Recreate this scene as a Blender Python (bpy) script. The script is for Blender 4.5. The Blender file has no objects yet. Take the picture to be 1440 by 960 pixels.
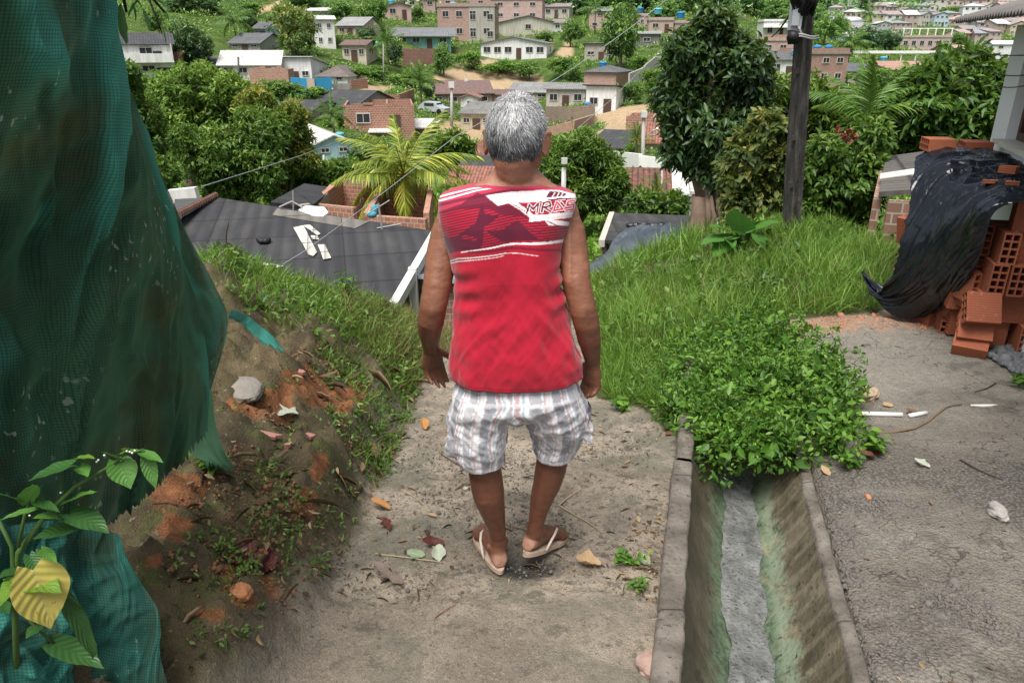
import bpy, math, random
import numpy as np
from mathutils import Vector, Matrix, noise as mnoise
from mathutils.bvhtree import BVHTree

SC = bpy.context.scene
COL = SC.collection
R = math.radians
rng = np.random.default_rng(11)
random.seed(11)
PI = math.pi

# ------------------------------------------------------------------ survey of the place (eye point used to measure it)
F = 1040.0
PITCH = R(22.0)
CP, SP = math.cos(PITCH), math.sin(PITCH)
CZ = 1.6


def at(px, py, Y):
    v = (480 - py) / F
    dy = CP + v * SP
    dz = -SP + v * CP
    return Vector((Y * (px - 720) / F / dy, Y, CZ + Y * dz / dy))


def proj(p):
    z = p[2] - CZ
    num = z * CP + p[1] * SP
    den = p[1] * CP - z * SP
    return 720 + F * p[0] / den, 480 - F * num / den


def dep(p):
    return p[1] * CP - (p[2] - CZ) * SP


def projn(P):
    z = P[:, 2] - CZ
    num = z * CP + P[:, 1] * SP
    den = np.maximum(P[:, 1] * CP - z * SP, 0.05)
    return 720 + F * P[:, 0] / den, 480 - F * num / den


def in_poly(x, y, poly):
    x = np.asarray(x, float); y = np.asarray(y, float)
    ins = np.zeros(x.shape, bool)
    n = len(poly)
    j = n - 1
    for i in range(n):
        xi, yi = poly[i]; xj, yj = poly[j]
        if yi != yj:
            c = ((yi > y) != (yj > y)) & (x < (xj - xi) * (y - yi) / (yj - yi) + xi)
            ins ^= c
        j = i
    return ins


def seg_dist(x, y, a, b):
    ax, ay = a; bx, by = b
    dx, dy = bx - ax, by - ay
    L = dx * dx + dy * dy + 1e-9
    t = np.clip(((x - ax) * dx + (y - ay) * dy) / L, 0, 1)
    return np.hypot(x - ax - t * dx, y - ay - t * dy)


def smooth(a, b, x):
    t = np.clip((np.asarray(x, float) - a) / (b - a), 0, 1)
    return t * t * (3 - 2 * t)


def vnoise(P, scale=1.0, octv=4, seed=0.0, hurst=0.8):
    out = np.empty(len(P))
    f = mnoise.fractal
    o = seed * 17.31
    for i, (a, b, c) in enumerate((np.asarray(P) * scale + o).tolist()):
        out[i] = f((a, b, c), hurst, 2.1, octv)
    return out


# ------------------------------------------------------------------ mesh helpers
class MB:
    """collects polygons with a material slot each"""

    def __init__(self):
        self.v = []; self.f = []; self.m = []

    def add(self, verts, faces, m=0, mtx=None):
        o = len(self.v)
        if mtx is not None:
            verts = [mtx @ Vector(p) for p in verts]
        self.v += [tuple(p) for p in verts]
        self.f += [tuple(i + o for i in f) for f in faces]
        self.m += [m] * len(faces)
        return self

    def box(self, c, s, m=0, rot=None, mtx=None, taper=1.0):
        x, y, z = s[0] / 2, s[1] / 2, s[2] / 2
        t = taper
        V = [(-x, -y, -z), (x, -y, -z), (x, y, -z), (-x, y, -z), (-x * t, -y * t, z), (x * t, -y * t, z), (x * t, y * t, z), (-x * t, y * t, z)]
        M = Matrix.Translation(Vector(c))
        if rot is not None:
            M = M @ (rot if isinstance(rot, Matrix) else Matrix.Rotation(rot, 4, 'Z'))
        if mtx is not None:
            M = mtx @ M
        return self.add(V, [(0, 3, 2, 1), (4, 5, 6, 7), (0, 1, 5, 4), (1, 2, 6, 5), (2, 3, 7, 6), (3, 0, 4, 7)], m, M)

    def tube(self, pts, rad, seg=8, m=0, flat=1.0, cap=True):
        V, Fc = tube(pts, rad, seg, flat, cap)
        return self.add(V, Fc, m)

    def prism(self, poly, a, b, m=0):
        """poly: (x,y) outline, extruded along z from a to b"""
        n = len(poly)
        V = [(x, y, a) for x, y in poly] + [(x, y, b) for x, y in poly]
        Fc = [tuple(range(n - 1, -1, -1)), tuple(range(n, 2 * n))]
        Fc += [(i, (i + 1) % n, n + (i + 1) % n, n + i) for i in range(n)]
        return self.add(V, Fc, m)

    def build(self, name, mats, parent=None, smooth_shade=False, loc=None):
        me = bpy.data.meshes.new(name)
        me.from_pydata(self.v, [], self.f)
        mats = mats if isinstance(mats, (list, tuple)) else [mats]
        for k in mats:
            me.materials.append(k)
        if len(mats) > 1:
            me.polygons.foreach_set('material_index', self.m)
        box_uv(me)
        if smooth_shade:
            me.polygons.foreach_set('use_smooth', [True] * len(me.polygons))
        me.update()
        return link(name, me, parent, loc)


def link(name, me, parent=None, loc=None):
    o = bpy.data.objects.new(name, me)
    COL.objects.link(o)
    if parent is not None:
        o.parent = parent
    if loc is not None:
        o.location = loc
    return o


def box_uv(me):
    n = len(me.loops)
    if not n:
        return
    co = np.empty(len(me.vertices) * 3); me.vertices.foreach_get('co', co); co = co.reshape(-1, 3)
    li = np.empty(n, int); me.loops.foreach_get('vertex_index', li)
    nr = np.empty(len(me.polygons) * 3); me.polygons.foreach_get('normal', nr); nr = nr.reshape(-1, 3)
    lt = np.empty(len(me.polygons), int); me.polygons.foreach_get('loop_total', lt)
    N = np.repeat(nr, lt, axis=0)
    T = np.stack([-N[:, 1], N[:, 0], np.zeros(n)], 1)
    L = np.linalg.norm(T, axis=1)
    flat = L < 0.05
    T[flat] = (1, 0, 0); L[flat] = 1
    T /= L[:, None]
    B = np.cross(N, T)
    P = co[li]
    uv = np.stack([(P * T).sum(1), (P * B).sum(1)], 1)
    lay = me.uv_layers.new(name='UVMap')
    lay.data.foreach_set('uv', uv.astype(np.float32).ravel())


def frame_for(d, up=Vector((0, 0, 1))):
    d = d.normalized()
    if abs(d.dot(up)) > 0.95:
        up = Vector((0, 1, 0))
    x = d.cross(up).normalized()
    return x, x.cross(d).normalized()


def tube(pts, rad, seg=8, flat=1.0, cap=True, up=Vector((0, 0, 1)), r2=None):
    pts = [Vector(p) for p in pts]
    n = len(pts)
    if not hasattr(rad, '__len__'):
        rad = [rad] * n
    r2 = r2 if r2 is not None else [r * flat for r in rad]
    V = []; Fc = []
    px = None
    for i, p in enumerate(pts):
        d = (pts[min(i + 1, n - 1)] - pts[max(i - 1, 0)])
        if px is None:
            x, y = frame_for(d, up)
        else:
            dn = d.normalized()
            x = (px - dn * px.dot(dn)).normalized()
            y = x.cross(dn).normalized()
        px = x
        for k in range(seg):
            a = 2 * PI * k / seg
            V.append(p + x * (math.cos(a) * rad[i]) + y * (math.sin(a) * r2[i]))
    for i in range(n - 1):
        for k in range(seg):
            a, b = i * seg + k, i * seg + (k + 1) % seg
            Fc.append((a, b, b + seg, a + seg))
    if cap:
        Fc.append(tuple(range(seg - 1, -1, -1)))
        Fc.append(tuple(range((n - 1) * seg, n * seg)))
    return [tuple(v) for v in V], Fc


def np_mesh(name, V, Fq, mats, attrs=None, uv=None, smooth_shade=True, matidx=None):
    """V (n,3); Fq list of (m,k) int arrays"""
    if not isinstance(Fq, (list, tuple)):
        Fq = [Fq]
    me = bpy.data.meshes.new(name)
    V = np.ascontiguousarray(V, np.float32)
    me.vertices.add(len(V)); me.vertices.foreach_set('co', V.ravel())
    lv = np.concatenate([f.ravel() for f in Fq]).astype(np.int32)
    tot = np.concatenate([np.full(len(f), f.shape[1]) for f in Fq]).astype(np.int32)
    st = np.concatenate([[0], np.cumsum(tot)[:-1]]).astype(np.int32)
    me.loops.add(len(lv)); me.loops.foreach_set('vertex_index', lv)
    me.polygons.add(len(tot)); me.polygons.foreach_set('loop_start', st); me.polygons.foreach_set('loop_total', tot)
    for k in (mats if isinstance(mats, (list, tuple)) else [mats]):
        me.materials.append(k)
    if matidx is not None:
        me.polygons.foreach_set('material_index', np.asarray(matidx, np.int32))
    if smooth_shade:
        me.polygons.foreach_set('use_smooth', np.ones(len(tot), bool))
    me.update(calc_edges=True)
    for k, a in (attrs or {}).items():
        a = np.asarray(a, np.float32)
        if a.ndim == 1:
            at_ = me.attributes.new(k, 'FLOAT', 'POINT'); at_.data.foreach_set('value', a)
        else:
            if a.shape[1] == 3:
                a = np.concatenate([a, np.ones((len(a), 1), np.float32)], 1)
            at_ = me.attributes.new(k, 'FLOAT_COLOR', 'POINT'); at_.data.foreach_set('color', np.ascontiguousarray(a).ravel())
    if uv is not None:
        lay = me.uv_layers.new(name='UVMap')
        lay.data.foreach_set('uv', np.asarray(uv, np.float32)[lv].ravel())
    me.validate()
    return me


def grid_faces(nr, nc, wrap=False):
    i = np.arange(nr - 1)[:, None]
    j = np.arange(nc if wrap else nc - 1)[None, :]
    a = i * nc + j
    b = i * nc + (j + 1) % nc
    return np.stack([a, b, b + nc, a + nc], -1).reshape(-1, 4)


def basis(D, N):
    """rows of orthonormal frames: y along D, z near N"""
    D = D / np.maximum(np.linalg.norm(D, axis=1, keepdims=True), 1e-9)
    X = np.cross(D, N)
    l = np.linalg.norm(X, axis=1, keepdims=True)
    X = np.where(l < 1e-3, np.cross(D, np.array([[0.3, 0.9, 0.1]])), X)
    X /= np.maximum(np.linalg.norm(X, axis=1, keepdims=True), 1e-9)
    Z = np.cross(X, D)
    return np.stack([X, D, Z], 2)  # (n,3,3) columns


def scatter(tv, tf, pos, rot, scale):
    """tv (k,3) template, returns V,F of n copies"""
    n = len(pos); k = len(tv)
    scale = np.asarray(scale, float)
    if scale.ndim == 1:
        scale = np.repeat(scale[:, None], 3, 1)
    T = tv[None] * scale[:, None, :]
    V = np.einsum('nij,nkj->nki', rot, T) + pos[:, None, :]
    Fo = (tf[None] + (np.arange(n) * k)[:, None, None]).reshape(-1, tf.shape[1])
    return V.reshape(-1, 3), Fo


# leaf outlines, unit length along +y
LEAF4 = (np.array([[0, 0, 0], [-.5, .45, .10], [0, 1, -.08], [.5, .45, .10]], float), np.array([[0, 1, 2], [0, 2, 3]]))
LEAF8 = (np.array([[0, 0, 0], [-.34, .22, .05], [-.5, .5, .07], [-.27, .8, .0], [0, 1, -.12], [.27, .8, .0], [.5, .5, .07], [.34, .22, .05], [0, .5, -.03]], float),
         np.array([[0, 1, 8], [1, 2, 8], [2, 3, 8], [3, 4, 8], [4, 5, 8], [5, 6, 8], [6, 7, 8], [7, 0, 8]])[:, ::-1])
BLADE = (np.array([[-.5, 0, 0], [.5, 0, 0], [-.42, .4, .04], [.42, .4, .04], [-.28, .72, .16], [.28, .72, .16], [0, 1, .36]], float),
         [np.array([[0, 1, 3, 2], [2, 3, 5, 4]]), np.array([[4, 5, 6]])])


def rand_unit(n, g=rng):
    v = g.normal(size=(n, 3))
    return v / np.linalg.norm(v, axis=1, keepdims=True)


# ------------------------------------------------------------------ names, labels
def tag(o, label=None, cat=None, group=None, kind=None):
    if label: o['label'] = label
    if cat: o['category'] = cat
    if group: o['group'] = group
    if kind: o['kind'] = kind
    return o


def thing(name, label, cat, loc=(0, 0, 0), rz=0.0, group=None):
    o = bpy.data.objects.new(name, None)
    o.empty_display_size = 0.1
    COL.objects.link(o)
    o.location = loc; o.rotation_euler = (0, 0, rz)
    return tag(o, label, cat, group)


def copy_tree(o, parent=None):
    c = o.copy(); COL.objects.link(c)
    if parent is not None: c.parent = parent
    for ch in list(o.children):
        copy_tree(ch, c)
    return c


# ------------------------------------------------------------------ material helper
class NT:
    def __init__(self, name, rough=0.8, spec=0.3):
        self.m = bpy.data.materials.new(name); self.m.use_nodes = True
        self.t = self.m.node_tree; self.n = self.t.nodes; self.l = self.t.links
        self.b = self.n['Principled BSDF']
        self.out = self.n['Material Output']
        self.b.inputs['Roughness'].default_value = rough
        self.b.inputs['Specular IOR Level'].default_value = spec

    def node(self, typ, ins=None, **kw):
        x = self.n.new(typ)
        for k, v in kw.items(): setattr(x, k, v)
        for k, v in (ins or {}).items(): self.set(x.inputs[k], v)
        return x

    def set(self, sock, v):
        if isinstance(v, bpy.types.NodeSocket): self.l.new(v, sock)
        else: sock.default_value = c4(v) if hasattr(v, '__len__') and sock.type == 'RGBA' else v

    def coord(self, which='Object', scale=None):
        c = self.node('ShaderNodeTexCoord').outputs[which]
        if scale is not None:
            c = self.node('ShaderNodeMapping', {'Vector': c, 'Scale': scale}).outputs[0]
        return c

    def pos(self, scale=None):
        c = self.node('ShaderNodeNewGeometry').outputs['Position']
        if scale is not None:
            c = self.node('ShaderNodeMapping', {'Vector': c, 'Scale': scale}).outputs[0]
        return c

    def noise(self, vec, scale=5, detail=4, rough=.55, dist=0.):
        return self.node('ShaderNodeTexNoise', {'Vector': vec, 'Scale': scale, 'Detail': detail, 'Roughness': rough, 'Distortion': dist}).outputs['Fac']

    def voro(self, vec, scale=5, feature='F1', out='Distance'):
        return self.node('ShaderNodeTexVoronoi', {'Vector': vec, 'Scale': scale}, feature=feature).outputs[out]

    def ramp(self, fac, stops, interp='LINEAR'):
        r = self.node('ShaderNodeValToRGB', {'Fac': fac}); r.color_ramp.interpolation = interp
        e = r.color_ramp.elements
        while len(e) < len(stops): e.new(0.5)
        for k, (p, c) in zip(e, stops):
            k.position = p; k.color = c4(c)
        return r.outputs[0]

    def mix(self, fac, a, b, blend='MIX'):
        x = self.node('ShaderNodeMix', data_type='RGBA', blend_type=blend)
        self.set(x.inputs[0], fac); self.set(x.inputs[6], a); self.set(x.inputs[7], b)
        return x.outputs[2]

    def math(self, op, a, b=0.0, clamp=False):
        x = self.node('ShaderNodeMath', operation=op, use_clamp=clamp)
        self.set(x.inputs[0], a); self.set(x.inputs[1], b)
        return x.outputs[0]

    def step(self, x, a, b):
        r = self.node('ShaderNodeMapRange', {'Value': x, 'From Min': a, 'From Max': b}, interpolation_type='SMOOTHSTEP')
        return r.outputs[0]

    def attr(self, name, out='Fac'):
        return self.node('ShaderNodeAttribute', attribute_name=name).outputs[out]

    def sep(self, v):
        return self.node('ShaderNodeSeparateXYZ', {'Vector': v}).outputs

    def bump(self, h, strength=.4, dist=.02):
        x = self.node('ShaderNodeBump', {'Height': h, 'Strength': strength, 'Distance': dist})
        self.l.new(x.outputs[0], self.b.inputs['Normal'])

    def base(self, c): self.set(self.b.inputs['Base Color'], c)

    def done(self, **kw):
        for k, v in kw.items(): self.set(self.b.inputs[k.replace('_', ' ')], v)
        return self.m


def c4(c):
    if hasattr(c, '__len__'):
        return (c[0], c[1], c[2], 1.0) if len(c) == 3 else tuple(c)
    return (c, c, c, 1.0)


def srgb(r, g, b):
    f = lambda u: (u / 255 / 12.92) if u <= 10 else ((u / 255 + .055) / 1.055) ** 2.4
    return (f(r), f(g), f(b))


MC = {}


def cached(fn):
    def w(*a):
        k = (fn.__name__,) + a
        if k not in MC: MC[k] = fn(*a)
        return MC[k]
    return w


@cached
def m_plain(name, col, rough=.7, var=.15, scale=8.0):
    t = NT(name, rough)
    n = t.noise(t.coord('Object'), scale, 5)
    t.base(t.mix(n, tuple(c * (1 - var) for c in col), tuple(min(1, c * (1 + var)) for c in col)))
    return t.done()


@cached
def m_plaster(col, dirt=.5):
    t = NT('painted_plaster', .85)
    p = t.coord('Object')
    n = t.noise(p, .9, 5, .6)
    st = t.noise(t.coord('Object', (2.5, 2.5, .35)), 1.2, 4, .6)
    f = t.math('MULTIPLY', t.step(st, .40, .70), dirt)
    zb = t.sep(p)[2]
    f = t.math('MAXIMUM', f, t.math('MULTIPLY', t.step(t.math('ADD', zb, t.math('MULTIPLY', n, 1.2)), 1.2, .2), dirt * .9))
    c = t.mix(t.math('MULTIPLY', n, .35), col, tuple(k * .78 for k in col))
    c = t.mix(f, c, tuple(k * .5 for k in (col[0], col[1] * .97, col[2] * .9)))
    t.base(c)
    return t.done()


@cached
def m_brick(col=(.40, .19, .12), scale=1.0, dirt=.3):
    t = NT('clay_block_wall', .9)
    uv = t.coord('UV')
    b = t.node('ShaderNodeTexBrick', {'Vector': uv, 'Color1': col, 'Color2': tuple(c * .72 for c in col), 'Mortar': (.42, .36, .31),
                                      'Scale': scale, 'Mortar Size': .016, 'Brick Width': .30, 'Row Height': .20, 'Bias': -.1})
    n = t.noise(t.coord('Object'), .7, 5, .65)
    c = t.mix(t.math('MULTIPLY', t.step(n, .45, .8), dirt), b.outputs[0], (.20, .15, .12))
    n2 = t.noise(t.coord('Object'), 2.3, 4, .6)
    c = t.mix(t.math('MULTIPLY', t.step(n2, .55, .75), .4), c, (.50, .40, .33))
    t.base(c)
    return t.done()


@cached
def m_tile(col=(.20, .085, .06), dark=(.075, .05, .045)):
    t = NT('clay_roof_tile', .85)
    uv = t.coord('UV')
    s = t.sep(uv)
    wv = t.math('ABSOLUTE', t.math('SINE', t.math('MULTIPLY', s[0], 15.0)))
    row = t.math('FRACT', t.math('MULTIPLY', s[1], 2.6))
    n = t.noise(uv, 2.3, 5, .75)
    c = t.mix(t.step(n, .38, .64), col, dark)
    n2 = t.noise(uv, 8, 3, .6)
    c = t.mix(t.math('MULTIPLY', t.step(n2, .56, .7), .6), c, (.42, .24, .18))
    c = t.mix(t.math('MULTIPLY', t.step(wv, .45, .05), .75), c, (.03, .02, .02))
    c = t.mix(t.math('MULTIPLY', t.step(row, .8, 1.0), .5), c, (.04, .025, .02))
    t.base(c)
    t.bump(wv, .8, .05)
    return t.done()


@cached
def m_sheet(col=(.05, .052, .056), stain=(.11, .10, .085), wave=22.0):
    t = NT('corrugated_sheet', .8)
    uv = t.coord('UV')
    s = t.sep(uv)
    wv = t.math('SINE', t.math('MULTIPLY', s[0], wave))
    n = t.noise(t.coord('UV', (1, .35, 1)), 1.3, 5, .65)
    c = t.mix(t.step(n, .45, .72), col, stain)
    sv = t.math('MULTIPLY', s[1], .85)
    row = t.math('FRACT', sv)
    rnd = t.node('ShaderNodeTexWhiteNoise', {'Vector': t.node('ShaderNodeCombineXYZ', {0: t.math('FLOOR', t.math('MULTIPLY', s[0], .45)), 1: t.math('FLOOR', sv)}).outputs[0]}, noise_dimensions='2D').outputs[0]
    c = t.mix(t.math('MULTIPLY', rnd, .35), c, tuple(min(1, k * 1.7) for k in col))
    c = t.mix(t.math('MULTIPLY', t.step(row, .94, .985), .8), c, (.012, .012, .013))
    cl_ = t.math('FRACT', t.math('MULTIPLY', s[0], .45))
    c = t.mix(t.math('MULTIPLY', t.step(cl_, .982, .995), .7), c, (.012, .012, .013))
    fine = t.noise(uv, 22, 3, .6)
    c = t.mix(t.math('MULTIPLY', fine, .35), c, tuple(k * .55 for k in col))
    c = t.mix(t.math('MULTIPLY', t.step(wv, -.2, -.95), .3), c, tuple(k * .35 for k in col))
    t.base(c)
    t.bump(wv, .5, .03)
    return t.done()


@cached
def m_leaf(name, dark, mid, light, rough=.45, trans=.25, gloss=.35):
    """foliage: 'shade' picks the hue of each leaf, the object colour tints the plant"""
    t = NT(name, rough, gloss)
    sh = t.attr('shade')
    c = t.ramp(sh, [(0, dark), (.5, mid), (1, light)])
    oc = t.node('ShaderNodeObjectInfo').outputs['Color']
    c = t.mix(1.0, c, oc, 'MULTIPLY')
    t.base(c)
    tr = t.node('ShaderNodeBsdfTranslucent', {'Color': t.mix(.5, c, (.35, .5, .08))})
    ms = t.node('ShaderNodeMixShader', {0: trans, 1: t.b.outputs[0], 2: tr.outputs[0]})
    t.l.new(ms.outputs[0], t.out.inputs['Surface'])
    return t.m
# ------------------------------------------------------------------ shape of the land
NX = np.array([-9, -6, -3, -1.7, -1.1, -.8, -.62, .4, .9, 1.6, 3, 5, 9, 12.])
NY = np.array([-2, 1.5, 2.3, 3.2, 4.2, 5.2, 6.5, 8, 10, 13, 17.])
NZ = np.array([
    [1.2, 1.2, 1.0, .60, .35, .2, .08, .08, .08, .06, .06, .05, .0, 0],
    [1.2, 1.2, 1.0, .55, .30, .12, -.12, -.12, -.10, -.08, -.06, -.05, -.05, -.05],
    [1.2, 1.2, .95, .50, .28, .10, -.20, -.21, -.2, -.13, -.10, -.1, -.1, -.1],
    [1.0, 1.0, .9, .52, .25, -.02, -.3, -.3, -.28, -.18, -.14, -.12, -.1, -.1],
    [.6, .6, .6, .40, .08, -.2, -.45, -.45, -.4, -.25, -.2, -.16, -.15, -.15],
    [0, 0, .2, .0, -.2, -.42, -.6, -.62, -.5, -.35, -.25, -.25, -.2, -.2],
    [-1.5, -1.5, -1.3, -1.05, -.85, -.8, -.9, -.95, -.75, -.5, -.35, -.4, -.4, -.4],
    [-4, -4, -4, -3.7, -3.0, -2.3, -1.9, -1.5, -1.05, -.7, -.38, -.7, -.8, -.8],
    [-4.2, -4.2, -4.2, -4.2, -4, -3.6, -3.3, -2.4, -1.8, -1.3, -.8, -1.3, -1.5, -1.5],
    [-4.4, -4.4, -4.4, -4.4, -4.3, -4.2, -4.1, -3.5, -3, -2.6, -1.7, -2.3, -2.5, -2.5],
    [-4.7, -4.7, -4.7, -4.7, -4.6, -4.5, -4.4, -4.0, -3.6, -3.4, -3.0, -3.3, -3.4, -3.4]])

FU = (np.array([-250, 200, 450, 720, 900, 1080, 1300, 1600]) - 720) / F
FP = [
    [(14, -4.4), (30, -5), (55, -4), (85, -1.5), (120, 6), (160, 14), (220, 28), (400, 60), (900, 95)],
    [(14, -4.4), (30, -6), (55, -5.5), (85, -2.2), (120, 3.6), (160, 9), (220, 20), (400, 50), (900, 90)],
    [(14, -4.4), (35, -5.8), (60, -6.9), (90, -3.8), (115, 0), (150, 6), (220, 18), (400, 45), (900, 85)],
    [(14, -4.2), (40, -6), (80, -8), (110, -8), (125, -5), (140, -1), (160, 1), (190, 4.5), (230, 11), (300, 22), (900, 75)],
    [(14, -3.0), (25, -4.2), (40, -5), (60, -6), (80, -5.7), (95, -4.6), (120, -1.5), (150, 1.6), (200, 5), (250, 12), (400, 35), (900, 75)],
    [(14, -2.0), (25, -4), (60, -6), (90, -4), (110, -2.2), (150, -1.5), (250, 4), (400, 20), (600, 45), (900, 75)],
    [(14, -2.4), (25, -4.5), (60, -7.5), (130, -5.2), (190, -5), (260, 0), (330, 7), (400, 14), (600, 40), (900, 75)],
    [(14, -2.4), (25, -4.5), (60, -7.5), (130, -5.0), (190, -4), (260, 2), (330, 9), (400, 17), (600, 44), (900, 78)]]
_lg = np.log(np.array([12, 14, 17, 20, 25, 30, 35, 40, 48, 55, 60, 70, 80, 85, 90, 95, 102, 110, 118, 125, 132, 140, 150, 160, 175, 190, 205, 220, 230, 245, 260, 300, 330, 365, 400, 500, 600, 900.]))
_FT = np.array([np.interp(_lg, np.log([a for a, b in p]), [b for a, b in p]) for p in FP])


def H_far(x, y):
    x = np.asarray(x, float); y = np.maximum(np.asarray(y, float), 12.0)
    u = np.clip(x / y, FU[0], FU[-1])
    l = np.log(y)
    i = np.clip(np.searchsorted(FU, u) - 1, 0, len(FU) - 2)
    t = smooth(0, 1, (u - FU[i]) / (FU[i + 1] - FU[i]))
    j = np.clip(np.searchsorted(_lg, l) - 1, 0, len(_lg) - 2)
    s = (l - _lg[j]) / (_lg[j + 1] - _lg[j]); s = np.clip(s, 0, 1)
    a = _FT[i, j] * (1 - s) + _FT[i, j + 1] * s
    b = _FT[i + 1, j] * (1 - s) + _FT[i + 1, j + 1] * s
    z = a * (1 - t) + b * t
    k = np.clip((y - 25) / 60, 0, 1)
    z = z + k * (.35 * np.sin(x * .21 + 1.3) * np.cos(y * .17) + .2 * np.sin(x * .5 + y * .31))
    return z


def _cub(t):
    return t * t * (3 - 2 * t)


def H_near(x, y):
    x = np.clip(np.asarray(x, float), NX[0], NX[-1]); y = np.clip(np.asarray(y, float), NY[0], NY[-1])
    i = np.clip(np.searchsorted(NX, x) - 1, 0, len(NX) - 2)
    j = np.clip(np.searchsorted(NY, y) - 1, 0, len(NY) - 2)
    t = (x - NX[i]) / (NX[i + 1] - NX[i]); s = (y - NY[j]) / (NY[j + 1] - NY[j])
    t = .35 * t + .65 * _cub(t); s = .7 * s + .3 * _cub(s)
    return (NZ[j, i] * (1 - t) + NZ[j, i + 1] * t) * (1 - s) + (NZ[j + 1, i] * (1 - t) + NZ[j + 1, i + 1] * t) * s


def H(x, y):
    x = np.asarray(x, float); y = np.asarray(y, float)
    r = smooth(12, 17, y + np.clip((np.abs(x) - 6) * 2.0, 0, 6))
    return H_near(x, y) * (1 - r) + H_far(x, y) * r


def hz(x, y):
    return float(H(np.array([x]), np.array([y]))[0])


def hit(px, py, y0=1.0, y1=850.0):
    """where the line of sight through a survey pixel meets the land"""
    Y = np.exp(np.linspace(math.log(y0), math.log(y1), 1600))
    v = (480 - py) / F
    dy = CP + v * SP; dz = -SP + v * CP
    X = Y * (px - 720) / F / dy
    Z = CZ + Y * dz / dy
    d = Z - H(X, Y)
    k = np.nonzero(d <= 0)[0]
    if len(k) == 0:
        return Vector((X[-1], Y[-1], Z[-1]))
    i = max(k[0], 1)
    t = d[i - 1] / (d[i - 1] - d[i] + 1e-9)
    yy = Y[i - 1] + (Y[i] - Y[i - 1]) * t
    return Vector((yy * (px - 720) / F / dy, yy, CZ + yy * dz / dy))


# drainage ditch axis on the plan
DA = Vector((.735, 1.62)); DD = Vector((.257, 1.0)).normalized(); DN = Vector((DD.y, -DD.x))
HW = .245


def ditch_st(x, y):
    rx, ry = np.asarray(x) - DA.x, np.asarray(y) - DA.y
    return rx * DN.x + ry * DN.y, rx * DD.x + ry * DD.y   # lateral (right +), along


def ditch_pt(s, t):
    return DA.x + DN.x * s + DD.x * t, DA.y + DN.y * s + DD.y * t


def ditch_rim(t):
    x, y = ditch_pt(0, t)
    return float(H_near(np.array([x]), np.array([y]))[0]) + .025


# ------------------------------------------------------------------ near ground sheet
def axis(parts):
    out = [parts[0][0]]
    for a, b, st in parts:
        n = max(1, int(round((b - a) / st)))
        out += list(a + (b - a) * (np.arange(n) + 1) / n)
    return np.array(out)


gx = axis([(-9, -3, .25), (-3, -1.8, .06), (-1.8, 2.6, .022), (2.6, 5, .06), (5, 12, .3)])
gy = axis([(-2, 1.0, .25), (1.0, 4.4, .022), (4.4, 7.5, .05), (7.5, 17, .2)])
GX, GY = np.meshgrid(gx, gy)
P = np.stack([GX.ravel(), GY.ravel(), np.zeros(GX.size)], 1)
z = H(P[:, 0], P[:, 1])
X_, Y_ = P[:, 0], P[:, 1]
edge = -.66 + .05 * np.sin(Y_ * 3.1) + .03 * np.sin(Y_ * 7.7 + 1)
bank = smooth(.02, -.10, X_ - edge) * smooth(8.5, 6.5, Y_)
n1 = vnoise(P, 1.9, 5, 1); n2 = vnoise(P, 6.5, 4, 2); n3 = vnoise(P, 22, 3, 3)
n4 = vnoise(P, 9, 3, 4)
z = z + bank * (.085 * n1 + .045 * n2 + .018 * n3 + .035 * (np.abs(n4) * 2 - .4))
path = smooth(-.08, .04, X_ - edge) * smooth(.95, .75, X_ - .0 * Y_)
z = z + (1 - bank) * (.010 * n1 + .005 * n2 + .0025 * n3)
# hollow where the right foot steps, worn step across the path
dpl = np.hypot((X_ - .07) / .16, (Y_ - 2.24) / .09)
z -= .022 * smooth(1.3, .2, dpl)
stepy = 2.02 + .03 * np.sin(X_ * 7) + .05 * n1 + .04 * n2
z += .028 * smooth(.05, -.04, Y_ - stepy) * path * smooth(1.0, 1.6, Y_)
sl, tl = ditch_st(X_, Y_)
cut = smooth(HW + .055, HW + .03, np.abs(sl)) * smooth(3.3, 3.0, tl)
z -= .6 * cut
P[:, 2] = z
gp, gq = projn(P)

# zones: path / road / bank / turf
sr = sl - HW - .05
roadw = smooth(-.03, .03, sr) * smooth(5.4, 4.9, Y_ + .15 * n1)
grassy_poly = [(840, 560), (905, 575), (940, 610), (1000, 640), (1160, 640), (1200, 600), (1195, 580), (1160, 545), (1120, 500), (1075, 452), (1240, 440), (1270, 370), (1240, 330),
               (1200, 250), (900, 250), (780, 330), (820, 480)]
turf = in_poly(gp, gq, grassy_poly).astype(float)
turf = np.maximum(turf, smooth(7.0, 7.8, Y_ + .3 * n1))
banktop = bank * smooth(4.0, 5.0, Y_ + .4 * n1)
clay_spots = [(440, 560, 34, 22), (450, 655, 26, 40), (490, 560, 40, 30), (240, 690, 45, 30), (250, 740, 30, 25), (345, 840, 45, 28), (300, 860, 30, 15), (395, 580, 40, 18), (370, 565, 60, 25), (215, 790, 20, 14),
              (520, 830, 26, 12), (320, 800, 20, 10), (430, 700, 24, 26), (420, 540, 60, 30)]
clay = np.zeros(len(P))
for cx, cy, rx, ry in clay_spots:
    clay = np.maximum(clay, smooth(1.25, .55, np.hypot((gp - cx) / rx, (gq - cy) / ry) + .55 * n1 + .4 * n2))
clay *= smooth(.15, .5, bank)
wet_shadow = smooth(1.25, .35, dpl + .2 * n2)  # wet patch that also carries the lifted foot's shadow, painted dark
zone = np.stack([bank, roadw, np.maximum(turf * (1 - .0 * bank), banktop * .6), clay], 1)
gfaces = grid_faces(len(gy), len(gx))
fc = P[gfaces].mean(1)
f_bank = bank[gfaces].mean(1); f_road = roadw[gfaces].mean(1); f_turf = turf[gfaces].mean(1); f_s = sl[gfaces].mean(1)


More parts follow.
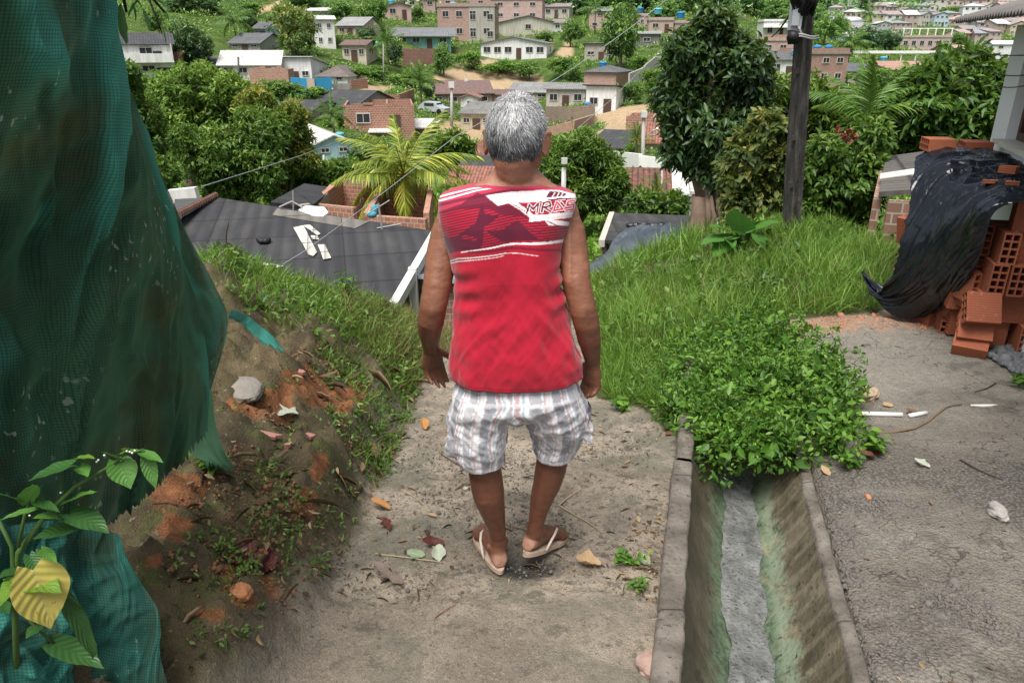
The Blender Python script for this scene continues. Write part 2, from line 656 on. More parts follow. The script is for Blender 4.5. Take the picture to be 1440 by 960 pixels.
def ground_material():
    t = NT('earth_and_worn_concrete', .92, .25)
    z = t.attr('zone', 'Color')
    s = t.node('ShaderNodeSeparateColor', {'Color': z}).outputs
    al = t.attr('zone', 'Alpha')
    p = t.pos()
    n = t.noise(p, 3.2, 8, .68, .3)
    nf = t.noise(p, 24, 6, .72)
    ng = t.noise(p, 120, 3, .6)
    nl = t.noise(p, 1.1, 4, .6)
    # worn path: sandy concrete with earth over it
    c = t.ramp(n, [(.30, (.15, .122, .09)), (.45, (.245, .205, .158)), (.58, (.345, .292, .225)), (.75, (.46, .39, .30))])
    c = t.mix(t.step(nf, .50, .68), c, (.105, .085, .066))
    c = t.mix(t.math('MULTIPLY', t.step(t.noise(p, 9, 6, .7), .58, .66), .75), c, (.055, .05, .04))
    c = t.mix(t.math('MULTIPLY', t.step(nl, .55, .7), .5), c, (.17, .165, .155))
    sp1 = t.noise(p, 70, 3, .6); sp2 = t.voro(t.pos((1, .6, 1)), 46)
    c = t.mix(t.math('MULTIPLY', t.step(sp1, .60, .66), .75), c, (.06, .05, .04))
    c = t.mix(t.math('MULTIPLY', t.step(sp2, .13, .05), .8), c, (.05, .043, .035))
    c = t.mix(t.math('MULTIPLY', t.step(t.noise(p, 5, 7, .75), .57, .62), .7), c, (.085, .078, .062))
    c = t.mix(t.math('MULTIPLY', t.step(sp1, .40, .34), .4), c, (.52, .46, .37))
    mp = t.step(t.noise(p, 1.7, 7, .7, .4), .47, .60)
    c = t.mix(t.math('MULTIPLY', mp, .75), c, t.ramp(nf, [(.32, (.075, .075, .055)), (.55, (.16, .155, .12)), (.75, (.25, .24, .19))]))
    # near part is greyer and rougher
    yy = t.sep(p)[1]
    gz = t.math('MULTIPLY', t.step(t.math('ADD', yy, t.math('MULTIPLY', n, .5)), 2.40, 2.05), .38)
    grey = t.ramp(nf, [(.3, (.10, .088, .070)), (.5, (.18, .158, .125)), (.75, (.27, .235, .185))])
    c = t.mix(gz, c, grey)
    # road: dark grey concrete, gravel showing through
    vor = t.voro(p, 75)
    road = t.ramp(n, [(.3, (.125, .11, .092)), (.5, (.20, .18, .152)), (.7, (.29, .26, .22))])
    grav = t.ramp(vor, [(0, (.23, .215, .195)), (.35, (.15, .14, .127)), (.6, (.05, .047, .043))])
    gm = t.math('MULTIPLY', t.step(t.noise(p, 1.6, 4, .6), .44, .56), t.step(yy, 3.3, 2.7))
    road = t.mix(t.math('MULTIPLY', gm, .7), road, grav)
    far = t.step(t.math('ADD', yy, t.math('MULTIPLY', n, .7)), 3.5, 4.3)
    road = t.mix(t.math('MULTIPLY', far, .8), road, t.ramp(nf, [(.3, (.20, .185, .155)), (.7, (.33, .305, .26))]))
    sand = t.step(t.math('ADD', yy, t.math('MULTIPLY', n, 1.2)), 5.25, 5.5)
    road = t.mix(sand, road, t.ramp(nf, [(.3, (.27, .18, .12)), (.7, (.45, .33, .22))]))
    crk = t.node('ShaderNodeTexVoronoi', {'Vector': t.node('ShaderNodeVectorMath', {0: p, 1: t.node('ShaderNodeTexNoise', {'Vector': p, 'Scale': 4, 'Detail': 4}).outputs['Color']}, operation='ADD').outputs[0], 'Scale': 1.1}, feature='DISTANCE_TO_EDGE').outputs['Distance']
    road = t.mix(t.math('MULTIPLY', t.step(crk, .010, .002), .7), road, (.04, .036, .03))
    road = t.mix(t.math('MULTIPLY', t.step(sp1, .60, .66), .6), road, (.06, .055, .05))
    road = t.mix(t.math('MULTIPLY', t.step(t.noise(p, 2.4, 6, .7), .55, .63), .55), road, (.09, .082, .068))
    c = t.mix(s[1], c, road)
    # bank: dark mossy soil with bare clay
    bk = t.ramp(n, [(.28, (.026, .023, .014)), (.45, (.075, .058, .034)), (.58, (.12, .095, .05)), (.75, (.19, .135, .085))])
    bk = t.mix(t.math('MULTIPLY', t.step(t.noise(p, 6, 6, .7), .48, .62), .7), bk, (.070, .088, .024))
    bk = t.mix(t.step(nf, .56, .7), bk, (.02, .016, .01))
    bk = t.mix(t.math('MULTIPLY', t.step(t.noise(p, 42, 2, .5), .66, .72), .5), bk, (.30, .28, .22))
    cl = t.ramp(nf, [(.3, (.10, .045, .02)), (.6, (.25, .105, .045)), (.85, (.36, .17, .08))])
    alr = t.step(t.math('ADD', al, t.math('MULTIPLY', t.math('SUBTRACT', t.noise(p, 13, 6, .75), .5), 2.4)), .45, .85)
    bk = t.mix(t.math('MULTIPLY', alr, t.step(al, .02, .25)), bk, cl)
    c = t.mix(s[0], c, bk)
    tf = t.ramp(nf, [(.3, (.03, .035, .012)), (.6, (.07, .075, .025)), (.85, (.13, .11, .06))])
    c = t.mix(s[2], c, tf)
    grn = t.noise(p, 260, 2, .7)
    c = t.mix(t.math('MULTIPLY', t.step(grn, .54, .36), .55), c, t.mix(1, c, (.30, .29, .28), 'MULTIPLY'))
    c = t.mix(t.math('MULTIPLY', t.step(grn, .60, .74), .35), c, t.mix(1, c, (1.8, 1.75, 1.7), 'MULTIPLY'))
    w = t.attr('wet_shadow')
    c = t.mix(t.math('MULTIPLY', w, .8), c, (.022, .021, .02))
    t.base(c)
    t.set(t.b.inputs['Roughness'], t.math('SUBTRACT', .9, t.math('MULTIPLY', w, .65)))
    hgt = t.math('ADD', t.math('MULTIPLY', nf, 1.0), t.math('MULTIPLY', ng, .45))
    hgt = t.math('SUBTRACT', hgt, t.math('MULTIPLY', t.math('MULTIPLY', vor, s[1]), 1.0))
    t.bump(hgt, .7, .018)
    return t.done()


M_GROUND = ground_material()


def ground_piece(name, mask, label):
    f = gfaces[mask]
    ids, inv = np.unique(f, return_inverse=True)
    me = np_mesh(name, P[ids], inv.reshape(f.shape), M_GROUND, {'zone': zone[ids], 'wet_shadow': wet_shadow[ids]})
    return tag(link(name, me), label=label, kind='structure')


mroad = (f_s > HW) & (fc[:, 1] < 5.6) & (f_turf < .5)
mpath = (f_s <= HW) & (f_bank < .5) & (fc[:, 1] < 7.5) & (f_turf < .5) & ~mroad
o = ground_piece('footpath', mpath, 'worn sandy concrete footpath going downhill under the walking person')
o = ground_piece('road', mroad, 'dark rough concrete road on the far side of the drainage ditch')
o = ground_piece('ground', ~(mroad | mpath), 'mossy soil bank and grassy slope beside the footpath')

# ------------------------------------------------------------------ drainage ditch
tn = np.linspace(-1.2, 3.35, 150)
prof = []
for k in np.linspace(-1, 1, 45):
    d = -.27 * min(1.0, (1 - abs(k) ** 2.0) * 1.08)
    prof.append((k * HW, d))
prof = np.array(prof)
V = []
for t_ in tn:
    zr = ditch_rim(t_)
    for s_, d_ in prof:
        x, y = ditch_pt(s_, t_)
        V.append((x, y, zr + d_))
V = np.array(V)
V[:, 2] += .010 * vnoise(V, 5, 4, 5) + .004 * vnoise(V, 25, 3, 6)
uvd = np.stack([np.tile(prof[:, 0], len(tn)), np.repeat(tn, len(prof))], 1)


def ditch_material():
    t = NT('stained_ditch_concrete', .8, .3)
    uv = t.coord('UV')
    s = t.sep(uv)
    p = t.pos()
    n = t.noise(p, 6, 6, .65); nf = t.noise(p, 40, 4, .7)
    c = t.ramp(n, [(.3, (.055, .047, .030)), (.5, (.115, .098, .065)), (.7, (.20, .172, .115))])
    rib = t.math('SINE', t.math('MULTIPLY', s[1], 60))
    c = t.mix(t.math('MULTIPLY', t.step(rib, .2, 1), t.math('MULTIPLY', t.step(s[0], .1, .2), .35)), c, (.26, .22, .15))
    a = t.math('ADD', t.math('ABSOLUTE', s[0]), t.math('MULTIPLY', t.math('SUBTRACT', t.noise(p, 9, 6, .75), .5), .20))
    c = t.mix(t.math('MULTIPLY', t.step(a, .165, .09), .75), c, t.ramp(nf, [(.35, (.03, .065, .035)), (.65, (.15, .23, .15))]))
    c = t.mix(t.math('MULTIPLY', t.step(t.math('ADD', s[0], t.math('MULTIPLY', n, -.04)), .06, .11), t.math('MULTIPLY', t.step(a, .17, .12), .45)), c, (.34, .42, .29))
    c = t.mix(t.math('MULTIPLY', t.step(t.noise(p, 11, 6, .75), .55, .66), .75), c, (.022, .024, .014))
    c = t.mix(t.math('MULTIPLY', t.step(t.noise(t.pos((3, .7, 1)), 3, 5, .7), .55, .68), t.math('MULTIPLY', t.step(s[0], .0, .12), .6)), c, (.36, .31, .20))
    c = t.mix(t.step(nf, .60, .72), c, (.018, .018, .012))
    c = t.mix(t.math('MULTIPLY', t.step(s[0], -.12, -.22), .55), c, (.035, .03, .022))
    t.base(c)
    t.bump(t.math('ADD', n, nf), .5, .015)
    return t.done(Roughness=.6)


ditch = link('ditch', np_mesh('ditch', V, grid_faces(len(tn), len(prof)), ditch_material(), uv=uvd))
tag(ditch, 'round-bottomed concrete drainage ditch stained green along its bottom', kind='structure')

# water film
wv_ = np.linspace(-.078, .078, 15)
V = []
for t_ in tn:
    zr = ditch_rim(t_)
    for s_ in wv_:
        x, y = ditch_pt(s_ * (1 + .14 * math.sin(t_ * 9 + 1) * math.sin(t_ * 3.3) + .10 * math.sin(t_ * 31) * math.sin(t_ * 13)) + .008 * math.sin(t_ * 6) + .005 * math.sin(t_ * 19), t_)
        V.append((x, y, zr - .252))
V = np.array(V)
V[:, 2] += .005 * vnoise(V, 30, 3, 7)
t = NT('grey_waste_water', .22, .5)
p = t.pos()
n = t.noise(t.pos((1, .5, 1)), 16, 5, .65); nf = t.noise(p, 60, 4, .65)
c = t.ramp(n, [(.3, (.075, .08, .078)), (.5, (.155, .16, .155)), (.72, (.27, .275, .27))])
c = t.mix(t.step(nf, .56, .66), c, (.05, .05, .046))
t.base(c); t.bump(nf, .9, .012)
tag(link('water', np_mesh('water', V, grid_faces(len(tn), len(wv_)), t.done())), 'shallow grey water running along the ditch bottom', kind='structure')

# kerbs
t = NT('kerb_concrete', .9, .2)
p = t.pos(); n = t.noise(p, 7, 6, .65); nf = t.noise(p, 55, 4, .7)
c = t.ramp(n, [(.3, (.07, .06, .05)), (.5, (.15, .13, .11)), (.72, (.24, .215, .185))])
c = t.mix(t.step(nf, .55, .7), c, (.055, .05, .04))
sx = t.math('FRACT', t.math('MULTIPLY', t.sep(t.coord('Object'))[1], 1.07))
c = t.mix(t.math('MULTIPLY', t.step(sx, .985, 1.0), .9), c, (.02, .018, .015))
t.base(c); t.bump(t.math('ADD', n, nf), .6, .012)
M_KERB = t.done()


def kerb(side, w, t0, t1, lift):
    ts = np.linspace(t0, t1, 120)
    cs = [(0, -.34), (0, lift - .008), (.008, lift), (w - .01, lift + .002), (w, lift - .01), (w + .01, -.25)]
    V = []
    for t_ in ts:
        zr = ditch_rim(t_) - .012
        for s_, d_ in cs:
            x, y = ditch_pt(side * (HW - .006 + s_), t_)
            V.append((x, y, zr + d_))
    V = np.array(V)
    V[:, :2] += (.006 * np.stack([vnoise(V, 8, 3, 8), vnoise(V, 8, 3, 9)], 1))
    V[:, 2] += .006 * vnoise(V, 10, 4, 10)
    f = grid_faces(len(ts), len(cs))
    if side > 0: f = f[:, ::-1]
    return tag(link('kerb', np_mesh('kerb', V, f, M_KERB, smooth_shade=False), ditch), kind='structure')


kerb(-1, .085, -1.2, 1.28, .05)
kerb(-1, .075, 1.34, 2.9, .035)
kerb(1, .052, -1.2, 1.9, .022)

# ------------------------------------------------------------------ valley and hills
ys = np.exp(np.linspace(math.log(12.5), math.log(900), 300))
us = np.linspace(-1.15, 1.15, 420)
U, YY = np.meshgrid(us, ys)
VP = np.stack([(U * YY).ravel(), YY.ravel(), np.zeros(U.size)], 1)
VP[:, 2] = H(VP[:, 0], VP[:, 1])
inner = smooth(17.2, 16.4, VP[:, 1]) * smooth(12.3, 11.5, np.abs(VP[:, 0] - 1.5) + 1.5)
VP[:, 2] -= .5 * inner + .03
vp, vq = projn(VP)
DIRT = [[(500, 150), (505, 118), (545, 120), (560, 118), (545, 128), (520, 150)], [(612, 112), (625, 98), (680, 96), (760, 108), (765, 120), (740, 128), (625, 126)],
        [(800, 210), (850, 180), (835, 165), (838, 158), (880, 150), (915, 145), (925, 158), (890, 170), (885, 190), (850, 208)], [(640, 90), (700, 84), (700, 96), (650, 98)],
        [(780, 80), (800, 55), (808, 78), (790, 92)], [(356, 14), (395, 0), (405, 0), (366, 18)], [(590, 175), (720, 168), (700, 200), (640, 195)],
        [(840, 386), (830, 360), (850, 365), (870, 386)]]
road_px = [2]
dirt = np.zeros(len(VP))
dn = vnoise(VP * np.array([1, 1, 0]), .25, 4, 12)
for poly in DIRT:
    dirt = np.maximum(dirt, in_poly(vp + 4 * dn, vq + 2.5 * dn, poly).astype(float))
sparse = smooth(.1, .5, vnoise(VP * np.array([1, 1, 0]), .045, 3, 13))
t = NT('valley_grass_and_earth', .95, .1)
p = t.pos()
n = t.noise(p, .35, 8, .7); nf = t.noise(p, 2.2, 6, .75)
c = t.ramp(n, [(.3, (.030, .055, .014)), (.5, (.065, .11, .025)), (.7, (.12, .16, .045))])
c = t.mix(t.step(nf, .52, .70), c, (.022, .04, .012))
c = t.mix(t.math('MULTIPLY', t.step(t.noise(p, .13, 4, .6), .56, .66), .5), c, (.22, .17, .085))
d = t.attr('dirt')
c = t.mix(d, c, t.ramp(nf, [(.3, (.27, .19, .11)), (.55, (.40, .30, .19)), (.8, (.50, .40, .27))]))
t.base(c); t.bump(nf, .6, .2)
M_VALLEY = t.done()
vf = grid_faces(len(ys), len(us))
fd = dirt[vf].mean(1) > .5


def valley_piece(name, mask, label):
    f = vf[mask]
    ids, inv = np.unique(f, return_inverse=True)
    tag(link(name, np_mesh(name, VP[ids], inv.reshape(f.shape), M_VALLEY, {'dirt': dirt[ids]})), label, kind='structure')


valley_piece('hills', ~fd, 'green valley and hillsides under the houses')
valley_piece('dirt_road', fd, 'bare earth tracks and worn clay slopes between the houses')

# ------------------------------------------------------------------ light and camera
W = bpy.data.worlds.new('World'); SC.world = W; W.use_nodes = True
wn = W.node_tree.nodes; wl = W.node_tree.links
bg = wn['Background']
SUN_EL, SUN_AZ = R(66), R(208)      # azimuth measured from +Y towards +X: high behind the viewer
sky = wn.new('ShaderNodeTexSky'); sky.sky_type = 'NISHITA'; sky.sun_disc = False
sky.sun_elevation = SUN_EL; sky.sun_rotation = SUN_AZ
sky.air_density = 1.0; sky.dust_density = 4.0; sky.ozone_density = .6
hs = wn.new('ShaderNodeHueSaturation'); hs.inputs['Saturation'].default_value = .45
wl.new(sky.outputs[0], hs.inputs['Color']); wl.new(hs.outputs[0], bg.inputs['Color'])
bg.inputs['Strength'].default_value = .15
L = bpy.data.lights.new('sun', 'SUN'); L.energy = 4.9; L.angle = R(36); L.color = (1.0, .96, .90)
lo = bpy.data.objects.new('sun', L); COL.objects.link(lo)
sd = Vector((math.sin(SUN_AZ) * math.cos(SUN_EL), math.cos(SUN_AZ) * math.cos(SUN_EL), math.sin(SUN_EL)))
lo.rotation_euler = sd.to_track_quat('Z', 'Y').to_euler()
lo.location = sd * 50
cam = bpy.data.cameras.new('camera'); cam.sensor_width = 36; cam.lens = 26.0; cam.clip_start = .05; cam.clip_end = 3000
co_ = bpy.data.objects.new('camera', cam); COL.objects.link(co_)
co_.location = (0, 0, CZ); co_.rotation_euler = (PI / 2 - PITCH, 0, 0)
SC.camera = co_
SC.view_settings.view_transform = 'Standard'; SC.view_settings.look = 'None'; SC.view_settings.exposure = 0
SC.cycles.use_denoising = True
SC.cycles.max_bounces = 6; SC.cycles.diffuse_bounces = 3; SC.cycles.transparent_max_bounces = 8
SC.cycles.use_adaptive_sampling = True
# ------------------------------------------------------------------ the walking person
PO = Vector((.01, 2.21, float(H(np.array([-.08]), np.array([2.24]))[0])))    # under the planted foot
DG = bpy.context.evaluated_depsgraph_get


def ring_loft(st, seg=24, power=2.0):
    """st: list of (center, rx, ry) horizontal rings, closed with caps"""
    V = []; Fc = []
    for c, rx, ry in st:
        for k in range(seg):
            a = 2 * PI * k / seg
            ca, sa = math.cos(a), math.sin(a)
            e = 2.0 / power
            V.append((c[0] + rx * math.copysign(abs(ca) ** e, ca), c[1] + ry * math.copysign(abs(sa) ** e, sa), c[2]))
    n = len(st)
    for i in range(n - 1):
        for k in range(seg):
            a, b = i * seg + k, i * seg + (k + 1) % seg
            Fc.append((a, b, b + seg, a + seg))
    Fc.append(tuple(range(seg - 1, -1, -1))); Fc.append(tuple(range((n - 1) * seg, n * seg)))
    return V, Fc


def ellipsoid(c, r, mtx=None, nu=20, nv=14):
    V = [(0, 0, -1)]; Fc = []
    for i in range(1, nv):
        ph = PI * i / nv - PI / 2
        for k in range(nu):
            a = 2 * PI * k / nu
            V.append((math.cos(ph) * math.cos(a), math.cos(ph) * math.sin(a), math.sin(ph)))
    V.append((0, 0, 1))
    for k in range(nu):
        Fc.append((0, 1 + (k + 1) % nu, 1 + k))
        Fc.append((len(V) - 1, 1 + (nv - 2) * nu + k, 1 + (nv - 2) * nu + (k + 1) % nu))
    for i in range(nv - 2):
        for k in range(nu):
            a, b = 1 + i * nu + k, 1 + i * nu + (k + 1) % nu
            Fc.append((a, b, b + nu, a + nu))
    M = mtx if mtx is not None else Matrix.Identity(4)
    return [M @ Vector((c[0] + v[0] * r[0], c[1] + v[1] * r[1], c[2] + v[2] * r[2])) for v in V], Fc


def remeshed(mb, voxel, smooth_it=4, factor=.5):
    me = bpy.data.meshes.new('tmp')
    me.from_pydata(mb.v, [], mb.f); me.update()
    o = bpy.data.objects.new('tmp', me); COL.objects.link(o)
    m = o.modifiers.new('r', 'REMESH'); m.mode = 'VOXEL'; m.voxel_size = voxel
    s = o.modifiers.new('s', 'SMOOTH'); s.iterations = smooth_it; s.factor = factor
    dg = DG(); dg.update()
    ev = o.evaluated_get(dg); em = ev.to_mesh()
    n = len(em.vertices)
    V = np.empty(n * 3); em.vertices.foreach_get('co', V); V = V.reshape(-1, 3)
    N = np.empty(n * 3); em.vertices.foreach_get('normal', N); N = N.reshape(-1, 3)
    nl = len(em.loops); li = np.empty(nl, int); em.loops.foreach_get('vertex_index', li)
    lt = np.empty(len(em.polygons), int); em.polygons.foreach_get('loop_total', lt)
    Fq = li.reshape(-1, 4) if (lt == 4).all() else None
    assert Fq is not None
    ev.to_mesh_clear()
    bpy.data.objects.remove(o); bpy.data.meshes.remove(me)
    return V.copy(), Fq.copy(), N.copy()


person = thing('person', 'grey-haired person in a red sleeveless shirt and plaid shorts walking down the path', 'person', PO)
body = MB()


def J(px, py, Y):
    return at(px, py, Y) - PO


def mpp(px, py, Y):
    return dep(at(px, py, Y)) / F


# torso
def torso_station(py, xl, xr, Y, ry, k=1.0):
    m = mpp(720, py, Y)
    c = J((xl + xr) / 2, py, Y)
    return (c, (xr - xl) / 2 * m * k, ry * k)


SHIRT = [(530, 636, 816, 2.185, .122), (510, 634.5, 815, 2.19, .126), (490, 635.5, 810, 2.195, .127), (460, 637, 804, 2.20, .122), (430, 639.5, 796, 2.205, .118), (405, 641.5, 789, 2.21, .118),
         (385, 641, 786.5, 2.21, .118), (360, 634, 786.5, 2.215, .117), (335, 626, 791, 2.22, .113), (312, 619.5, 799, 2.225, .105), (292, 617, 807, 2.232, .094), (280, 617.5, 810, 2.238, .084),
         (272, 622, 808, 2.244, .074), (266, 636, 797, 2.25, .070), (261, 658, 782, 2.254, .072), (257, 676, 768, 2.257, .074), (255, 682, 762, 2.258, .075)]
tor = [torso_station(*s, k=.90) for s in SHIRT[:13]]
for q in range(9, 13):
    tor[q] = (tor[q][0] - Vector((0, 0, .018)), tor[q][1], tor[q][2])
body.add(*ring_loft(tor, 32, 2.3))
# pelvis
body.add(*ring_loft([(J(726, 572, 2.185), .09, .06), (J(726, 555, 2.185), .155, .090), (J(726, 530, 2.185), .165, .098), (J(726, 500, 2.19), .165, .105)], 28, 2.2))
# neck
body.add(*tube([J(724, 282, 2.235), J(724, 266, 2.245), J(725, 255, 2.25), J(726.5, 240, 2.256), J(728, 222, 2.262), J(729, 200, 2.27)], [.13, .098, .074, .060, .057, .055], 24,
               r2=[.060, .058, .056, .056, .058, .055], up=Vector((0, 1, 0))))
for s_, xs in ((-1, (690, 655)), (1, (762, 785))):
    body.add(*tube([J(726 + s_ * 12, 243, 2.25), J(xs[0], 268, 2.24), J(xs[1], 285, 2.235)], [.035, .037, .038], 14))

# head, built upright then turned: yaw to the right, chin down
HC = J(727, 187, 2.262)
HM = Matrix.Translation(HC) @ Matrix.Rotation(R(-14), 4, 'Z') @ Matrix.Rotation(R(-6), 4, 'X') @ Matrix.Diagonal((1.09, 1.06, 1.05, 1))
for c, r in [((0, -.012, .012), (.077, .094, .088)), ((0, .010, -.02), (.070, .085, .085)), ((0, .030, -.062), (.056, .060, .058)), ((0, .052, -.088), (.030, .030, .022)),
             ((0, .088, .012), (.052, .016, .020)), ((0, .098, -.030), (.013, .016, .030)), ((0, .110, -.050), (.017, .013, .012)), ((0, .092, -.076), (.024, .012, .006)),
             ((0, .090, -.087), (.022, .012, .007)), ((-.045, .062, -.035), (.024, .022, .020)), ((.045, .062, -.035), (.024, .022, .020)), ((0, -.046, -.066), (.055, .042, .055)),
             ((-.056, .012, -.065), (.012, .036, .030)), ((.056, .012, -.065), (.012, .036, .030))]:
    body.add(*ellipsoid(c, r, HM))
body.add(*tube([HM @ Vector((0, -.030, -.03)), HM @ Vector((0, -.038, -.085)), J(725.5, 250, 2.232), J(725, 272, 2.25)], [.058, .055, .054, .055], 20, r2=[.05, .045, .044, .04], up=Vector((0, 1, 0))))
for s_ in (-1, 1):
    em = HM @ Matrix.Translation((s_ * .0835, -.012, -.026)) @ Matrix.Rotation(R(s_ * -34), 4, 'Z') @ Matrix.Rotation(R(-8), 4, 'X')
    body.add(*ellipsoid((0, 0, 0), (.007, .020, .033), em))
    body.add(*tube([em @ Vector((s_ * .003, .012 * math.cos(a) - .004, .031 * math.sin(a))) for a in np.linspace(-2.2, 2.6, 14)] if False else
                   [em @ Vector((s_ * .005, -.017 * math.cos(a), .032 * math.sin(a))) for a in np.linspace(-1.5, 2.3, 14)], .0048, 8))
    body.add(*ellipsoid((0, .004, -.030), (.006, .009, .010), em))
    body.add(*ellipsoid((s_ * .030, .086, -.002), (.014, .010, .008), HM))   # closed eyelid bulge

# arms
ARM_L = [((652, 290, 2.27), 0.0414), ((640, 302, 2.268), 0.0498), ((630, 327, 2.258), 0.0526), ((620.5, 360, 2.235), 0.0489), ((615, 400, 2.20), 0.0451), ((609, 432, 2.18), 0.0428), ((606, 450, 2.19), 0.0428),
         ((604.5, 466, 2.225), 0.0385), ((605, 481, 2.28), 0.0301), ((605, 490, 2.31), 0.0249)]
ARM_R = [((781, 290, 2.27), 0.0414), ((790, 304, 2.268), 0.0498), ((800, 327, 2.258), 0.0517), ((806.5, 360, 2.235), 0.0479), ((811, 400, 2.20), 0.0442), ((820, 436, 2.18), 0.0428), ((825, 456, 2.185), 0.0414),
         ((829, 478, 2.20), 0.0376), ((832, 498, 2.22), 0.0291), ((834, 510, 2.235), 0.0249)]
for arm in (ARM_L, ARM_R):
    pts = [J(*a) for a, r in arm]
    body.add(*tube(pts, [r for a, r in arm], 18))
    body.add(*ellipsoid(pts[1], (.055, .055, .058)))
    body.add(*ellipsoid(pts[5] + Vector((0, -.010, 0)), (.026, .033, .040)))


def hand(wrist, d, pn, side, curl, spread=.0):
    """d: direction of the hand, pn: palm normal, side: +1 when the thumb leaves towards d x pn"""
    d = d.normalized(); pn = (pn - d * pn.dot(d)).normalized(); x = d.cross(pn).normalized() * side
    pts = [wrist - d * .02, wrist + d * .012, wrist + d * .035, wrist + d * .060, wrist + d * .082, wrist + d * .092]
    V = []; Fc = []
    rr = [(.026, .020), (.028, .019), (.036, .0185), (.041, .0165), (.041, .014), (.036, .010)]
    seg = 18
    for p, (a, b) in zip(pts, rr):
        for k in range(seg):
            an = 2 * PI * k / seg
            V.append(p + x * (a * math.cos(an)) + pn * (b * math.sin(an)))
    for i in range(len(pts) - 1):
        for k in range(seg):
            q, w = i * seg + k, i * seg + (k + 1) % seg
            Fc.append((q, w, w + seg, q + seg))
    Fc.append(tuple(range(seg - 1, -1, -1))); Fc.append(tuple(range((len(pts) - 1) * seg, len(pts) * seg)))
    body.add(V, Fc)
    offs = [.031, .0105, -.0105, -.031]; lens = [.072, .080, .074, .058]; base = [.086, .090, .088, .080]
    for o_, l_, b_, cu in zip(offs, lens, base, curl):
        p = wrist + d * (b_ - .022) + x * (o_ * .92)
        chain = [p]; ang = 0.0
        p = wrist + d * b_ + x * o_; chain.append(p)
        for frac, da in ((.46, cu), (.30, cu * 1.25), (.24, cu * .9)):
            ang += da
            dirv = d * math.cos(ang) + pn * math.sin(ang) + x * (o_ * spread)
            p = p + dirv.normalized() * (l_ * frac); chain.append(p)
        body.add(*tube(chain, [.0098, .0098, .0092, .0085, .0068], 12))
        body.add(*ellipsoid(chain[-1], (.0068, .0068, .0068)))
        body.add(*ellipsoid(chain[1] - pn * .003, (.0098, .0098, .0098)))
    b0 = wrist + d * .022 + x * .026 + pn * .006
    b1 = b0 + (d * .62 + x * .70 + pn * .35).normalized() * .040
    b2 = b1 + (d * .88 + x * .18 + pn * .45).normalized() * .030
    b3 = b2 + (d * .9 - x * .05 + pn * .45).normalized() * .024
    body.add(*tube([b0 - d * .01 - x * .006, b0, b1, b2, b3], [.013, .015, .0115, .0105, .0078], 12))
    body.add(*ellipsoid(b3, (.0078, .0078, .0078)))


wl_ = J(605, 490, 2.31)
hand(wl_, Vector((.06, .34, -.95)), Vector((.55, -.80, -.2)), -1, (.22, .30, .38, .45), .25)
wr_ = J(834, 510, 2.235)
hand(wr_, Vector((-.02, .15, -.98)), Vector((-.72, -.62, -.1)), 1, (.38, .50, .62, .70), .15)

# legs
LEG_L = [((688, 535, 2.185), .098), ((682, 580, 2.18), .085), ((678, 625, 2.18), .068), ((680, 652, 2.19), .057), ((683.5, 672, 2.185), .0575), ((687, 695, 2.185), .056), ((692, 715, 2.20), .046), ((698, 738, 2.22), .034),
         ((700.5, 755, 2.232), .029), ((701.5, 768, 2.238), .032)]
LEG_R = [((765, 535, 2.185), .098), ((773, 580, 2.21), .085), ((780, 620, 2.25), .068), ((777, 643, 2.255), .056), ((774, 660, 2.25), .055), ((769, 680, 2.25), .050), ((762, 700, 2.255), .042), ((757, 720, 2.26), .033),
         ((753.5, 738, 2.265), .029), ((752, 750, 2.268), .032)]
for leg in (LEG_L, LEG_R):
    body.add(*tube([J(*a) for a, r in leg], [r for a, r in leg], 20))


def foot(heel, yaw, pitch, ank):
    """heel: point on the sole under the heel; yaw clockwise from straight ahead; pitch>0 lifts the heel"""
    M = Matrix.Translation(heel) @ Matrix.Rotation(-yaw, 4, 'Z') @ Matrix.Rotation(-pitch, 4, 'X')
    st = [(-.030, .012, .020, .022), (-.022, .030, .028, .028), (0, .034, .032, .033), (.035, .038, .031, .036), (.075, .040, .032, .036), (.115, .034, .037, .030), (.150, .024, .043, .022), (.178, .016, .045, .015), (.195, .011, .040, .010)]
    V = []; Fc = []; seg = 18
    for y, zc, a, b in st:
        for k in range(seg):
            an = 2 * PI * k / seg
            V.append(M @ Vector((a * math.cos(an), y, max(.001, zc + b * math.sin(an)))))
    n = len(st)
    for i in range(n - 1):
        for k in range(seg):
            q, w = i * seg + k, i * seg + (k + 1) % seg
            Fc.append((q, w, w + seg, q + seg))
    Fc.append(tuple(range(seg - 1, -1, -1))); Fc.append(tuple(range((n - 1) * seg, n * seg)))
    body.add(V, Fc)
    return M


def toes(M, mir):
    for i, (x, y0, l, r) in enumerate([(-.030, .180, .048, .0125), (-.008, .186, .042, .0095), (.010, .184, .037, .009), (.026, .178, .032, .0085), (.039, .168, .027, .008)]):
        a = M @ Vector((x * mir, y0 - .02, .013)); b = M @ Vector((x * mir, y0 + l * .6, .014)); c = M @ Vector((x * mir, y0 + l, .010))
        body.add(*tube([a, b, c], [r, r, r * .8], 10)); body.add(*ellipsoid(c, (r * .8,) * 3))


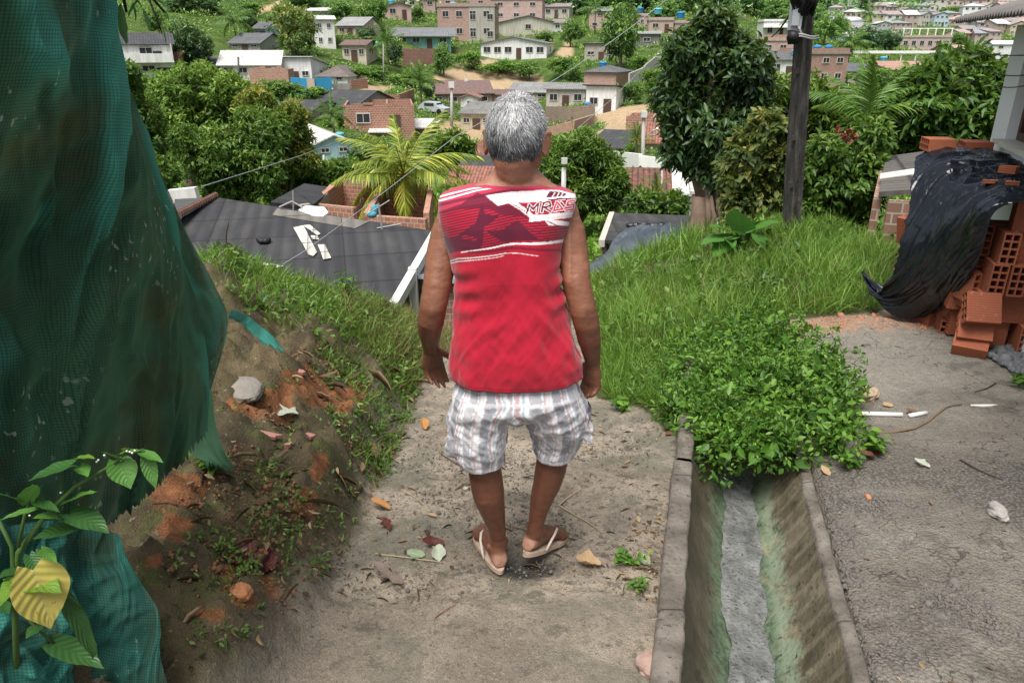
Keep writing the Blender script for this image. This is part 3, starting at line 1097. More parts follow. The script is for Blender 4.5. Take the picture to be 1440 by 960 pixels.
SOLE = .018
gL = hz(-.06, 2.24)
heelL = at(701, 795, 2.225); heelL.z = gL + SOLE + .002
ML = foot(heelL - PO, R(-20), 0.0, None); toes(ML, -1)
heelR = at(746, 771, 2.262)
MR = foot(heelR - PO, R(38), R(14), None); toes(MR, 1)
body.add(*tube([J(701.5, 765, 2.238), ML @ Vector((0, .008, .055)), ML @ Vector((0, .005, .03))], [.032, .033, .030], 16))
body.add(*tube([J(752, 747, 2.268), MR @ Vector((0, .008, .055)), MR @ Vector((0, .005, .03))], [.032, .033, .030], 16))
for M, s_ in ((ML, 1), (MR, 1)):
    for q in (-1, 1):
        body.add(*ellipsoid(M @ Vector((q * .033, .014, .078 + .006 * q)), (.010, .014, .014)))

BV, BF, BN = remeshed(body, .0048, 4, .5)
# fine skin relief: elbows, achilles, neck folds
w1 = vnoise(BV * np.array([1, 1, 2.2]), 26, 3, 21)
BV = BV + BN * (.0009 * w1)[:, None]
tone = np.zeros(len(BV))
hh = BV[:, 2]
tone = np.where(hh < .62, 1.0, np.where(hh < 1.12, .62, .25))
tone = np.where((hh > .62) & (hh < 1.3) & (np.abs(BV[:, 0]) > .17), .50 + .32 * smooth(1.2, .9, hh), tone)
tone += .16 * vnoise(BV, 9, 5, 22) + .10 * vnoise(BV * np.array([1, 1, 3.]), 24, 3, 23)
hs_ = smooth(.085, .03, hh) * smooth(.1, 0, np.abs(hh - .03))
heelw = np.maximum(smooth(.055, .02, np.linalg.norm(BV - np.array(ML @ Vector((0, -.02, .02))), axis=1)), smooth(.055, .02, np.linalg.norm(BV - np.array(MR @ Vector((0, -.02, .02))), axis=1)))


def skin_material():
    t = NT('weathered_skin', .42, .5)
    tn_ = t.attr('tone')
    c = t.ramp(tn_, [(.1, (.40, .185, .12)), (.45, (.255, .108, .062)), (.7, (.19, .078, .044)), (1, (.155, .060, .034))])
    c = t.mix(t.attr('heel'), c, (.44, .24, .17))
    n = t.noise(t.coord('Object'), 42, 5, .6)
    n2 = t.noise(t.coord('Object', (1, 1, 2.5)), 150, 3, .6)
    c = t.mix(t.math('MULTIPLY', t.step(n, .45, .7), .35), c, t.mix(1, c, (.62, .55, .5), 'MULTIPLY'))
    t.base(c)
    t.bump(t.math('ADD', n, t.math('MULTIPLY', n2, .5)), .28, .006)
    t.b.subsurface_method = 'RANDOM_WALK' if hasattr(t.b, 'subsurface_method') else 'BURLEY'
    return t.done(Subsurface_Weight=0.0)


me = np_mesh('body', BV, BF, skin_material(), {'tone': tone, 'heel': heelw})
link('body', me, person)

# ---------------------------------------------------------------- flip-flops
t = NT('worn_foam_sole', .8, .2)
n = t.noise(t.coord('Object'), 35, 4)
zc = t.sep(t.coord('Object'))
t.base(t.ramp(n, [(.3, (.36, .25, .18)), (.7, (.52, .40, .31))])); M_SOLE = t.done()
M_STRAP = m_plain('white_rubber_strap', (.62, .52, .45), .5, .1)


def flipflop(M, mir):
    out = []
    for a in np.linspace(0, 2 * PI, 56, endpoint=False):
        y = .098 + .142 * math.sin(a)
        w = .037 + .011 * smooth(.05, .2, y) - .004 * smooth(.05, .10, y) * smooth(.16, .1, y)
        out.append((float(w) * math.cos(a) * (1.0) + mir * .004, y))
    b = MB(); b.prism(out, -SOLE, -.001)
    b.v = [tuple(M @ Vector(p)) for p in b.v]
    r_ = b.build('flip_flop', M_SOLE, person)
    s = MB()
    for q in (-1, 1):
        pts = [M @ Vector(p) for p in [(q * .041, .045, -.004), (q * .043, .060, .022), (q * .040, .090, .048), (q * .026, .125, .054), (q * .008, .155, .040), (-.012 * mir, .172, .026)]]
        s.tube(pts, .0052, 8, flat=.7)
    s.tube([M @ Vector((-.012 * mir, .172, .026)), M @ Vector((-.014 * mir, .180, .0))], .004, 8)
    s.build('strap', M_STRAP, r_, True)


flipflop(ML, -1); flipflop(MR, 1)

# ---------------------------------------------------------------- shirt
RED = np.array([.43, .011, .032]); MAR = np.array([.095, .008, .026]); WHT = np.array([.78, .72, .72]); PNK = np.array([.48, .04, .085])


def Z6(pts):
    return [(600 + a / 6, 240 + b / 6) for a, b in pts]


def shirt_print(x, y):
    n = len(x)
    C = np.tile(RED, (n, 1))
    d = np.clip(x - 617, -10, 190)
    tt = y - (-.26 * d + .00055 * d * d)
    top = tt < 300
    C[top] = PNK * .92  # light on the shoulders painted in as a pinker yoke
    def put(m, col, a=1.0):
        C[m] = C[m] * (1 - a) + np.asarray(col) * a
    # ruled stripes over the shoulder blades
    low = 372 - .03 * d
    st = (tt > 299) & (tt < 371 - .02 * d) & (y < 348 - .09 * (x - 700))
    fr = np.mod(tt, 3.75) / 3.75
    wd = .42 + .22 * smooth(300, 350, tt)
    put(st & (fr < wd), MAR, .92)
    put((tt > 286.5) & (tt < 291), MAR, .75)
    put(in_poly(x, y, Z6([(430, 185), (505, 205), (560, 262), (610, 305), (700, 292), (780, 340), (860, 400), (620, 372), (560, 330), (430, 320), (300, 325), (110, 365), (110, 345), (300, 280)])), MAR, .82)
    for pl in ([(470, 275), (500, 360), (560, 372), (625, 365), (560, 425), (492, 470), (482, 612), (425, 640), (438, 560), (340, 540), (190, 605), (330, 500), (428, 432), (448, 340)],
               [(770, 425), (935, 580), (650, 604), (560, 540), (515, 505), (650, 492)],
               [(128, 560), (205, 560), (450, 590), (470, 640), (330, 668), (185, 700), (150, 640)]):
        put(in_poly(x, y, Z6(pl)), MAR, 1)
    # pale ruled lines
    def line(pts, w0, w1=None, col=WHT, a=1.0):
        w1 = w0 if w1 is None else w1
        L = len(pts) - 1
        for i in range(L):
            w = w0 + (w1 - w0) * (i + .5) / L
            put(seg_dist(x, y, pts[i], pts[i + 1]) < w / 2, col, a)
    line([(612, 278.5), (640, 271), (665, 265), (700, 261), (730, 258)], 2.6, 1.2)
    line([(612, 284), (640, 276.5), (670, 268), (700, 263)], 3.0, 1.6)
    line([(650, 354.5), (680, 349.5), (708, 345), (735, 343.3), (770, 340.5), (790, 338.5), (803, 335)], 1.4, 5.0)
    line([(660, 354.5), (720, 349.5), (800, 352)], 3.5, 3.5, MAR, .7)
    line([(633, 367.5), (645, 363.5), (662, 362.5), (690, 359), (710, 356.6), (735, 357.5), (755, 359.2)], 2.2, .9)
    line([(634, 370.5), (645, 367.5), (662, 366), (690, 362.5), (709, 360)], 1.8, .8)
    # big pale flash with the lettering
    fl = in_poly(x, y, Z6([(500, 208), (700, 178), (1025, 160), (1120, 165), (1270, 205), (1270, 240), (1000, 252), (860, 268), (700, 275), (600, 297)]))
    put(fl, WHT)
    hair = fl & (np.mod(tt, 2.3) < .5) & (x < 765)
    put(hair, (.55, .42, .44), .7)
    put(in_poly(x, y, Z6([(690, 278), (760, 268), (850, 330), (900, 372), (1235, 345), (1230, 392), (1060, 412), (1150, 425), (1215, 440), (1210, 468), (1130, 462), (1010, 456), (985, 415), (862, 432), (868, 395), (790, 335)])), WHT)
    line([(720, 287), (738, 297), (744, 303)], 1.0, 1.0, MAR)
    line(Z6([(1000, 420), (1080, 460), (1200, 475)]), 1.5, 1.5, MAR)
    line(Z6([(1000, 250), (1120, 235), (1265, 238)]), 2.0, 2.0, MAR)
    put(in_poly(x, y, Z6([(1030, 172), (1110, 176), (1180, 196), (1150, 216), (1000, 222)])), MAR)
    for a in (1052, 1088, 1122):
        line(Z6([(a, 225), (a + 22, 184)]), 1.2, 1.2, WHT)
    # small unreadable line under the letters
    for k in range(22):
        xx = 880 + k * 15
        if k % 5 != 3:
            line(Z6([(xx, 412 - (xx - 880) * .085), (xx + 8, 400 - (xx - 880) * .085)]), .7, .7, (.5, .12, .2), .7)
    letters = [(MAR, [(846, 362), (866, 288), (896, 326), (938, 272), (926, 350)]), (MAR, [(962, 344), (980, 268), (1030, 262), (1038, 296), (982, 306), (1034, 340)]),
               (PNK, [(1062, 334), (1092, 262), (1140, 322), (1062, 334)]), (MAR, [(1128, 268), (1150, 300)]),
               (PNK, [(1240, 252), (1184, 260), (1176, 292), (1234, 286), (1226, 326), (1166, 334)])]
    for wd_, halo in ((21, True), (14.5, False)):
        for col, pts in letters:
            zp = Z6(pts)
            for i in range(len(zp) - 1):
                put(seg_dist(x, y, zp[i], zp[i + 1]) < (wd_ / 6) / 2 * (1.25 if halo else 1.05), WHT if halo else col)
    return C


sh_py = np.array([s[0] for s in SHIRT], float)
srow = np.concatenate([np.linspace(530, 400, 60), np.linspace(399, 256, 190)])
order = np.argsort(sh_py)
itp = lambda k: np.interp(srow, sh_py[order], np.array([s[k] for s in SHIRT], float)[order])


def smooth1(a, n):
    k = np.ones(n) / n
    return np.convolve(np.pad(a, n // 2, mode='edge'), k, 'valid')[:len(a)]


xl_, xr_, Y_s, ry_ = itp(1), itp(2), itp(3), itp(4)
th = np.concatenate([np.linspace(PI, 2 * PI, 300), np.linspace(0, PI, 60)[1:-1]])    # the back half is the finer one
SV = []
for r_, a, b, yc, rb in zip(srow, xl_, xr_, Y_s, ry_):
    m = mpp(720, r_, yc)
    c = J((a + b) / 2, r_, yc); rx = (b - a) / 2 * m
    e = 2 / 2.35
    ct, stn = np.cos(th), np.sin(th)
    x = c.x + rx * np.sign(ct) * np.abs(ct) ** e
    y = c.y + rb * np.sign(stn) * np.abs(stn) ** e
    z = np.full(len(th), c.z)
    # hem dips at the middle of the back
    if r_ > 480:
        z = z + (np.abs(ct) ** 2) * .012 * (r_ - 480) / 50
    SV.append(np.stack([x, y, z], 1))
SV = np.array(SV)
nr_, nc_ = SV.shape[:2]
SVf = SV.reshape(-1, 3)
tht = np.tile(th, nr_); rw = np.repeat(srow, nc_)
nrm = np.stack([np.cos(tht), np.sin(tht), np.zeros(len(tht))], 1)
back = np.clip(-np.sin(tht), 0, 1)
prx, pry = projn(SVf + np.array(PO))
# cloth relief: spine hollow, shoulder blades, drag folds towards the hem
x_ = SVf[:, 0]
dsp = -.014 * np.exp(-((x_ - .0) / .045) ** 2) * smooth(470, 380, rw) * back * smooth(262, 300, rw)
for cx in (-.085, .085):
    dsp += .010 * np.exp(-((x_ - cx) / .055) ** 2 - ((rw - 318) / 30) ** 2) * back
f1 = vnoise(np.stack([x_ * 1.0 + SVf[:, 2] * .35, SVf[:, 1], SVf[:, 2] * .45], 1), 11, 3, 31)
f2 = vnoise(np.stack([x_ - SVf[:, 2] * .5, SVf[:, 1], SVf[:, 2] * .5], 1), 16, 3, 32)
dsp += (.007 * f1 + .004 * f2) * smooth(300, 480, rw) + (.002 * f1) + .0035 * np.sin(tht * 9 + rw * .03) * smooth(440, 560, rw)
rg = 1 - np.abs(vnoise(np.stack([x_ * 1.0 - SVf[:, 2] * .62, SVf[:, 1] * .6, SVf[:, 2] * .35], 1), 6.5, 2, 35)) * 4.5
rg2 = 1 - np.abs(vnoise(np.stack([x_ * 1.0 + SVf[:, 2] * .75, SVf[:, 1] * .6, SVf[:, 2] * .35], 1), 7.5, 2, 36)) * 4.5
dsp += (.0034 * np.clip(rg, 0, 1) * smooth(.02, -.08, x_) + .0034 * np.clip(rg2, 0, 1) * smooth(.0, .09, x_)) * smooth(330, 430, rw)
side = np.exp(-((np.abs(x_) - .15) / .04) ** 2) * np.exp(-((rw - 400) / 40) ** 2)
dsp += .006 * side * np.sin(rw * .22 + x_ * 30)
dsp += .004 * np.exp(-((x_ - .14) / .03) ** 2) * smooth(380, 480, rw) * np.sin(rw * .08)
SVf = SVf + nrm * dsp[:, None]
SVf = SVf + nrm * .003
colr = shirt_print(prx, pry)
front = np.sin(tht) > 0
if front.any():
    colr[front & (rw > 360)] = RED
# hem seam
hem = np.abs(rw - 525.5) < 1.3
colr[hem] = colr[hem] * .62
colr[(rw < 259.5)] = PNK * .8
t = NT('red_jersey', .85, .15)
n = t.noise(t.coord('Object'), 260, 2, .5); nb = t.noise(t.coord('Object'), 9, 4, .6)
cc = t.attr('Col', 'Color')
t.base(t.mix(t.math('MULTIPLY', nb, .25), cc, t.mix(1, cc, (.7, .6, .62), 'MULTIPLY')))
t.bump(n, .25, .002)
t.set(t.b.inputs['Sheen Weight'], .25); t.set(t.b.inputs['Sheen Roughness'], .5)
M_SHIRT = t.done()
SF = grid_faces(nr_, nc_, wrap=True)
Vs = np.concatenate([SVf, SVf[:nc_] * np.array([.97, .95, 1]) + np.array([0, 0, .012])])
lip = np.stack([np.arange(nc_), nr_ * nc_ + np.arange(nc_), nr_ * nc_ + (np.arange(nc_) + 1) % nc_, (np.arange(nc_) + 1) % nc_], 1)
me = np_mesh('shirt', Vs, [SF, lip], M_SHIRT, {'Col': np.concatenate([colr, colr[:nc_] * .5])})
link('shirt', me, person)

# ---------------------------------------------------------------- shorts
so = MB()


def px_ring(px, py, Y, hw, ry):
    return (J(px, py, Y), hw * mpp(720, py, Y), ry)


so.add(*ring_loft([px_ring(724, 583, 2.185, 40, .070), px_ring(725, 574, 2.185, 74, .098), px_ring(726, 562, 2.185, 90, .118), px_ring(726.5, 550, 2.185, 90, .122), px_ring(727, 535, 2.187, 85, .112), px_ring(727, 520, 2.19, 80, .100)], 36, 2.4))
LL = [px_ring(682, 545, 2.18, 44, .100), px_ring(676, 570, 2.18, 43, .106), px_ring(673.5, 595, 2.18, 42, .105), px_ring(673.5, 618, 2.18, 39, .100), px_ring(676, 636, 2.185, 35, .096), px_ring(677.5, 646, 2.187, 33, .093)]
LR = [px_ring(771, 545, 2.19, 45, .102), px_ring(779, 566, 2.20, 47, .110), px_ring(784, 584, 2.215, 46, .112), px_ring(786, 601, 2.235, 43, .108), px_ring(785, 615, 2.25, 35, .100), px_ring(781, 630, 2.255, 29, .092), px_ring(780, 637, 2.255, 27.5, .090)]
# hems slope: tilt the last rings
so.add(*ring_loft(LL, 30, 2.2)); so.add(*ring_loft(LR, 30, 2.2))
so.box(J(639, 606, 2.18), (.035, .13, .12), rot=Matrix.Rotation(R(6), 4, 'Y'))
so.box(J(824, 594, 2.21), (.03, .12, .10), rot=Matrix.Rotation(R(-12), 4, 'Y'))
OV, OF, ON = remeshed(so, .0042, 9, .5)
left = OV[:, 0] < J(720, 590, 2.19).x
ax_l = np.array([[c[0].x, c[0].y, c[0].z] for c in LL]); ax_r = np.array([[c[0].x, c[0].y, c[0].z] for c in LR])
ang = np.empty(len(OV))
for msk, ax in ((left, ax_l), (~left, ax_r)):
    o_ = np.argsort(ax[:, 2])
    cx = np.interp(OV[msk, 2], ax[o_, 2], ax[o_, 0]); cy = np.interp(OV[msk, 2], ax[o_, 2], ax[o_, 1])
    ang[msk] = np.arctan2(OV[msk, 0] - cx, -(OV[msk, 1] - cy))
zz = OV[:, 2]
fo = vnoise(np.stack([OV[:, 0] + zz * .7, OV[:, 1], zz * .8], 1), 12, 3, 41)
fo2 = vnoise(np.stack([OV[:, 0] * .6 - zz, OV[:, 1] * .6, zz * 1.3], 1), 15, 2, 42)
fo3 = vnoise(np.stack([OV[:, 0], OV[:, 1], zz * .5], 1), 30, 3, 43)
hemz = np.where(left, ax_l[-1, 2], ax_r[-1, 2])
amp = smooth(hemz - .01, hemz + .05, zz)
hi_ = smooth(J(720, 540, 2.185).z, J(720, 565, 2.185).z, zz)
OV = OV + ON * ((.011 * fo + .0055 * fo2 * np.where(left, .6, 1.3) + .0045 * fo3) * (.35 + .65 * amp) * hi_)[:, None]
u = ang * .105 + .006 * fo2
v = zz + .01 * fo
base = np.tile(np.array([.72, .70, .72]), (len(OV), 1))
def band(c, w, per, uu): return np.abs(np.mod(uu - c + per / 2, per) - per / 2) < w / 2
def putb(m, col, a): base[m] = base[m] * (1 - a) + np.asarray(col) * a
PER = .118
putb(band(.020, .030, PER, u), (.20, .205, .235), .72)
putb(band(.078, .026, PER, u), (.30, .30, .33), .6)
putb(band(.0425, .012, PER, u), (.40, .17, .17), .6)
putb(band(.098, .010, PER, u), (.42, .20, .20), .55)
for c_ in (.001, .039, .060, .0645, .0955):
    putb(band(c_, .0024, PER, u), (.82, .86, .90), .9)
for c_ in (.0335, .0905, .055):
    putb(band(c_, .003, PER, u), (.22, .40, .46), .75)
putb(band(.03, .034, .13, v), (.36, .36, .39), .22)
putb(band(.095, .012, .13, v), (.85, .85, .88), .45)
for c_ in (.055, .075):
    putb(band(c_, .0025, .13, v), (.33, .45, .5), .45)
hm = np.abs(zz - hemz - .022) < .0022
putb(hm & (zz < hemz + .03), (.32, .3, .3), .6)
pk = smooth(.030, .0, np.abs(zz - J(0, 583, 2.18).z)) * ((np.abs(ang) > 1.1))
t = NT('plaid_cotton', .9, .12)
n = t.noise(t.coord('Object'), 300, 2, .5); nb = t.noise(t.coord('Object'), 14, 4, .6)
cc = t.attr('Col', 'Color')
t.base(t.mix(t.math('MULTIPLY', t.step(nb, .4, .7), .3), cc, t.mix(1, cc, (.72, .7, .72), 'MULTIPLY')))
t.bump(t.math('ADD', nb, t.math('MULTIPLY', n, .4)), .5, .006)
M_SHORT = t.done()
shorts = link('shorts', np_mesh('shorts', OV, OF, M_SHORT, {'Col': base}), person)
# pocket flaps on the outside of each leg
for px, py, Y, dx, tilt in ((633, 590, 2.165, -1, 8), (829, 578, 2.20, 1, -10)):
    c = J(px, py, Y)
    nn = 12; V = []
    for i in range(nn):
        for j in range(5):
            a = (i / (nn - 1) - .5)
            V.append((c.x + dx * (.006 + .004 * math.cos(a * 3) - .004 * (j == 0)) - dx * .02 * abs(a) ** 1.5 * 2 + (j * .011) * math.tan(R(tilt)), c.y + a * .14, c.z + .02 - j * .011 - .006 * (1 - abs(2 * a))))
    V = np.array(V)
    colf = np.tile([.42, .42, .46], (len(V), 1)); colf[np.arange(len(V)) % 5 == 4] = .6
    link('pocket_flap', np_mesh('pocket_flap', V, grid_faces(nn, 5), M_SHORT, {'Col': colf}), shorts)

# ---------------------------------------------------------------- hair
HMi = HM
g = np.random.default_rng(5)
def scalp(n):
    """points on the hairy part of the head, head space"""
    out = []
    while len(out) < n:
        d = g.normal(size=3); d /= np.linalg.norm(d)
        p = np.array([d[0] * .0765, d[1] * .094 - .010, d[2] * (.100 if d[2] > 0 else .126) + .004])
        # hairline: forehead, temples, ears, nape
        yl, zl = p[1], p[2]
        if yl > .062 and zl < .055: continue
        lim = (-.116 + .5 * max(0, abs(p[0]) - .022)) if yl < -.046 else (-.050 if yl < -.034 else (-.004 if yl < .02 else (-.018 if yl < .035 else .02)))
        if yl < -.040: lim += .010 * abs(p[0]) / .05 * (abs(p[0]) > .03) - .006 * math.exp(-(p[0] / .012) ** 2)
        if zl < lim: continue
        out.append(np.concatenate([p, d]))
    return np.array(out)


NH = 26000
sp = scalp(NH)
p0, nd = sp[:, :3], sp[:, 3:]
crown_pt = np.array([.012, -.045, .098])
flow = p0 - crown_pt
flow = flow - nd * (flow * nd).sum(1, keepdims=True)
flow /= np.linalg.norm(flow, axis=1, keepdims=True) + 1e-6
tw = np.cross(nd, flow)
clump = vnoise(p0, 55, 2, 51)
clump2 = vnoise(p0, 120, 2, 52)
D = flow + tw * (.35 + .9 * clump[:, None]) + nd * (.07 + .28 * np.abs(clump2)[:, None]) + .22 * g.normal(size=(NH, 3))
D /= np.linalg.norm(D, axis=1, keepdims=True)
ln = g.uniform(.012, .027, NH) * (1 - .35 * smooth(-.02, -.07, p0[:, 2]))
wd = g.uniform(.00045, .0009, NH)
side_v = np.cross(D, nd); side_v /= np.linalg.norm(side_v, axis=1, keepdims=True) + 1e-9
a0 = p0 * 1.0
a1 = a0 + D * (ln * .5)[:, None] + nd * .003
a2 = a0 + D * ln[:, None] - nd * (ln * .10)[:, None] + np.array([0, 0, -.15]) * ln[:, None]
V = np.stack([a0 - side_v * wd[:, None], a0 + side_v * wd[:, None], a1 + side_v * (wd * .8)[:, None], a1 - side_v * (wd * .8)[:, None], a2], 1).reshape(-1, 3)
b_ = np.arange(NH) * 5
Fq = np.stack([b_, b_ + 1, b_ + 2, b_ + 3], 1); Ft = np.stack([b_ + 3, b_ + 2, b_ + 4], 1)
hz_ = p0[:, 2]
sh = np.clip(.18 + .52 * smooth(-.065, .045, hz_ + .015 * clump - .06 * (p0[:, 0] < -.02) * .25) + .30 * g.normal(size=NH) * .55 + .22 * clump, 0, 1)
M4 = np.array(HM)
V = V @ M4[:3, :3].T + M4[:3, 3]
t = NT('grey_hair', .45, .45)
t.base(t.ramp(t.attr('shade'), [(0, (.028, .028, .031)), (.35, (.13, .135, .142)), (.65, (.36, .365, .375)), (1, (.66, .66, .66))]))
M_HAIR = t.done()
# scalp cap under the strands
cv, cf = ellipsoid((0, -.010, .004), (.0770, .0945, .1005), None, 60, 44)
cv = np.array([tuple(v) for v in cv]); cv[:, 2] = np.where(cv[:, 2] < .004, .004 + (cv[:, 2] - .004) * 1.25, cv[:, 2])
def hairy(p):
    yl, zl = p[:, 1], p[:, 2]
    lim = np.where(yl < -.046, -.108 + .5 * np.maximum(0, np.abs(p[:, 0]) - .022), np.where(yl < -.034, -.046, np.where(yl < .02, .0, np.where(yl < .035, -.012, .024))))
    return (zl > lim) & ~((yl > .058) & (zl < .058))
hv = hairy(cv)
cfq = np.array([f for f in cf if len(f) == 4]); cft = np.array([f for f in cf if len(f) == 3])
kq = cfq[hv[cfq].all(1)]; kt = cft[hv[cft].all(1)]
cvw = cv @ M4[:3, :3].T + M4[:3, 3]
shc = np.clip(.02 + .20 * smooth(-.07, .05, cv[:, 2]), 0, 1)
o0 = len(V)
parts = [Fq, Ft, kq + o0] + ([kt + o0] if len(kt) else [])
link('hair', np_mesh('hair', np.concatenate([V, cvw]), parts, M_HAIR, {'shade': np.concatenate([np.repeat(sh, 5), shc])}), person)
# ------------------------------------------------------------------ green shade net hung on the left
def catmull(P, n):
    """P (m,3) control points -> n samples"""
    P = np.asarray(P, float)
    m = len(P)
    t = np.linspace(0, m - 1, n)
    i = np.clip(t.astype(int), 0, m - 2)
    f = (t - i)[:, None]
    p0 = P[np.clip(i - 1, 0, m - 1)]; p1 = P[i]; p2 = P[i + 1]; p3 = P[np.clip(i + 2, 0, m - 1)]
    return .5 * (2 * p1 + (p2 - p0) * f + (2 * p0 - 5 * p1 + 4 * p2 - p3) * f ** 2 + (3 * p1 - p0 - 3 * p2 + p3) * f ** 3)


def net_material(name, spec, c_dark, c_mid, c_lit):
    t = NT(name, .75, .25)
    uv = t.coord('UV')
    s = t.sep(uv)
    n = t.noise(t.coord('UV', (1.6, .55, 1)), 1.5, 5, .6, .4)
    nb = t.noise(uv, 3.7, 5, .65)
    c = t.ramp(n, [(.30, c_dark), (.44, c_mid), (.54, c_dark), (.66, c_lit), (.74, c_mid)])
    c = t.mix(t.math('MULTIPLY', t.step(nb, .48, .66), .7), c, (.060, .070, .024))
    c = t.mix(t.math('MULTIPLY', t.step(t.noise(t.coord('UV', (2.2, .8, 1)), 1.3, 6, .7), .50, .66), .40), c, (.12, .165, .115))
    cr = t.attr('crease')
    c = t.mix(t.math('MULTIPLY', t.step(cr, .25, .8), .85), c, c_lit)  # highlight along the fold ridges painted into the net colour
    # thread structure
    wx = t.math('ABSOLUTE', t.math('SINE', t.math('MULTIPLY', s[0], 620)))
    wy = t.math('ABSOLUTE', t.math('SINE', t.math('ADD', t.math('MULTIPLY', s[1], 470), t.math('MULTIPLY', nb, 9))))
    wv = t.math('MULTIPLY', wx, wy)
    c = t.mix(t.math('MULTIPLY', t.step(wv, .45, .10), .5), c, (.006, .014, .009))
    # pale flecks of lint caught in the mesh
    fl = t.noise(t.coord('UV', (75, 34, 1)), 1, 2, .4)
    fm = t.step(t.noise(uv, 2.3, 3, .5), .50, .62)
    c = t.mix(t.math('MULTIPLY', t.math('MULTIPLY', t.step(fl, .64, .69), fm), .75), c, (.30, .36, .30))
    t.base(c)
    t.bump(nb, .3, .004)
    tr = t.node('ShaderNodeBsdfTranslucent', {'Color': c})
    ms = t.node('ShaderNodeMixShader', {0: .22, 1: t.b.outputs[0], 2: tr.outputs[0]})
    tp = t.node('ShaderNodeBsdfTransparent')
    hole = t.math('MULTIPLY', t.step(wv, .12, .02), t.attr('open'))
    m2 = t.node('ShaderNodeMixShader', {0: hole, 1: ms.outputs[0], 2: tp.outputs[0]})
    t.l.new(m2.outputs[0], t.out.inputs['Surface'])
    return t.m


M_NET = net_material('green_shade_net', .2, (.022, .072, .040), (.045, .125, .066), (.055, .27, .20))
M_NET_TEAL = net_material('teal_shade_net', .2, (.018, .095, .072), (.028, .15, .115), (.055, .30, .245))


def drape(name, rows, nu, nv, mat, parent=None, fold=1.0, seed=0, open_edge=None, fringe=0.0, fs=1.0, diag=0.0):
    """rows: lists of (px,py,Y) control points across, from top to bottom"""
    C = [catmull([at(*p) for p in r], nu) for r in rows]
    C = np.stack(C)                                  # rows x nu x 3
    G = np.stack([catmull(C[:, j], nv) for j in range(nu)], 1)   # nv x nu x 3
    du = np.gradient(G, axis=1); dv = np.gradient(G, axis=0)
    N = np.cross(du, dv); N /= np.linalg.norm(N, axis=2, keepdims=True) + 1e-9
    N *= np.sign((N * (np.array([0, 0, CZ]) - G)).sum(2, keepdims=True))
    ul = np.cumsum(np.linalg.norm(du, axis=2), 1); vl = np.cumsum(np.linalg.norm(dv, axis=2), 0)
    U = ul; Vv = vl
    q = np.stack([U.ravel(), Vv.ravel() * .28, np.zeros(U.size)], 1)
    w1 = vnoise(q, 2.2 * fs, 3, seed + .3).reshape(U.shape)
    w2 = vnoise(q + .2 * w1.reshape(-1, 1), 5.5 * fs, 3, seed + 1.3).reshape(U.shape)
    w3 = vnoise(np.stack([U.ravel() + .5 * Vv.ravel(), Vv.ravel() * .8, np.zeros(U.size)], 1), 7 * fs, 3, seed + 2.3).reshape(U.shape)
    r1 = 1 - np.abs(w1) * 3.0; r2 = 1 - np.abs(w2) * 3.0
    d = fold * (.055 * w1 * 1.5 + .030 * np.clip(r1, -.5, 1) + .016 * np.clip(r2, -.5, 1) + .010 * w3)
    if diag:
        qd = np.stack([(U * .55 + Vv * .84).ravel() * 1.0, (U * .84 - Vv * .55).ravel() * .22, np.zeros(U.size)], 1)
        w4 = vnoise(qd, 4.2, 2, seed + 8); w5 = vnoise(qd + .1 * w1.reshape(-1, 1), 10, 2, seed + 9)
        d = d + diag * (.9 * np.clip(1 - np.abs(w4) * 4, 0, 1) + .45 * np.clip(1 - np.abs(w5) * 4, 0, 1)).reshape(U.shape)
    d = d * (1 - .80 * smooth(.72, 1.0, np.linspace(0, 1, nu)))[None, :]
    G = G + N * d[..., None]
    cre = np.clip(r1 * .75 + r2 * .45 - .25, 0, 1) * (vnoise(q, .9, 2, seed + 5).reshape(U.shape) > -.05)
    op = np.zeros(U.shape) if open_edge is None else smooth(open_edge, 1, np.linspace(0, 1, nu))[None, :] * np.ones((nv, 1))
    if fringe:
        G[-1] += N[-1] * 0 + np.array([0, 0, -1]) * (fringe * rng.random((nu, 1)))
    me = np_mesh(name, G.reshape(-1, 3), grid_faces(nv, nu), mat, {'crease': cre.ravel(), 'open': op.ravel()}, uv=np.stack([U.ravel(), Vv.ravel()], 1))
    return link(name, me, parent)


net = thing('shade_net', 'big dark green mesh net hanging in folds over the left bank', 'net', (-1.2, 1.9, .3))
MI = Matrix.Translation((1.2, -1.9, -.3))
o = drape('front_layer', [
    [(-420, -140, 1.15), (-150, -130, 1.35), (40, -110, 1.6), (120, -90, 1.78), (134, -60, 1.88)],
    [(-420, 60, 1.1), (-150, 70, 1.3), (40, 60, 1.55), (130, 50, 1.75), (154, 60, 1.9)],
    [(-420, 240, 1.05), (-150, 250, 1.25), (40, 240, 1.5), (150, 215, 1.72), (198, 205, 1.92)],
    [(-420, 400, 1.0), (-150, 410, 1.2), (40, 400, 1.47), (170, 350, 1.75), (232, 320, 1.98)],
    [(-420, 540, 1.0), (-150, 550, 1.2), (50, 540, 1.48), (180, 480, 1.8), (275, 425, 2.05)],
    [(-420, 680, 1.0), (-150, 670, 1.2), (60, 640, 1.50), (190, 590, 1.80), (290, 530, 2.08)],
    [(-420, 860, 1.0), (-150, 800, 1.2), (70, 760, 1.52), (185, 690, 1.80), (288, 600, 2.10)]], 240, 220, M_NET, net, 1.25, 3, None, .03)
o.matrix_parent_inverse = MI
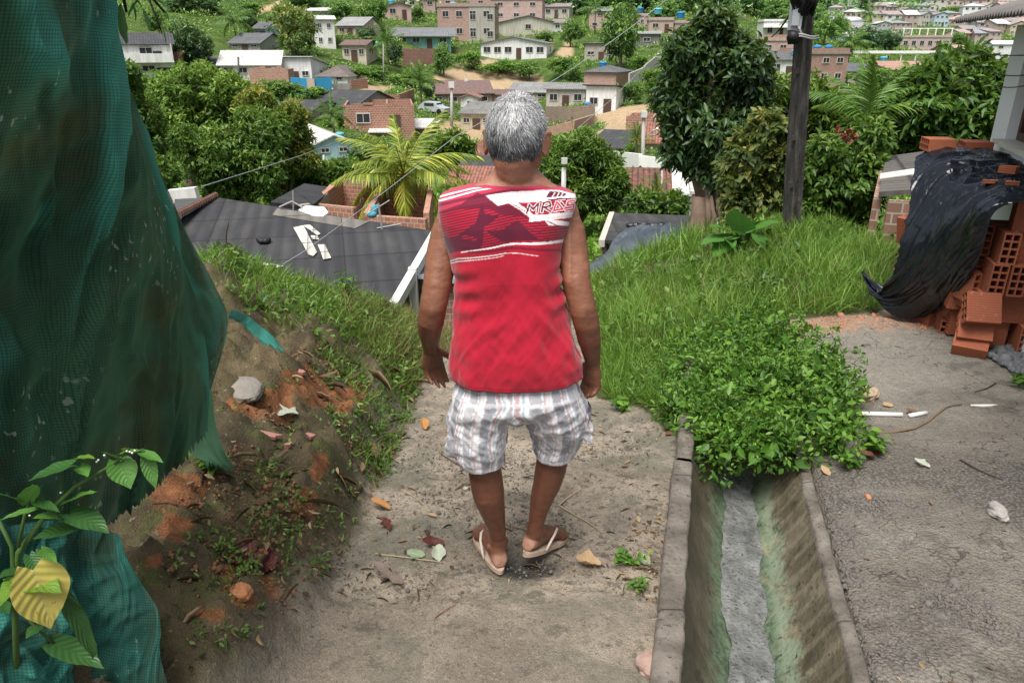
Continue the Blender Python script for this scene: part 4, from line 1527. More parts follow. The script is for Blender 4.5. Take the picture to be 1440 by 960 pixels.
o = drape('back_layer', [
    [(120, -60, 1.98), (140, -40, 2.02), (158, -20, 2.06)],
    [(140, 90, 1.98), (162, 110, 2.05), (180, 128, 2.1)],
    [(170, 200, 2.0), (205, 225, 2.1), (228, 248, 2.16)],
    [(190, 290, 2.05), (240, 305, 2.15), (264, 330, 2.24)],
    [(210, 380, 2.1), (262, 385, 2.22), (300, 398, 2.3)],
    [(230, 470, 2.12), (285, 460, 2.24), (319, 446, 2.34)],
    [(240, 540, 2.14), (280, 540, 2.24), (309, 505, 2.34)],
    [(240, 600, 2.14), (275, 590, 2.24), (292, 560, 2.3)]], 70, 170, M_NET, net, .55, 9, .55, .02)
o.matrix_parent_inverse = MI
o = drape('torn_tail', [
    [(262, 545, 2.14), (280, 540, 2.16), (298, 548, 2.18)],
    [(258, 590, 2.12), (280, 590, 2.15), (304, 600, 2.16)],
    [(262, 630, 2.10), (290, 628, 2.12), (318, 640, 2.13)],
    [(288, 648, 2.09), (306, 650, 2.10), (328, 655, 2.12)]], 34, 44, M_NET, net, .35, 14, None, .03)
o.matrix_parent_inverse = MI
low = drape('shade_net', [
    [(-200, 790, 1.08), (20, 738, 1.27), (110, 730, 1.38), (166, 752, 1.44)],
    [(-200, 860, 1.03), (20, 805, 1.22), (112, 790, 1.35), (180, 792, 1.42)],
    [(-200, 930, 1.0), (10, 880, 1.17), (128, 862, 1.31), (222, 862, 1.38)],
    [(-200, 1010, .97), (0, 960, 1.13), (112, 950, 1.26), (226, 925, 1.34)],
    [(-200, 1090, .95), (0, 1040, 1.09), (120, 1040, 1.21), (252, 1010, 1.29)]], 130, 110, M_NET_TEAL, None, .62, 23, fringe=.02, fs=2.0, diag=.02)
tag(low, 'teal scrap of mesh net lying at the foot of the bank under the leafy plant', 'net')
rag = drape('net_scrap', [
    [(322, 438, 2.55), (345, 446, 2.62), (372, 466, 2.62), (392, 484, 2.6)],
    [(318, 446, 2.50), (340, 458, 2.56), (368, 480, 2.56), (398, 492, 2.56)]], 50, 14, M_NET_TEAL, None, .3, 27, None, .02)
tag(rag, 'thin torn strip of green net trailing over the bank beside the hanging net', 'net')

# ------------------------------------------------------------------ foliage colours
G_WEED = m_leaf('weed_leaf', (.028, .085, .010), (.075, .185, .018), (.17, .31, .045))
G_GRASS = m_leaf('grass_blade', (.060, .135, .014), (.125, .255, .032), (.24, .38, .075), .5, .35)
G_DRY = m_leaf('dry_grass', (.10, .095, .03), (.19, .17, .06), (.30, .26, .11), .7, .25)
G_DARK = m_leaf('dark_glossy_leaf', (.014, .040, .014), (.034, .080, .024), (.085, .155, .042), .38, .2, .45)
G_MID = m_leaf('mid_green_leaf', (.030, .075, .014), (.070, .145, .025), (.15, .235, .045), .45, .25)
G_OLIVE = m_leaf('olive_leaf', (.040, .075, .018), (.095, .14, .030), (.23, .21, .045), .5, .25)
G_PALM = m_leaf('palm_leaf', (.035, .075, .014), (.10, .155, .028), (.26, .27, .06), .45, .25)
G_HOT = m_leaf('shrub_leaf', (.030, .080, .012), (.075, .16, .02), (.15, .24, .04), .42, .25)
M_BARK = m_plain('grey_brown_bark', (.13, .095, .07), .9, .45, 7)
M_BARKL = m_plain('pale_flaky_bark', (.24, .17, .125), .9, .5, 9)
M_STEM = m_plain('green_stem', (.06, .12, .03), .6, .25, 20)
M_TWIG = m_plain('dry_twig', (.17, .115, .07), .85, .35, 30)


def leaf_cloud(n, centers, radii, ln, wd, tmpl=LEAF8, up=.5, g=rng, droop=0.2, spread=1.0, squash=1.0):
    """leaves spread through soft balls; returns pos, rot, scale"""
    k = g.integers(0, len(centers), n)
    d = rand_unit(n, g)
    r = g.random(n) ** .45
    pos = centers[k] + d * (radii[k] * r)[:, None] * np.array([1, 1, squash])
    D = d * .8 + rand_unit(n, g) * .8 + np.array([0, 0, -droop])
    N = rand_unit(n, g) * .7 + np.array([0, 0, up]) + d * .5
    return pos, basis(D, N), np.stack([wd * g.uniform(.7, 1.3, n), ln * g.uniform(.7, 1.3, n), ln * np.ones(n)], 1), k


def leaf_mesh(name, pos, rot, sc, mat, shade, tmpl=LEAF8):
    V, Fc = scatter(tmpl[0], tmpl[1], pos, rot, sc)
    return np_mesh(name, V, Fc, mat, {'shade': np.repeat(shade, len(tmpl[0]))})


# ------------------------------------------------------------------ long grass on the slope right of the path
def ground_pts_in(poly, n, y0, y1, x0, x1, g=rng):
    out = []
    tot = 0
    while tot < n:
        x = g.uniform(x0, x1, n * 3); y = g.uniform(y0, y1, n * 3)
        z = H(x, y)
        a, b = projn(np.stack([x, y, z], 1))
        k = in_poly(a, b, poly)
        out.append(np.stack([x[k], y[k], z[k]], 1)); tot += k.sum()
        if k.sum() == 0: break
    return np.concatenate(out)[:n]


def blades(name, pts, ln, wd, mat, lean=.5, shade=None, g=rng, parent=None):
    n = len(pts)
    D = np.stack([g.normal(size=n) * lean, g.normal(size=n) * lean, np.ones(n)], 1)
    N = np.stack([g.normal(size=n), g.normal(size=n), np.full(n, .2)], 1)
    rot = basis(D, N)
    l = ln * g.uniform(.5, 1.25, n)
    sc = np.stack([wd * g.uniform(.7, 1.3, n), l, l * g.uniform(.6, 1.9, n)], 1)
    tv, tfs = BLADE
    out = [scatter(tv, tf, pts, rot, sc) for tf in tfs]
    sh = g.random(n) if shade is None else shade
    return link(name, np_mesh(name, out[0][0], [o[1] for o in out], mat, {'shade': np.repeat(sh, len(tv))}), parent)


SLOPE = [(845, 400), (870, 385), (900, 395), (980, 385), (1010, 350), (1090, 330), (1150, 270), (1240, 255), (1275, 300), (1262, 345), (1245, 400), (1240, 436), (1080, 448), (1040, 470), (960, 500), (880, 510), (838, 480), (830, 430)]
pts = ground_pts_in(SLOPE, 30000, 3.6, 12.5, .2, 5)
n1 = vnoise(pts * np.array([1, 1, 0]), 1.3, 3, 61)
keep = rng.random(len(pts)) < (.55 + .6 * smooth(-.3, .3, n1))
pts = pts[keep]; n1 = n1[keep]
gr = blades('grass', pts, .26 * (1 + .5 * n1) * np.minimum(1, .55 + pts[:, 1] * .06), .0075 * (1 + .03 * pts[:, 1]), G_GRASS, .42, np.clip(.5 + .5 * n1 + .25 * rng.normal(size=len(pts)), 0, 1))
tag(gr, 'long bright green grass covering the slope below the utility pole', kind='stuff')
LOWG = [(838, 470), (960, 495), (1045, 465), (1080, 455), (1100, 490), (1000, 560), (930, 575), (905, 572), (850, 560), (842, 520)]
pts = ground_pts_in(LOWG, 7000, 3.0, 6.5, .2, 2.6)
gr2 = blades('grass', pts, .13, .006, G_GRASS, .55)
tag(gr2, 'short grass at the edge of the footpath beside the weeds', kind='stuff')
BANKG = [(270, 345), (330, 355), (400, 395), (470, 415), (560, 440), (595, 470), (600, 500), (585, 540), (560, 585), (540, 560), (520, 500), (440, 470), (380, 450), (320, 420), (290, 380)]
pts = ground_pts_in(BANKG, 9000, 2.6, 8.0, -3, 0)
n1 = vnoise(pts * np.array([1, 1, 0]), 2.4, 3, 62)
pts = pts[rng.random(len(pts)) < .25 + .8 * smooth(-.2, .25, n1)]
gb = blades('grass', pts, .13, .0055, G_GRASS, .6, rng.random(len(pts)) ** .7)
tag(gb, 'green grass tufts along the top of the left bank', kind='stuff')
pts = ground_pts_in([(460, 440), (590, 490), (575, 590), (530, 690), (490, 650), (500, 560), (440, 490)], 2600, 2.2, 7, -1.6, -.5)
tag(blades('grass', pts, .085, .0045, G_GRASS, .75), 'short grass and weeds hanging over the edge of the bank beside the path', kind='stuff')
DRYG = [(470, 425), (560, 440), (600, 470), (640, 470), (640, 500), (605, 505), (590, 545), (555, 560), (535, 520), (480, 470)]
pts = ground_pts_in(DRYG, 5000, 3, 8.0, -2.4, 0)
gd = blades('dry_grass', pts, .17, .0045, G_DRY, .8)
tag(gd, 'straw coloured dry grass between the bank and the footpath', kind='stuff')
VERGE = [(880, 400), (840, 350), (845, 300), (880, 320), (960, 330), (990, 350), (960, 380)]
pts = ground_pts_in(VERGE, 5000, 8, 26, .5, 6)
gv = blades('grass', pts, .30, .02, G_GRASS, .45)
xy_ = np.stack([rng.uniform(-2.2, 3.2, 6000), rng.uniform(6.9, 16, 6000)], 1); zz_g = H(xy_[:, 0], xy_[:, 1])
gk = vnoise(np.stack([xy_[:, 0], xy_[:, 1], 0 * zz_g], 1), .9, 3, 65) > -.2
gh = blades('grass', np.stack([xy_[:, 0], xy_[:, 1], zz_g], 1)[gk], .26, .013, G_GRASS, .5)
tag(gh, 'grass on the drop beyond the end of the footpath', kind='stuff')
tag(gv, 'grass growing around the tarpaulin mound further down the slope', kind='stuff')

bw_ = ground_pts_in(SLOPE, 150, 3.6, 12.0, .2, 5)
bw_n = vnoise(bw_ * np.array([1, 1, 0]), .9, 3, 64); bw_ = bw_[bw_n > -.05]
pos, rot, sc, k = leaf_cloud(len(bw_) * 26, bw_ + np.array([0, 0, .14]), np.full(len(bw_), .17), .065, .03, up=1.0, squash=.8)
tag(link('weeds', leaf_mesh('weeds', pos, rot, sc, G_HOT, np.clip(.45 + .3 * rng.normal(size=len(bw_))[k] + .15 * rng.normal(size=len(pos)), 0, 1))), 'broad-leaved weeds growing in clumps through the long green grass', kind='stuff')
# ------------------------------------------------------------------ weeds hanging over the mouth of the ditch
g = np.random.default_rng(3)
cs = []; rr = []
WEED = [(930, 560), (960, 500), (1060, 462), (1120, 490), (1165, 550), (1200, 592), (1195, 620), (1130, 640), (1060, 655), (1000, 640), (945, 600)]
for p in ground_pts_in(WEED, 130, 2.6, 6, .4, 2.6, g):
    px, py = proj(p)
    lift = .04 + .15 * g.random() * (1 if 500 < py < 620 else .6)
    cs.append((p[0], p[1], p[2] + lift)); rr.append(g.uniform(.07, .13))
for px, py, Y in [(1000, 625, 3.15), (1040, 640, 3.1), (1075, 632, 3.15), (1110, 636, 3.0), (1150, 632, 2.95), (1185, 610, 2.95), (975, 600, 3.3), (1010, 655, 3.05), (1160, 585, 3.2), (1130, 570, 3.3), (1090, 600, 3.2)]:
    cs.append(tuple(at(px, py, Y))); rr.append(.10)
cs = np.array(cs); rr = np.array(rr)
parts_ = [leaf_cloud(6500, cs, rr, .040, .019, up=1.1, g=g, droop=.1, squash=.8), leaf_cloud(7000, cs, rr * 1.15, .022, .010, up=.9, g=g, droop=0, squash=.9), leaf_cloud(1100, cs + np.array([0, 0, .02]), rr, .066, .034, up=1.2, g=g, droop=.15, squash=.8)]
# shoots standing above the mass
ks = g.integers(0, len(cs), 170)
sp_ = []
for i in ks:
    b0 = cs[i] + np.array([g.normal() * .05, g.normal() * .05, rr[i] * .5]); ln_ = g.uniform(.05, .16); dx = g.normal(size=2) * .35
    for q in np.linspace(.1, 1, 9): sp_.append(b0 + np.array([dx[0] * ln_ * q, dx[1] * ln_ * q, ln_ * q]))
sp_ = np.array(sp_)
parts_.append(leaf_cloud(len(sp_) * 2, sp_, np.full(len(sp_), .012), .034, .014, up=.9, g=g, droop=-.1))
pos = np.concatenate([p_[0] for p_ in parts_]); rot = np.concatenate([p_[1] for p_ in parts_]); sc = np.concatenate([p_[2] for p_ in parts_])
cl_r = [g.normal(size=len(c_)) for c_ in (cs, cs, cs, sp_)]
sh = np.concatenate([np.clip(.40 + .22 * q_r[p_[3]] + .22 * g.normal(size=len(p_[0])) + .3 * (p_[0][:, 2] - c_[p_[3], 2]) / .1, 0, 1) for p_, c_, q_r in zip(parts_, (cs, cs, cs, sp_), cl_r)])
wd_ = link('weeds', leaf_mesh('weeds', pos, rot, sc, G_WEED, sh))
tag(wd_, 'dense leafy green weeds spilling over the mouth of the drainage ditch', kind='stuff')


lw_ = ground_pts_in([(870, 560), (900, 520), (980, 470), (1060, 455), (1100, 475), (1190, 570), (1215, 620), (1200, 650), (1140, 600), (1000, 560), (940, 590)], 420, 2.6, 6.5, .3, 2.8, g)
pos, rot, sc, k = leaf_cloud(len(lw_) * 14, lw_ + np.array([0, 0, .05]), np.full(len(lw_), .075), .032, .014, up=1.0, g=g, squash=.9)
tag(link('weeds', leaf_mesh('weeds', pos, rot, sc, G_HOT, np.clip(.5 + .3 * g.normal(size=len(pos)), 0, 1))), 'low straggling weeds between the grass slope and the ditch', kind='stuff')


def sprig(name, base, h, nst, ll, lw, label, cat='plant', mat=None, g=g, lean=.35, per=9, group=None):
    """small plant: stems with leaves in pairs"""
    t_ = thing(name, label, cat, base, 0, group)
    st = MB(); pos = []; D = []; sh = []
    for s in range(nst):
        a = g.uniform(0, 2 * PI); ln_ = h * g.uniform(.6, 1.1); le = lean * g.uniform(.4, 1.4)
        pts = [Vector((math.cos(a) * le * ln_ * q ** 1.4, math.sin(a) * le * ln_ * q ** 1.4, ln_ * q)) for q in np.linspace(0, 1, 6)]
        st.tube(pts, [.004 * h / .2 * (1 - .6 * q) for q in np.linspace(0, 1, 6)], 5)
        for j in range(per):
            q = .25 + .75 * j / (per - 1)
            i = min(int(q * 5), 4); p = pts[i].lerp(pts[i + 1], q * 5 - i)
            an = j * 2.4 + g.uniform(-.4, .4)
            pos.append(p); D.append((math.cos(an), math.sin(an), g.uniform(-.15, .5))); sh.append(g.random())
    st.build('stem', M_STEM, t_)
    n = len(pos); pos = np.array([tuple(p) for p in pos])
    rot = basis(np.array(D), np.tile([0, 0, 1.], (n, 1)) + .35 * g.normal(size=(n, 3)))
    s_ = g.uniform(.65, 1.2, n)
    link('leaves', leaf_mesh('leaves', pos, rot, np.stack([lw * s_, ll * s_, ll * s_], 1), mat or G_WEED, np.array(sh)), t_)
    return t_


def on_ground(px, py, dz=0.0):
    p = hit(px, py); p.z = hz(p.x, p.y) + dz
    return p


sprig('weed_plant', on_ground(1165, 640), .20, 6, .075, .032, 'upright broad-leaved weed at the right lip of the ditch')
sprig('weed_plant', on_ground(1228, 636), .10, 6, .06, .03, 'low round leafy weed alone on the road beside the big weed clump', lean=.8)
sprig('weed_plant', on_ground(1195, 660), .08, 5, .04, .02, 'small sprawling weed at the corner of the ditch kerb', lean=1.0)
sprig('weed_plant', on_ground(885, 795), .07, 4, .035, .016, 'tiny weed growing in the dirt beside the left kerb', lean=1.0)
sprig('weed_plant', on_ground(898, 830), .05, 4, .03, .012, 'smallest grassy weed below the other one beside the left kerb', lean=.9)
sprig('weed_plant', on_ground(875, 576), .06, 3, .06, .03, 'single low weed where the footpath meets the green slope', lean=.9)
sprig('weed_plant', on_ground(1432, 545), .10, 5, .05, .02, 'weed at the edge of the road below the gravel heap', lean=.6)
sprig('weed_plant', on_ground(492, 432, .0), .30, 5, .07, .02, 'tall leafy weed standing on top of the left bank against the dark roof', lean=.25, per=13)
sprig('weed_plant', on_ground(505, 590), .10, 4, .04, .014, 'spindly weed on the mossy bank above the footpath edge', lean=.7)
sprig('weed_plant', on_ground(300, 665), .08, 5, .045, .022, 'bright small weed on bare clay just below the torn net tail')

# ground cover on the bank
BK = [(230, 780), (260, 680), (320, 640), (330, 560), (380, 520), (440, 480), (560, 460), (600, 520), (570, 620), (520, 700), (480, 780), (420, 850), (360, 900), (240, 900)]
pts = ground_pts_in(BK, 1300, 1.4, 7.5, -2.6, -.3, g)
n1 = vnoise(pts, 3.5, 3, 66)
pts = pts[n1 > .0]
cs = pts + np.array([0, 0, .012]); rr = np.full(len(cs), .030) * (1 + .25 * pts[:, 1] / 3)
pos, rot, sc, k = leaf_cloud(len(cs) * 13, cs, rr, .018, .009, up=1.4, g=g, droop=0, squash=.6)
sc = sc * (.6 + .22 * pos[:, 1])[:, None]
tag(link('ground_cover', leaf_mesh('ground_cover', pos, rot, sc, G_MID, np.clip(.5 + .3 * g.normal(size=len(pos)), 0, 1), LEAF8)), 'tiny creeping plants over the mossy left bank', kind='stuff')
UP = [(280, 350), (400, 400), (560, 440), (600, 480), (580, 560), (545, 590), (520, 520), (420, 470), (330, 440)]
pts = ground_pts_in(UP, 430, 2.6, 8, -3, -.2, g)
cs = pts + np.array([0, 0, .05]); rr = np.full(len(cs), .075)
pos, rot, sc, k = leaf_cloud(len(cs) * 16, cs, rr, .040, .017, up=.8, g=g, squash=.9)
tag(link('undergrowth', leaf_mesh('undergrowth', pos, rot, sc, G_HOT, np.clip(.5 + .3 * g.normal(size=len(pos)), 0, 1))), 'loose leafy growth on the upper left bank', kind='stuff')
# pebbles and crumbs of soil
ICO = ellipsoid((0, 0, 0), (1, 1, 1), None, 6, 4)
icv = np.array([tuple(v) for v in ICO[0]]); icq = np.array([f for f in ICO[1] if len(f) == 4]); ict = np.array([f for f in ICO[1] if len(f) == 3])
icall = np.concatenate([np.concatenate([icq[:, [0, 1, 2]], icq[:, [0, 2, 3]]]), ict])


def pebbles(name, pts, r, mat, label, g=g, flat=.6):
    n = len(pts)
    rot = basis(rand_unit(n, g), rand_unit(n, g))
    s = r * g.lognormal(0, .45, n)
    V, Fc = scatter(icv, icall, pts, rot, np.stack([s, s * g.uniform(.6, 1, n), s * g.uniform(.5, .9, n)], 1))
    return tag(link(name, np_mesh(name, V, Fc, mat, smooth_shade=False)), label, kind='stuff')


M_GRIT = m_plain('grey_grit', (.13, .12, .11), .95, .6, 40)
M_CLAYC = m_plain('clay_crumb', (.16, .085, .045), .95, .6, 40)
M_GRAVEL = m_plain('blue_grey_gravel', (.14, .145, .155), .85, .6, 30)
pebbles('gravel', ground_pts_in([(1160, 700), (1240, 660), (1420, 720), (1470, 880), (1300, 960), (1215, 960)], 5200, 1.4, 3.4, .8, 2.6, g) - np.array([0, 0, .0015]), .0042, M_GRIT, 'coarse grit showing on the worn road beside the ditch')
pebbles('gravel', ground_pts_in([(500, 720), (600, 560), (900, 580), (930, 640), (900, 960), (300, 960), (420, 840)], 5200, 1.4, 4.5, -1.2, .8, g), .0030, M_GRIT, 'loose grit scattered on the footpath')
pebbles('rubble', ground_pts_in(BK, 3200, 1.4, 6.0, -2.4, -.4, g), .0048, M_CLAYC, 'crumbs of clay and soil on the bank')
pebbles('gravel', ground_pts_in([(1385, 500), (1420, 488), (1480, 490), (1480, 540), (1425, 525)], 900, 3.4, 5, 2, 3.6, g) + np.array([0, 0, .015]), .012, M_GRAVEL, 'little heap of blue-grey gravel in front of the brick stack')
pebbles('rubble', ground_pts_in([(1080, 460), (1160, 445), (1300, 440), (1330, 465), (1180, 468)], 500, 4, 6, 1.4, 3.4, g), .009, m_plain('brick_dust', (.33, .16, .11), .95, .4, 30), 'crumbs of broken brick on the sandy edge of the road')
# ------------------------------------------------------------------ hollow clay bricks
def lattice_block(nx, nz, wx, wz, L, wall=.008):
    """cross-section of nx x nz holes, extruded along y"""
    xs = [0]; zs = [0]
    cx = (wx - wall * (nx + 1)) / nx; cz = (wz - wall * (nz + 1)) / nz
    for _ in range(nx): xs += [xs[-1] + wall, xs[-1] + wall + cx]
    xs.append(xs[-1] + wall)
    for _ in range(nz): zs += [zs[-1] + wall, zs[-1] + wall + cz]
    zs.append(zs[-1] + wall)
    xs = [v - wx / 2 for v in xs]; zs = [v - wz / 2 for v in zs]
    nX, nZ = len(xs), len(zs)
    V = [(x, y, z_) for y in (-L / 2, L / 2) for z_ in zs for x in xs]
    id_ = lambda i, k, s: s * nX * nZ + k * nX + i
    solid = lambda i, k: 0 <= i < nX - 1 and 0 <= k < nZ - 1 and not (i % 2 == 1 and k % 2 == 1)
    Fc = []
    for i in range(nX - 1):
        for k in range(nZ - 1):
            if not solid(i, k): continue
            Fc.append((id_(i, k, 0), id_(i + 1, k, 0), id_(i + 1, k + 1, 0), id_(i, k + 1, 0)))
            Fc.append((id_(i, k, 1), id_(i, k + 1, 1), id_(i + 1, k + 1, 1), id_(i + 1, k, 1)))
            if not solid(i - 1, k): Fc.append((id_(i, k, 0), id_(i, k + 1, 0), id_(i, k + 1, 1), id_(i, k, 1)))
            if not solid(i + 1, k): Fc.append((id_(i + 1, k, 0), id_(i + 1, k, 1), id_(i + 1, k + 1, 1), id_(i + 1, k + 1, 0)))
            if not solid(i, k - 1): Fc.append((id_(i, k, 0), id_(i, k, 1), id_(i + 1, k, 1), id_(i + 1, k, 0)))
            if not solid(i, k + 1): Fc.append((id_(i, k + 1, 0), id_(i + 1, k + 1, 0), id_(i + 1, k + 1, 1), id_(i, k + 1, 1)))
    return V, Fc


t = NT('red_clay_block', .85, .2)
p = t.coord('Object'); oi = t.node('ShaderNodeObjectInfo').outputs['Random']
n = t.noise(t.pos(), 9, 5, .65); gr_ = t.math('SINE', t.math('MULTIPLY', t.sep(p)[2], 420))
c = t.mix(oi, (.24, .075, .040), (.35, .115, .060))
c = t.mix(t.math('MULTIPLY', t.step(n, .45, .7), .45), c, (.22, .075, .045))
c = t.mix(t.math('MULTIPLY', t.step(t.noise(t.pos(), 30, 3, .6), .6, .7), .3), c, (.5, .3, .2))
t.base(c); t.bump(t.math('ADD', gr_, n), .3, .003)
M_BLOCK = t.done()
bv, bf = lattice_block(2, 4, .09, .19, .19)
bm_ = MB(); bm_.add(bv, bf)
proto = bm_.build('hollow_brick', M_BLOCK)
proto_used = [False]
BGROUP = 'hollow red clay bricks stacked on the right'
gB = np.random.default_rng(77)


def brick(loc, rx=0., ry=0., rz=0., label=None, group=BGROUP):
    if not proto_used[0]:
        o = proto; proto_used[0] = True
    else:
        o = proto.copy(); COL.objects.link(o)
    o.location = loc; o.rotation_euler = (rx, ry, rz)
    return tag(o, label or 'hollow red clay brick in the big stack beside the black tarpaulin', 'brick', group)


YB = 4.52
rows = [(1352, 0), (1350, 1), (1364, 2), (1380, 3), (1400, 4)]
zg = -.205
for L0, k in rows:
    zc_ = zg + .19 * k + .097
    pyk = 462 - 40 * k
    for rank in range(2 if k < 4 else 1):
        x = at(L0 + (0 if rank == 0 else -8), pyk, YB).x
        while x < 3.15:
            kind = gB.choice(['end', 'side', 'up'], p=[.45, .4, .15]) if k < 4 else 'up'
            w = .092 if kind == 'end' else .194
            yj = YB + rank * .205 + gB.uniform(-.012, .012) - (x - 2.4) * .30
            loc = (x + w / 2, yj + (.0 if kind != 'side' else .045), zc_)
            j = gB.uniform(-.06, .06) - .28
            if kind == 'end': brick(loc, 0, 0, j)
            elif kind == 'side': brick(loc, 0, 0, j + PI / 2)
            else: brick(loc, 0, PI / 2 * 0 + 0, j) if False else brick((loc[0], loc[1], zc_), PI / 2, 0, j + PI / 2)
            x += w + .004
# stepped left flank of the stack
for px, py, Y, rz in [(1340, 452, 4.70, .5), (1326, 446, 4.98, .55), (1345, 430, 4.75, .45), (1352, 405, 4.6, .4), (1362, 400, 4.5, .4), (1316, 440, 5.06, .5), (1340, 408, 4.85, .5), (1356, 380, 4.66, .4), (1372, 350, 4.6, .4)]:
    brick(at(px, py, Y), 0, 0, rz - .3)
TG = 'bricks slipped from the stack'
brick(at(1380, 434, 4.27), 0, R(-32), -PI / 2 - .25, 'hollow brick tilted flat against the foot of the brick stack, uppermost of three slipped ones')
brick(at(1371, 460, 4.30), 0, R(-40), -PI / 2 - .45, 'hollow brick leaning at the foot of the stack, between two other slipped bricks')
brick(at(1366, 481, 4.28), 0, R(-62), -PI / 2 - .6, 'lowest slipped hollow brick, lying on the road at the corner of the stack')
GR2 = 'bricks lying loose on the sandy ground'
brick(on_ground(1299, 452, .05), R(90), 0, .2, 'loose hollow brick lying on the sand closest to the black tarpaulin', GR2)
brick(on_ground(1322, 458, .05), R(84), R(0), -.3, 'loose hollow brick lying between the sand and the stack, middle of the row', GR2)
brick(on_ground(1342, 466, .05), 0, R(90), -.5, 'loose brick with its holes towards the viewer, touching the foot of the stack', GR2)
brick(at(1283, 325, 5.15), 0, R(-12), .35, 'brick standing on edge against the far left side of the black tarpaulin')

# ------------------------------------------------------------------ black plastic sheet over the stack
def plastic(name, c0, c1, rough):
    t = NT(name, rough, .5)
    n = t.noise(t.pos((1, 1, .6)), 11, 4, .6, .5); nb = t.noise(t.pos(), 2.2, 4, .6)
    t.base(t.mix(t.step(nb, .4, .7), c0, c1))
    v = t.node('ShaderNodeTexVoronoi', {'Vector': t.pos((1, 1, .55)), 'Scale': 9}, feature='DISTANCE_TO_EDGE').outputs['Distance']
    t.bump(t.math('ADD', n, t.math('MULTIPLY', t.step(v, .0, .16), .35)), .40, .02)
    return t.done()


M_TARP = plastic('black_plastic_sheet', (.004, .006, .010), (.012, .016, .024), .24)
tarp = drape('tarpaulin', [
    [(1290, 226, 5.75), (1330, 216, 5.75), (1380, 216, 5.6), (1440, 226, 5.35), (1510, 240, 5.1)],
    [(1289, 240, 5.5), (1330, 226, 5.4), (1380, 232, 5.25), (1440, 243, 5.0), (1510, 255, 4.8)],
    [(1287, 262, 5.3), (1328, 252, 5.12), (1380, 258, 4.9), (1436, 264, 4.62), (1510, 270, 4.4)],
    [(1284, 300, 5.15), (1322, 292, 4.92), (1370, 282, 4.64), (1412, 280, 4.36), (1450, 284, 4.22)],
    [(1274, 345, 5.02), (1312, 338, 4.78), (1352, 320, 4.52), (1384, 302, 4.30), (1402, 296, 4.24)],
    [(1258, 385, 5.02), (1298, 384, 4.80), (1336, 370, 4.56), (1366, 346, 4.38), (1388, 330, 4.28)],
    [(1234, 410, 5.14), (1280, 416, 4.92), (1324, 408, 4.66), (1354, 384, 4.46), (1376, 368, 4.36)],
    [(1213, 382, 5.36), (1256, 440, 5.00), (1312, 434, 4.84), (1342, 412, 4.62), (1364, 396, 4.46)]], 170, 170, M_TARP, None, .70, 41, fs=.45, diag=.026)
tag(tarp, 'crumpled black plastic tarpaulin draped over the brick stack', 'tarpaulin')
sm_ = tarp.modifiers.new('thick', 'SOLIDIFY'); sm_.thickness = .004
TOPG = 'bricks holding down the black tarpaulin'
brick(at(1319, 203, 5.72), 0, R(90), R(80), 'whole hollow brick on the far top edge of the black tarpaulin, away from the house', TOPG)
brick(at(1371, 207, 5.72), 0, R(90), R(75), 'whole hollow brick on the far top edge of the black tarpaulin, beside the house wall', TOPG)


def shard(name, loc, size, rz, label, mat, cat='brick fragment', g=g, group=None, tilt=0.0):
    n = 7
    a = np.sort(g.uniform(0, 2 * PI, n)); r_ = g.uniform(.6, 1.0, n)
    b = MB(); b.prism([(size[0] / 2 * r_[i] * math.cos(a[i]), size[1] / 2 * r_[i] * math.sin(a[i])) for i in range(n)], 0, size[2])
    o = b.build(name, mat, None, False, loc); o.rotation_euler = (tilt, tilt * .6, rz)
    return tag(o, label, cat, group)


shard('brick_fragment', at(1418, 243, 4.86), (.20, .13, .045), .3, 'flat brick fragment on the tarpaulin top below the window', M_BLOCK)
shard('brick_fragment', at(1400, 258, 4.70), (.20, .10, .02), -.2, 'broken red tile piece on the tarpaulin, at the outer end of two', M_BLOCK)
shard('brick_fragment', at(1424, 259, 4.62), (.16, .12, .02), .5, 'broken red tile piece on the tarpaulin, in front of the flat brick fragment', M_BLOCK)

# ------------------------------------------------------------------ white house at the right edge
M_HWALL = m_plaster((.86, .90, .90), .2)
M_WOOD = m_plain('brown_window_wood', (.075, .035, .025), .5, .4, 14)
M_GLASSD = m_plain('window_glass', (.10, .13, .14), .12, .2, 3)
house0 = thing('house', 'white plastered house with a brown wooden window beside the tarpaulin covered bricks', 'house', (3.77, 6.0, -.4))
wd2 = Vector((-.33, -.944, 0)).normalized(); wn2 = Vector((-.944, .33, 0)).normalized()
hm = Matrix(((wd2.x, -wn2.x, 0, 0), (wd2.y, -wn2.y, 0, 0), (0, 0, 1, 0), (0, 0, 0, 1)))     # local x along the wall, y into the house


def hb(name, boxes, mat, parent, bev=0):
    b = MB()
    for c, s in boxes: b.box(c, s, 0, None, hm)
    return b.build(name, mat, parent)


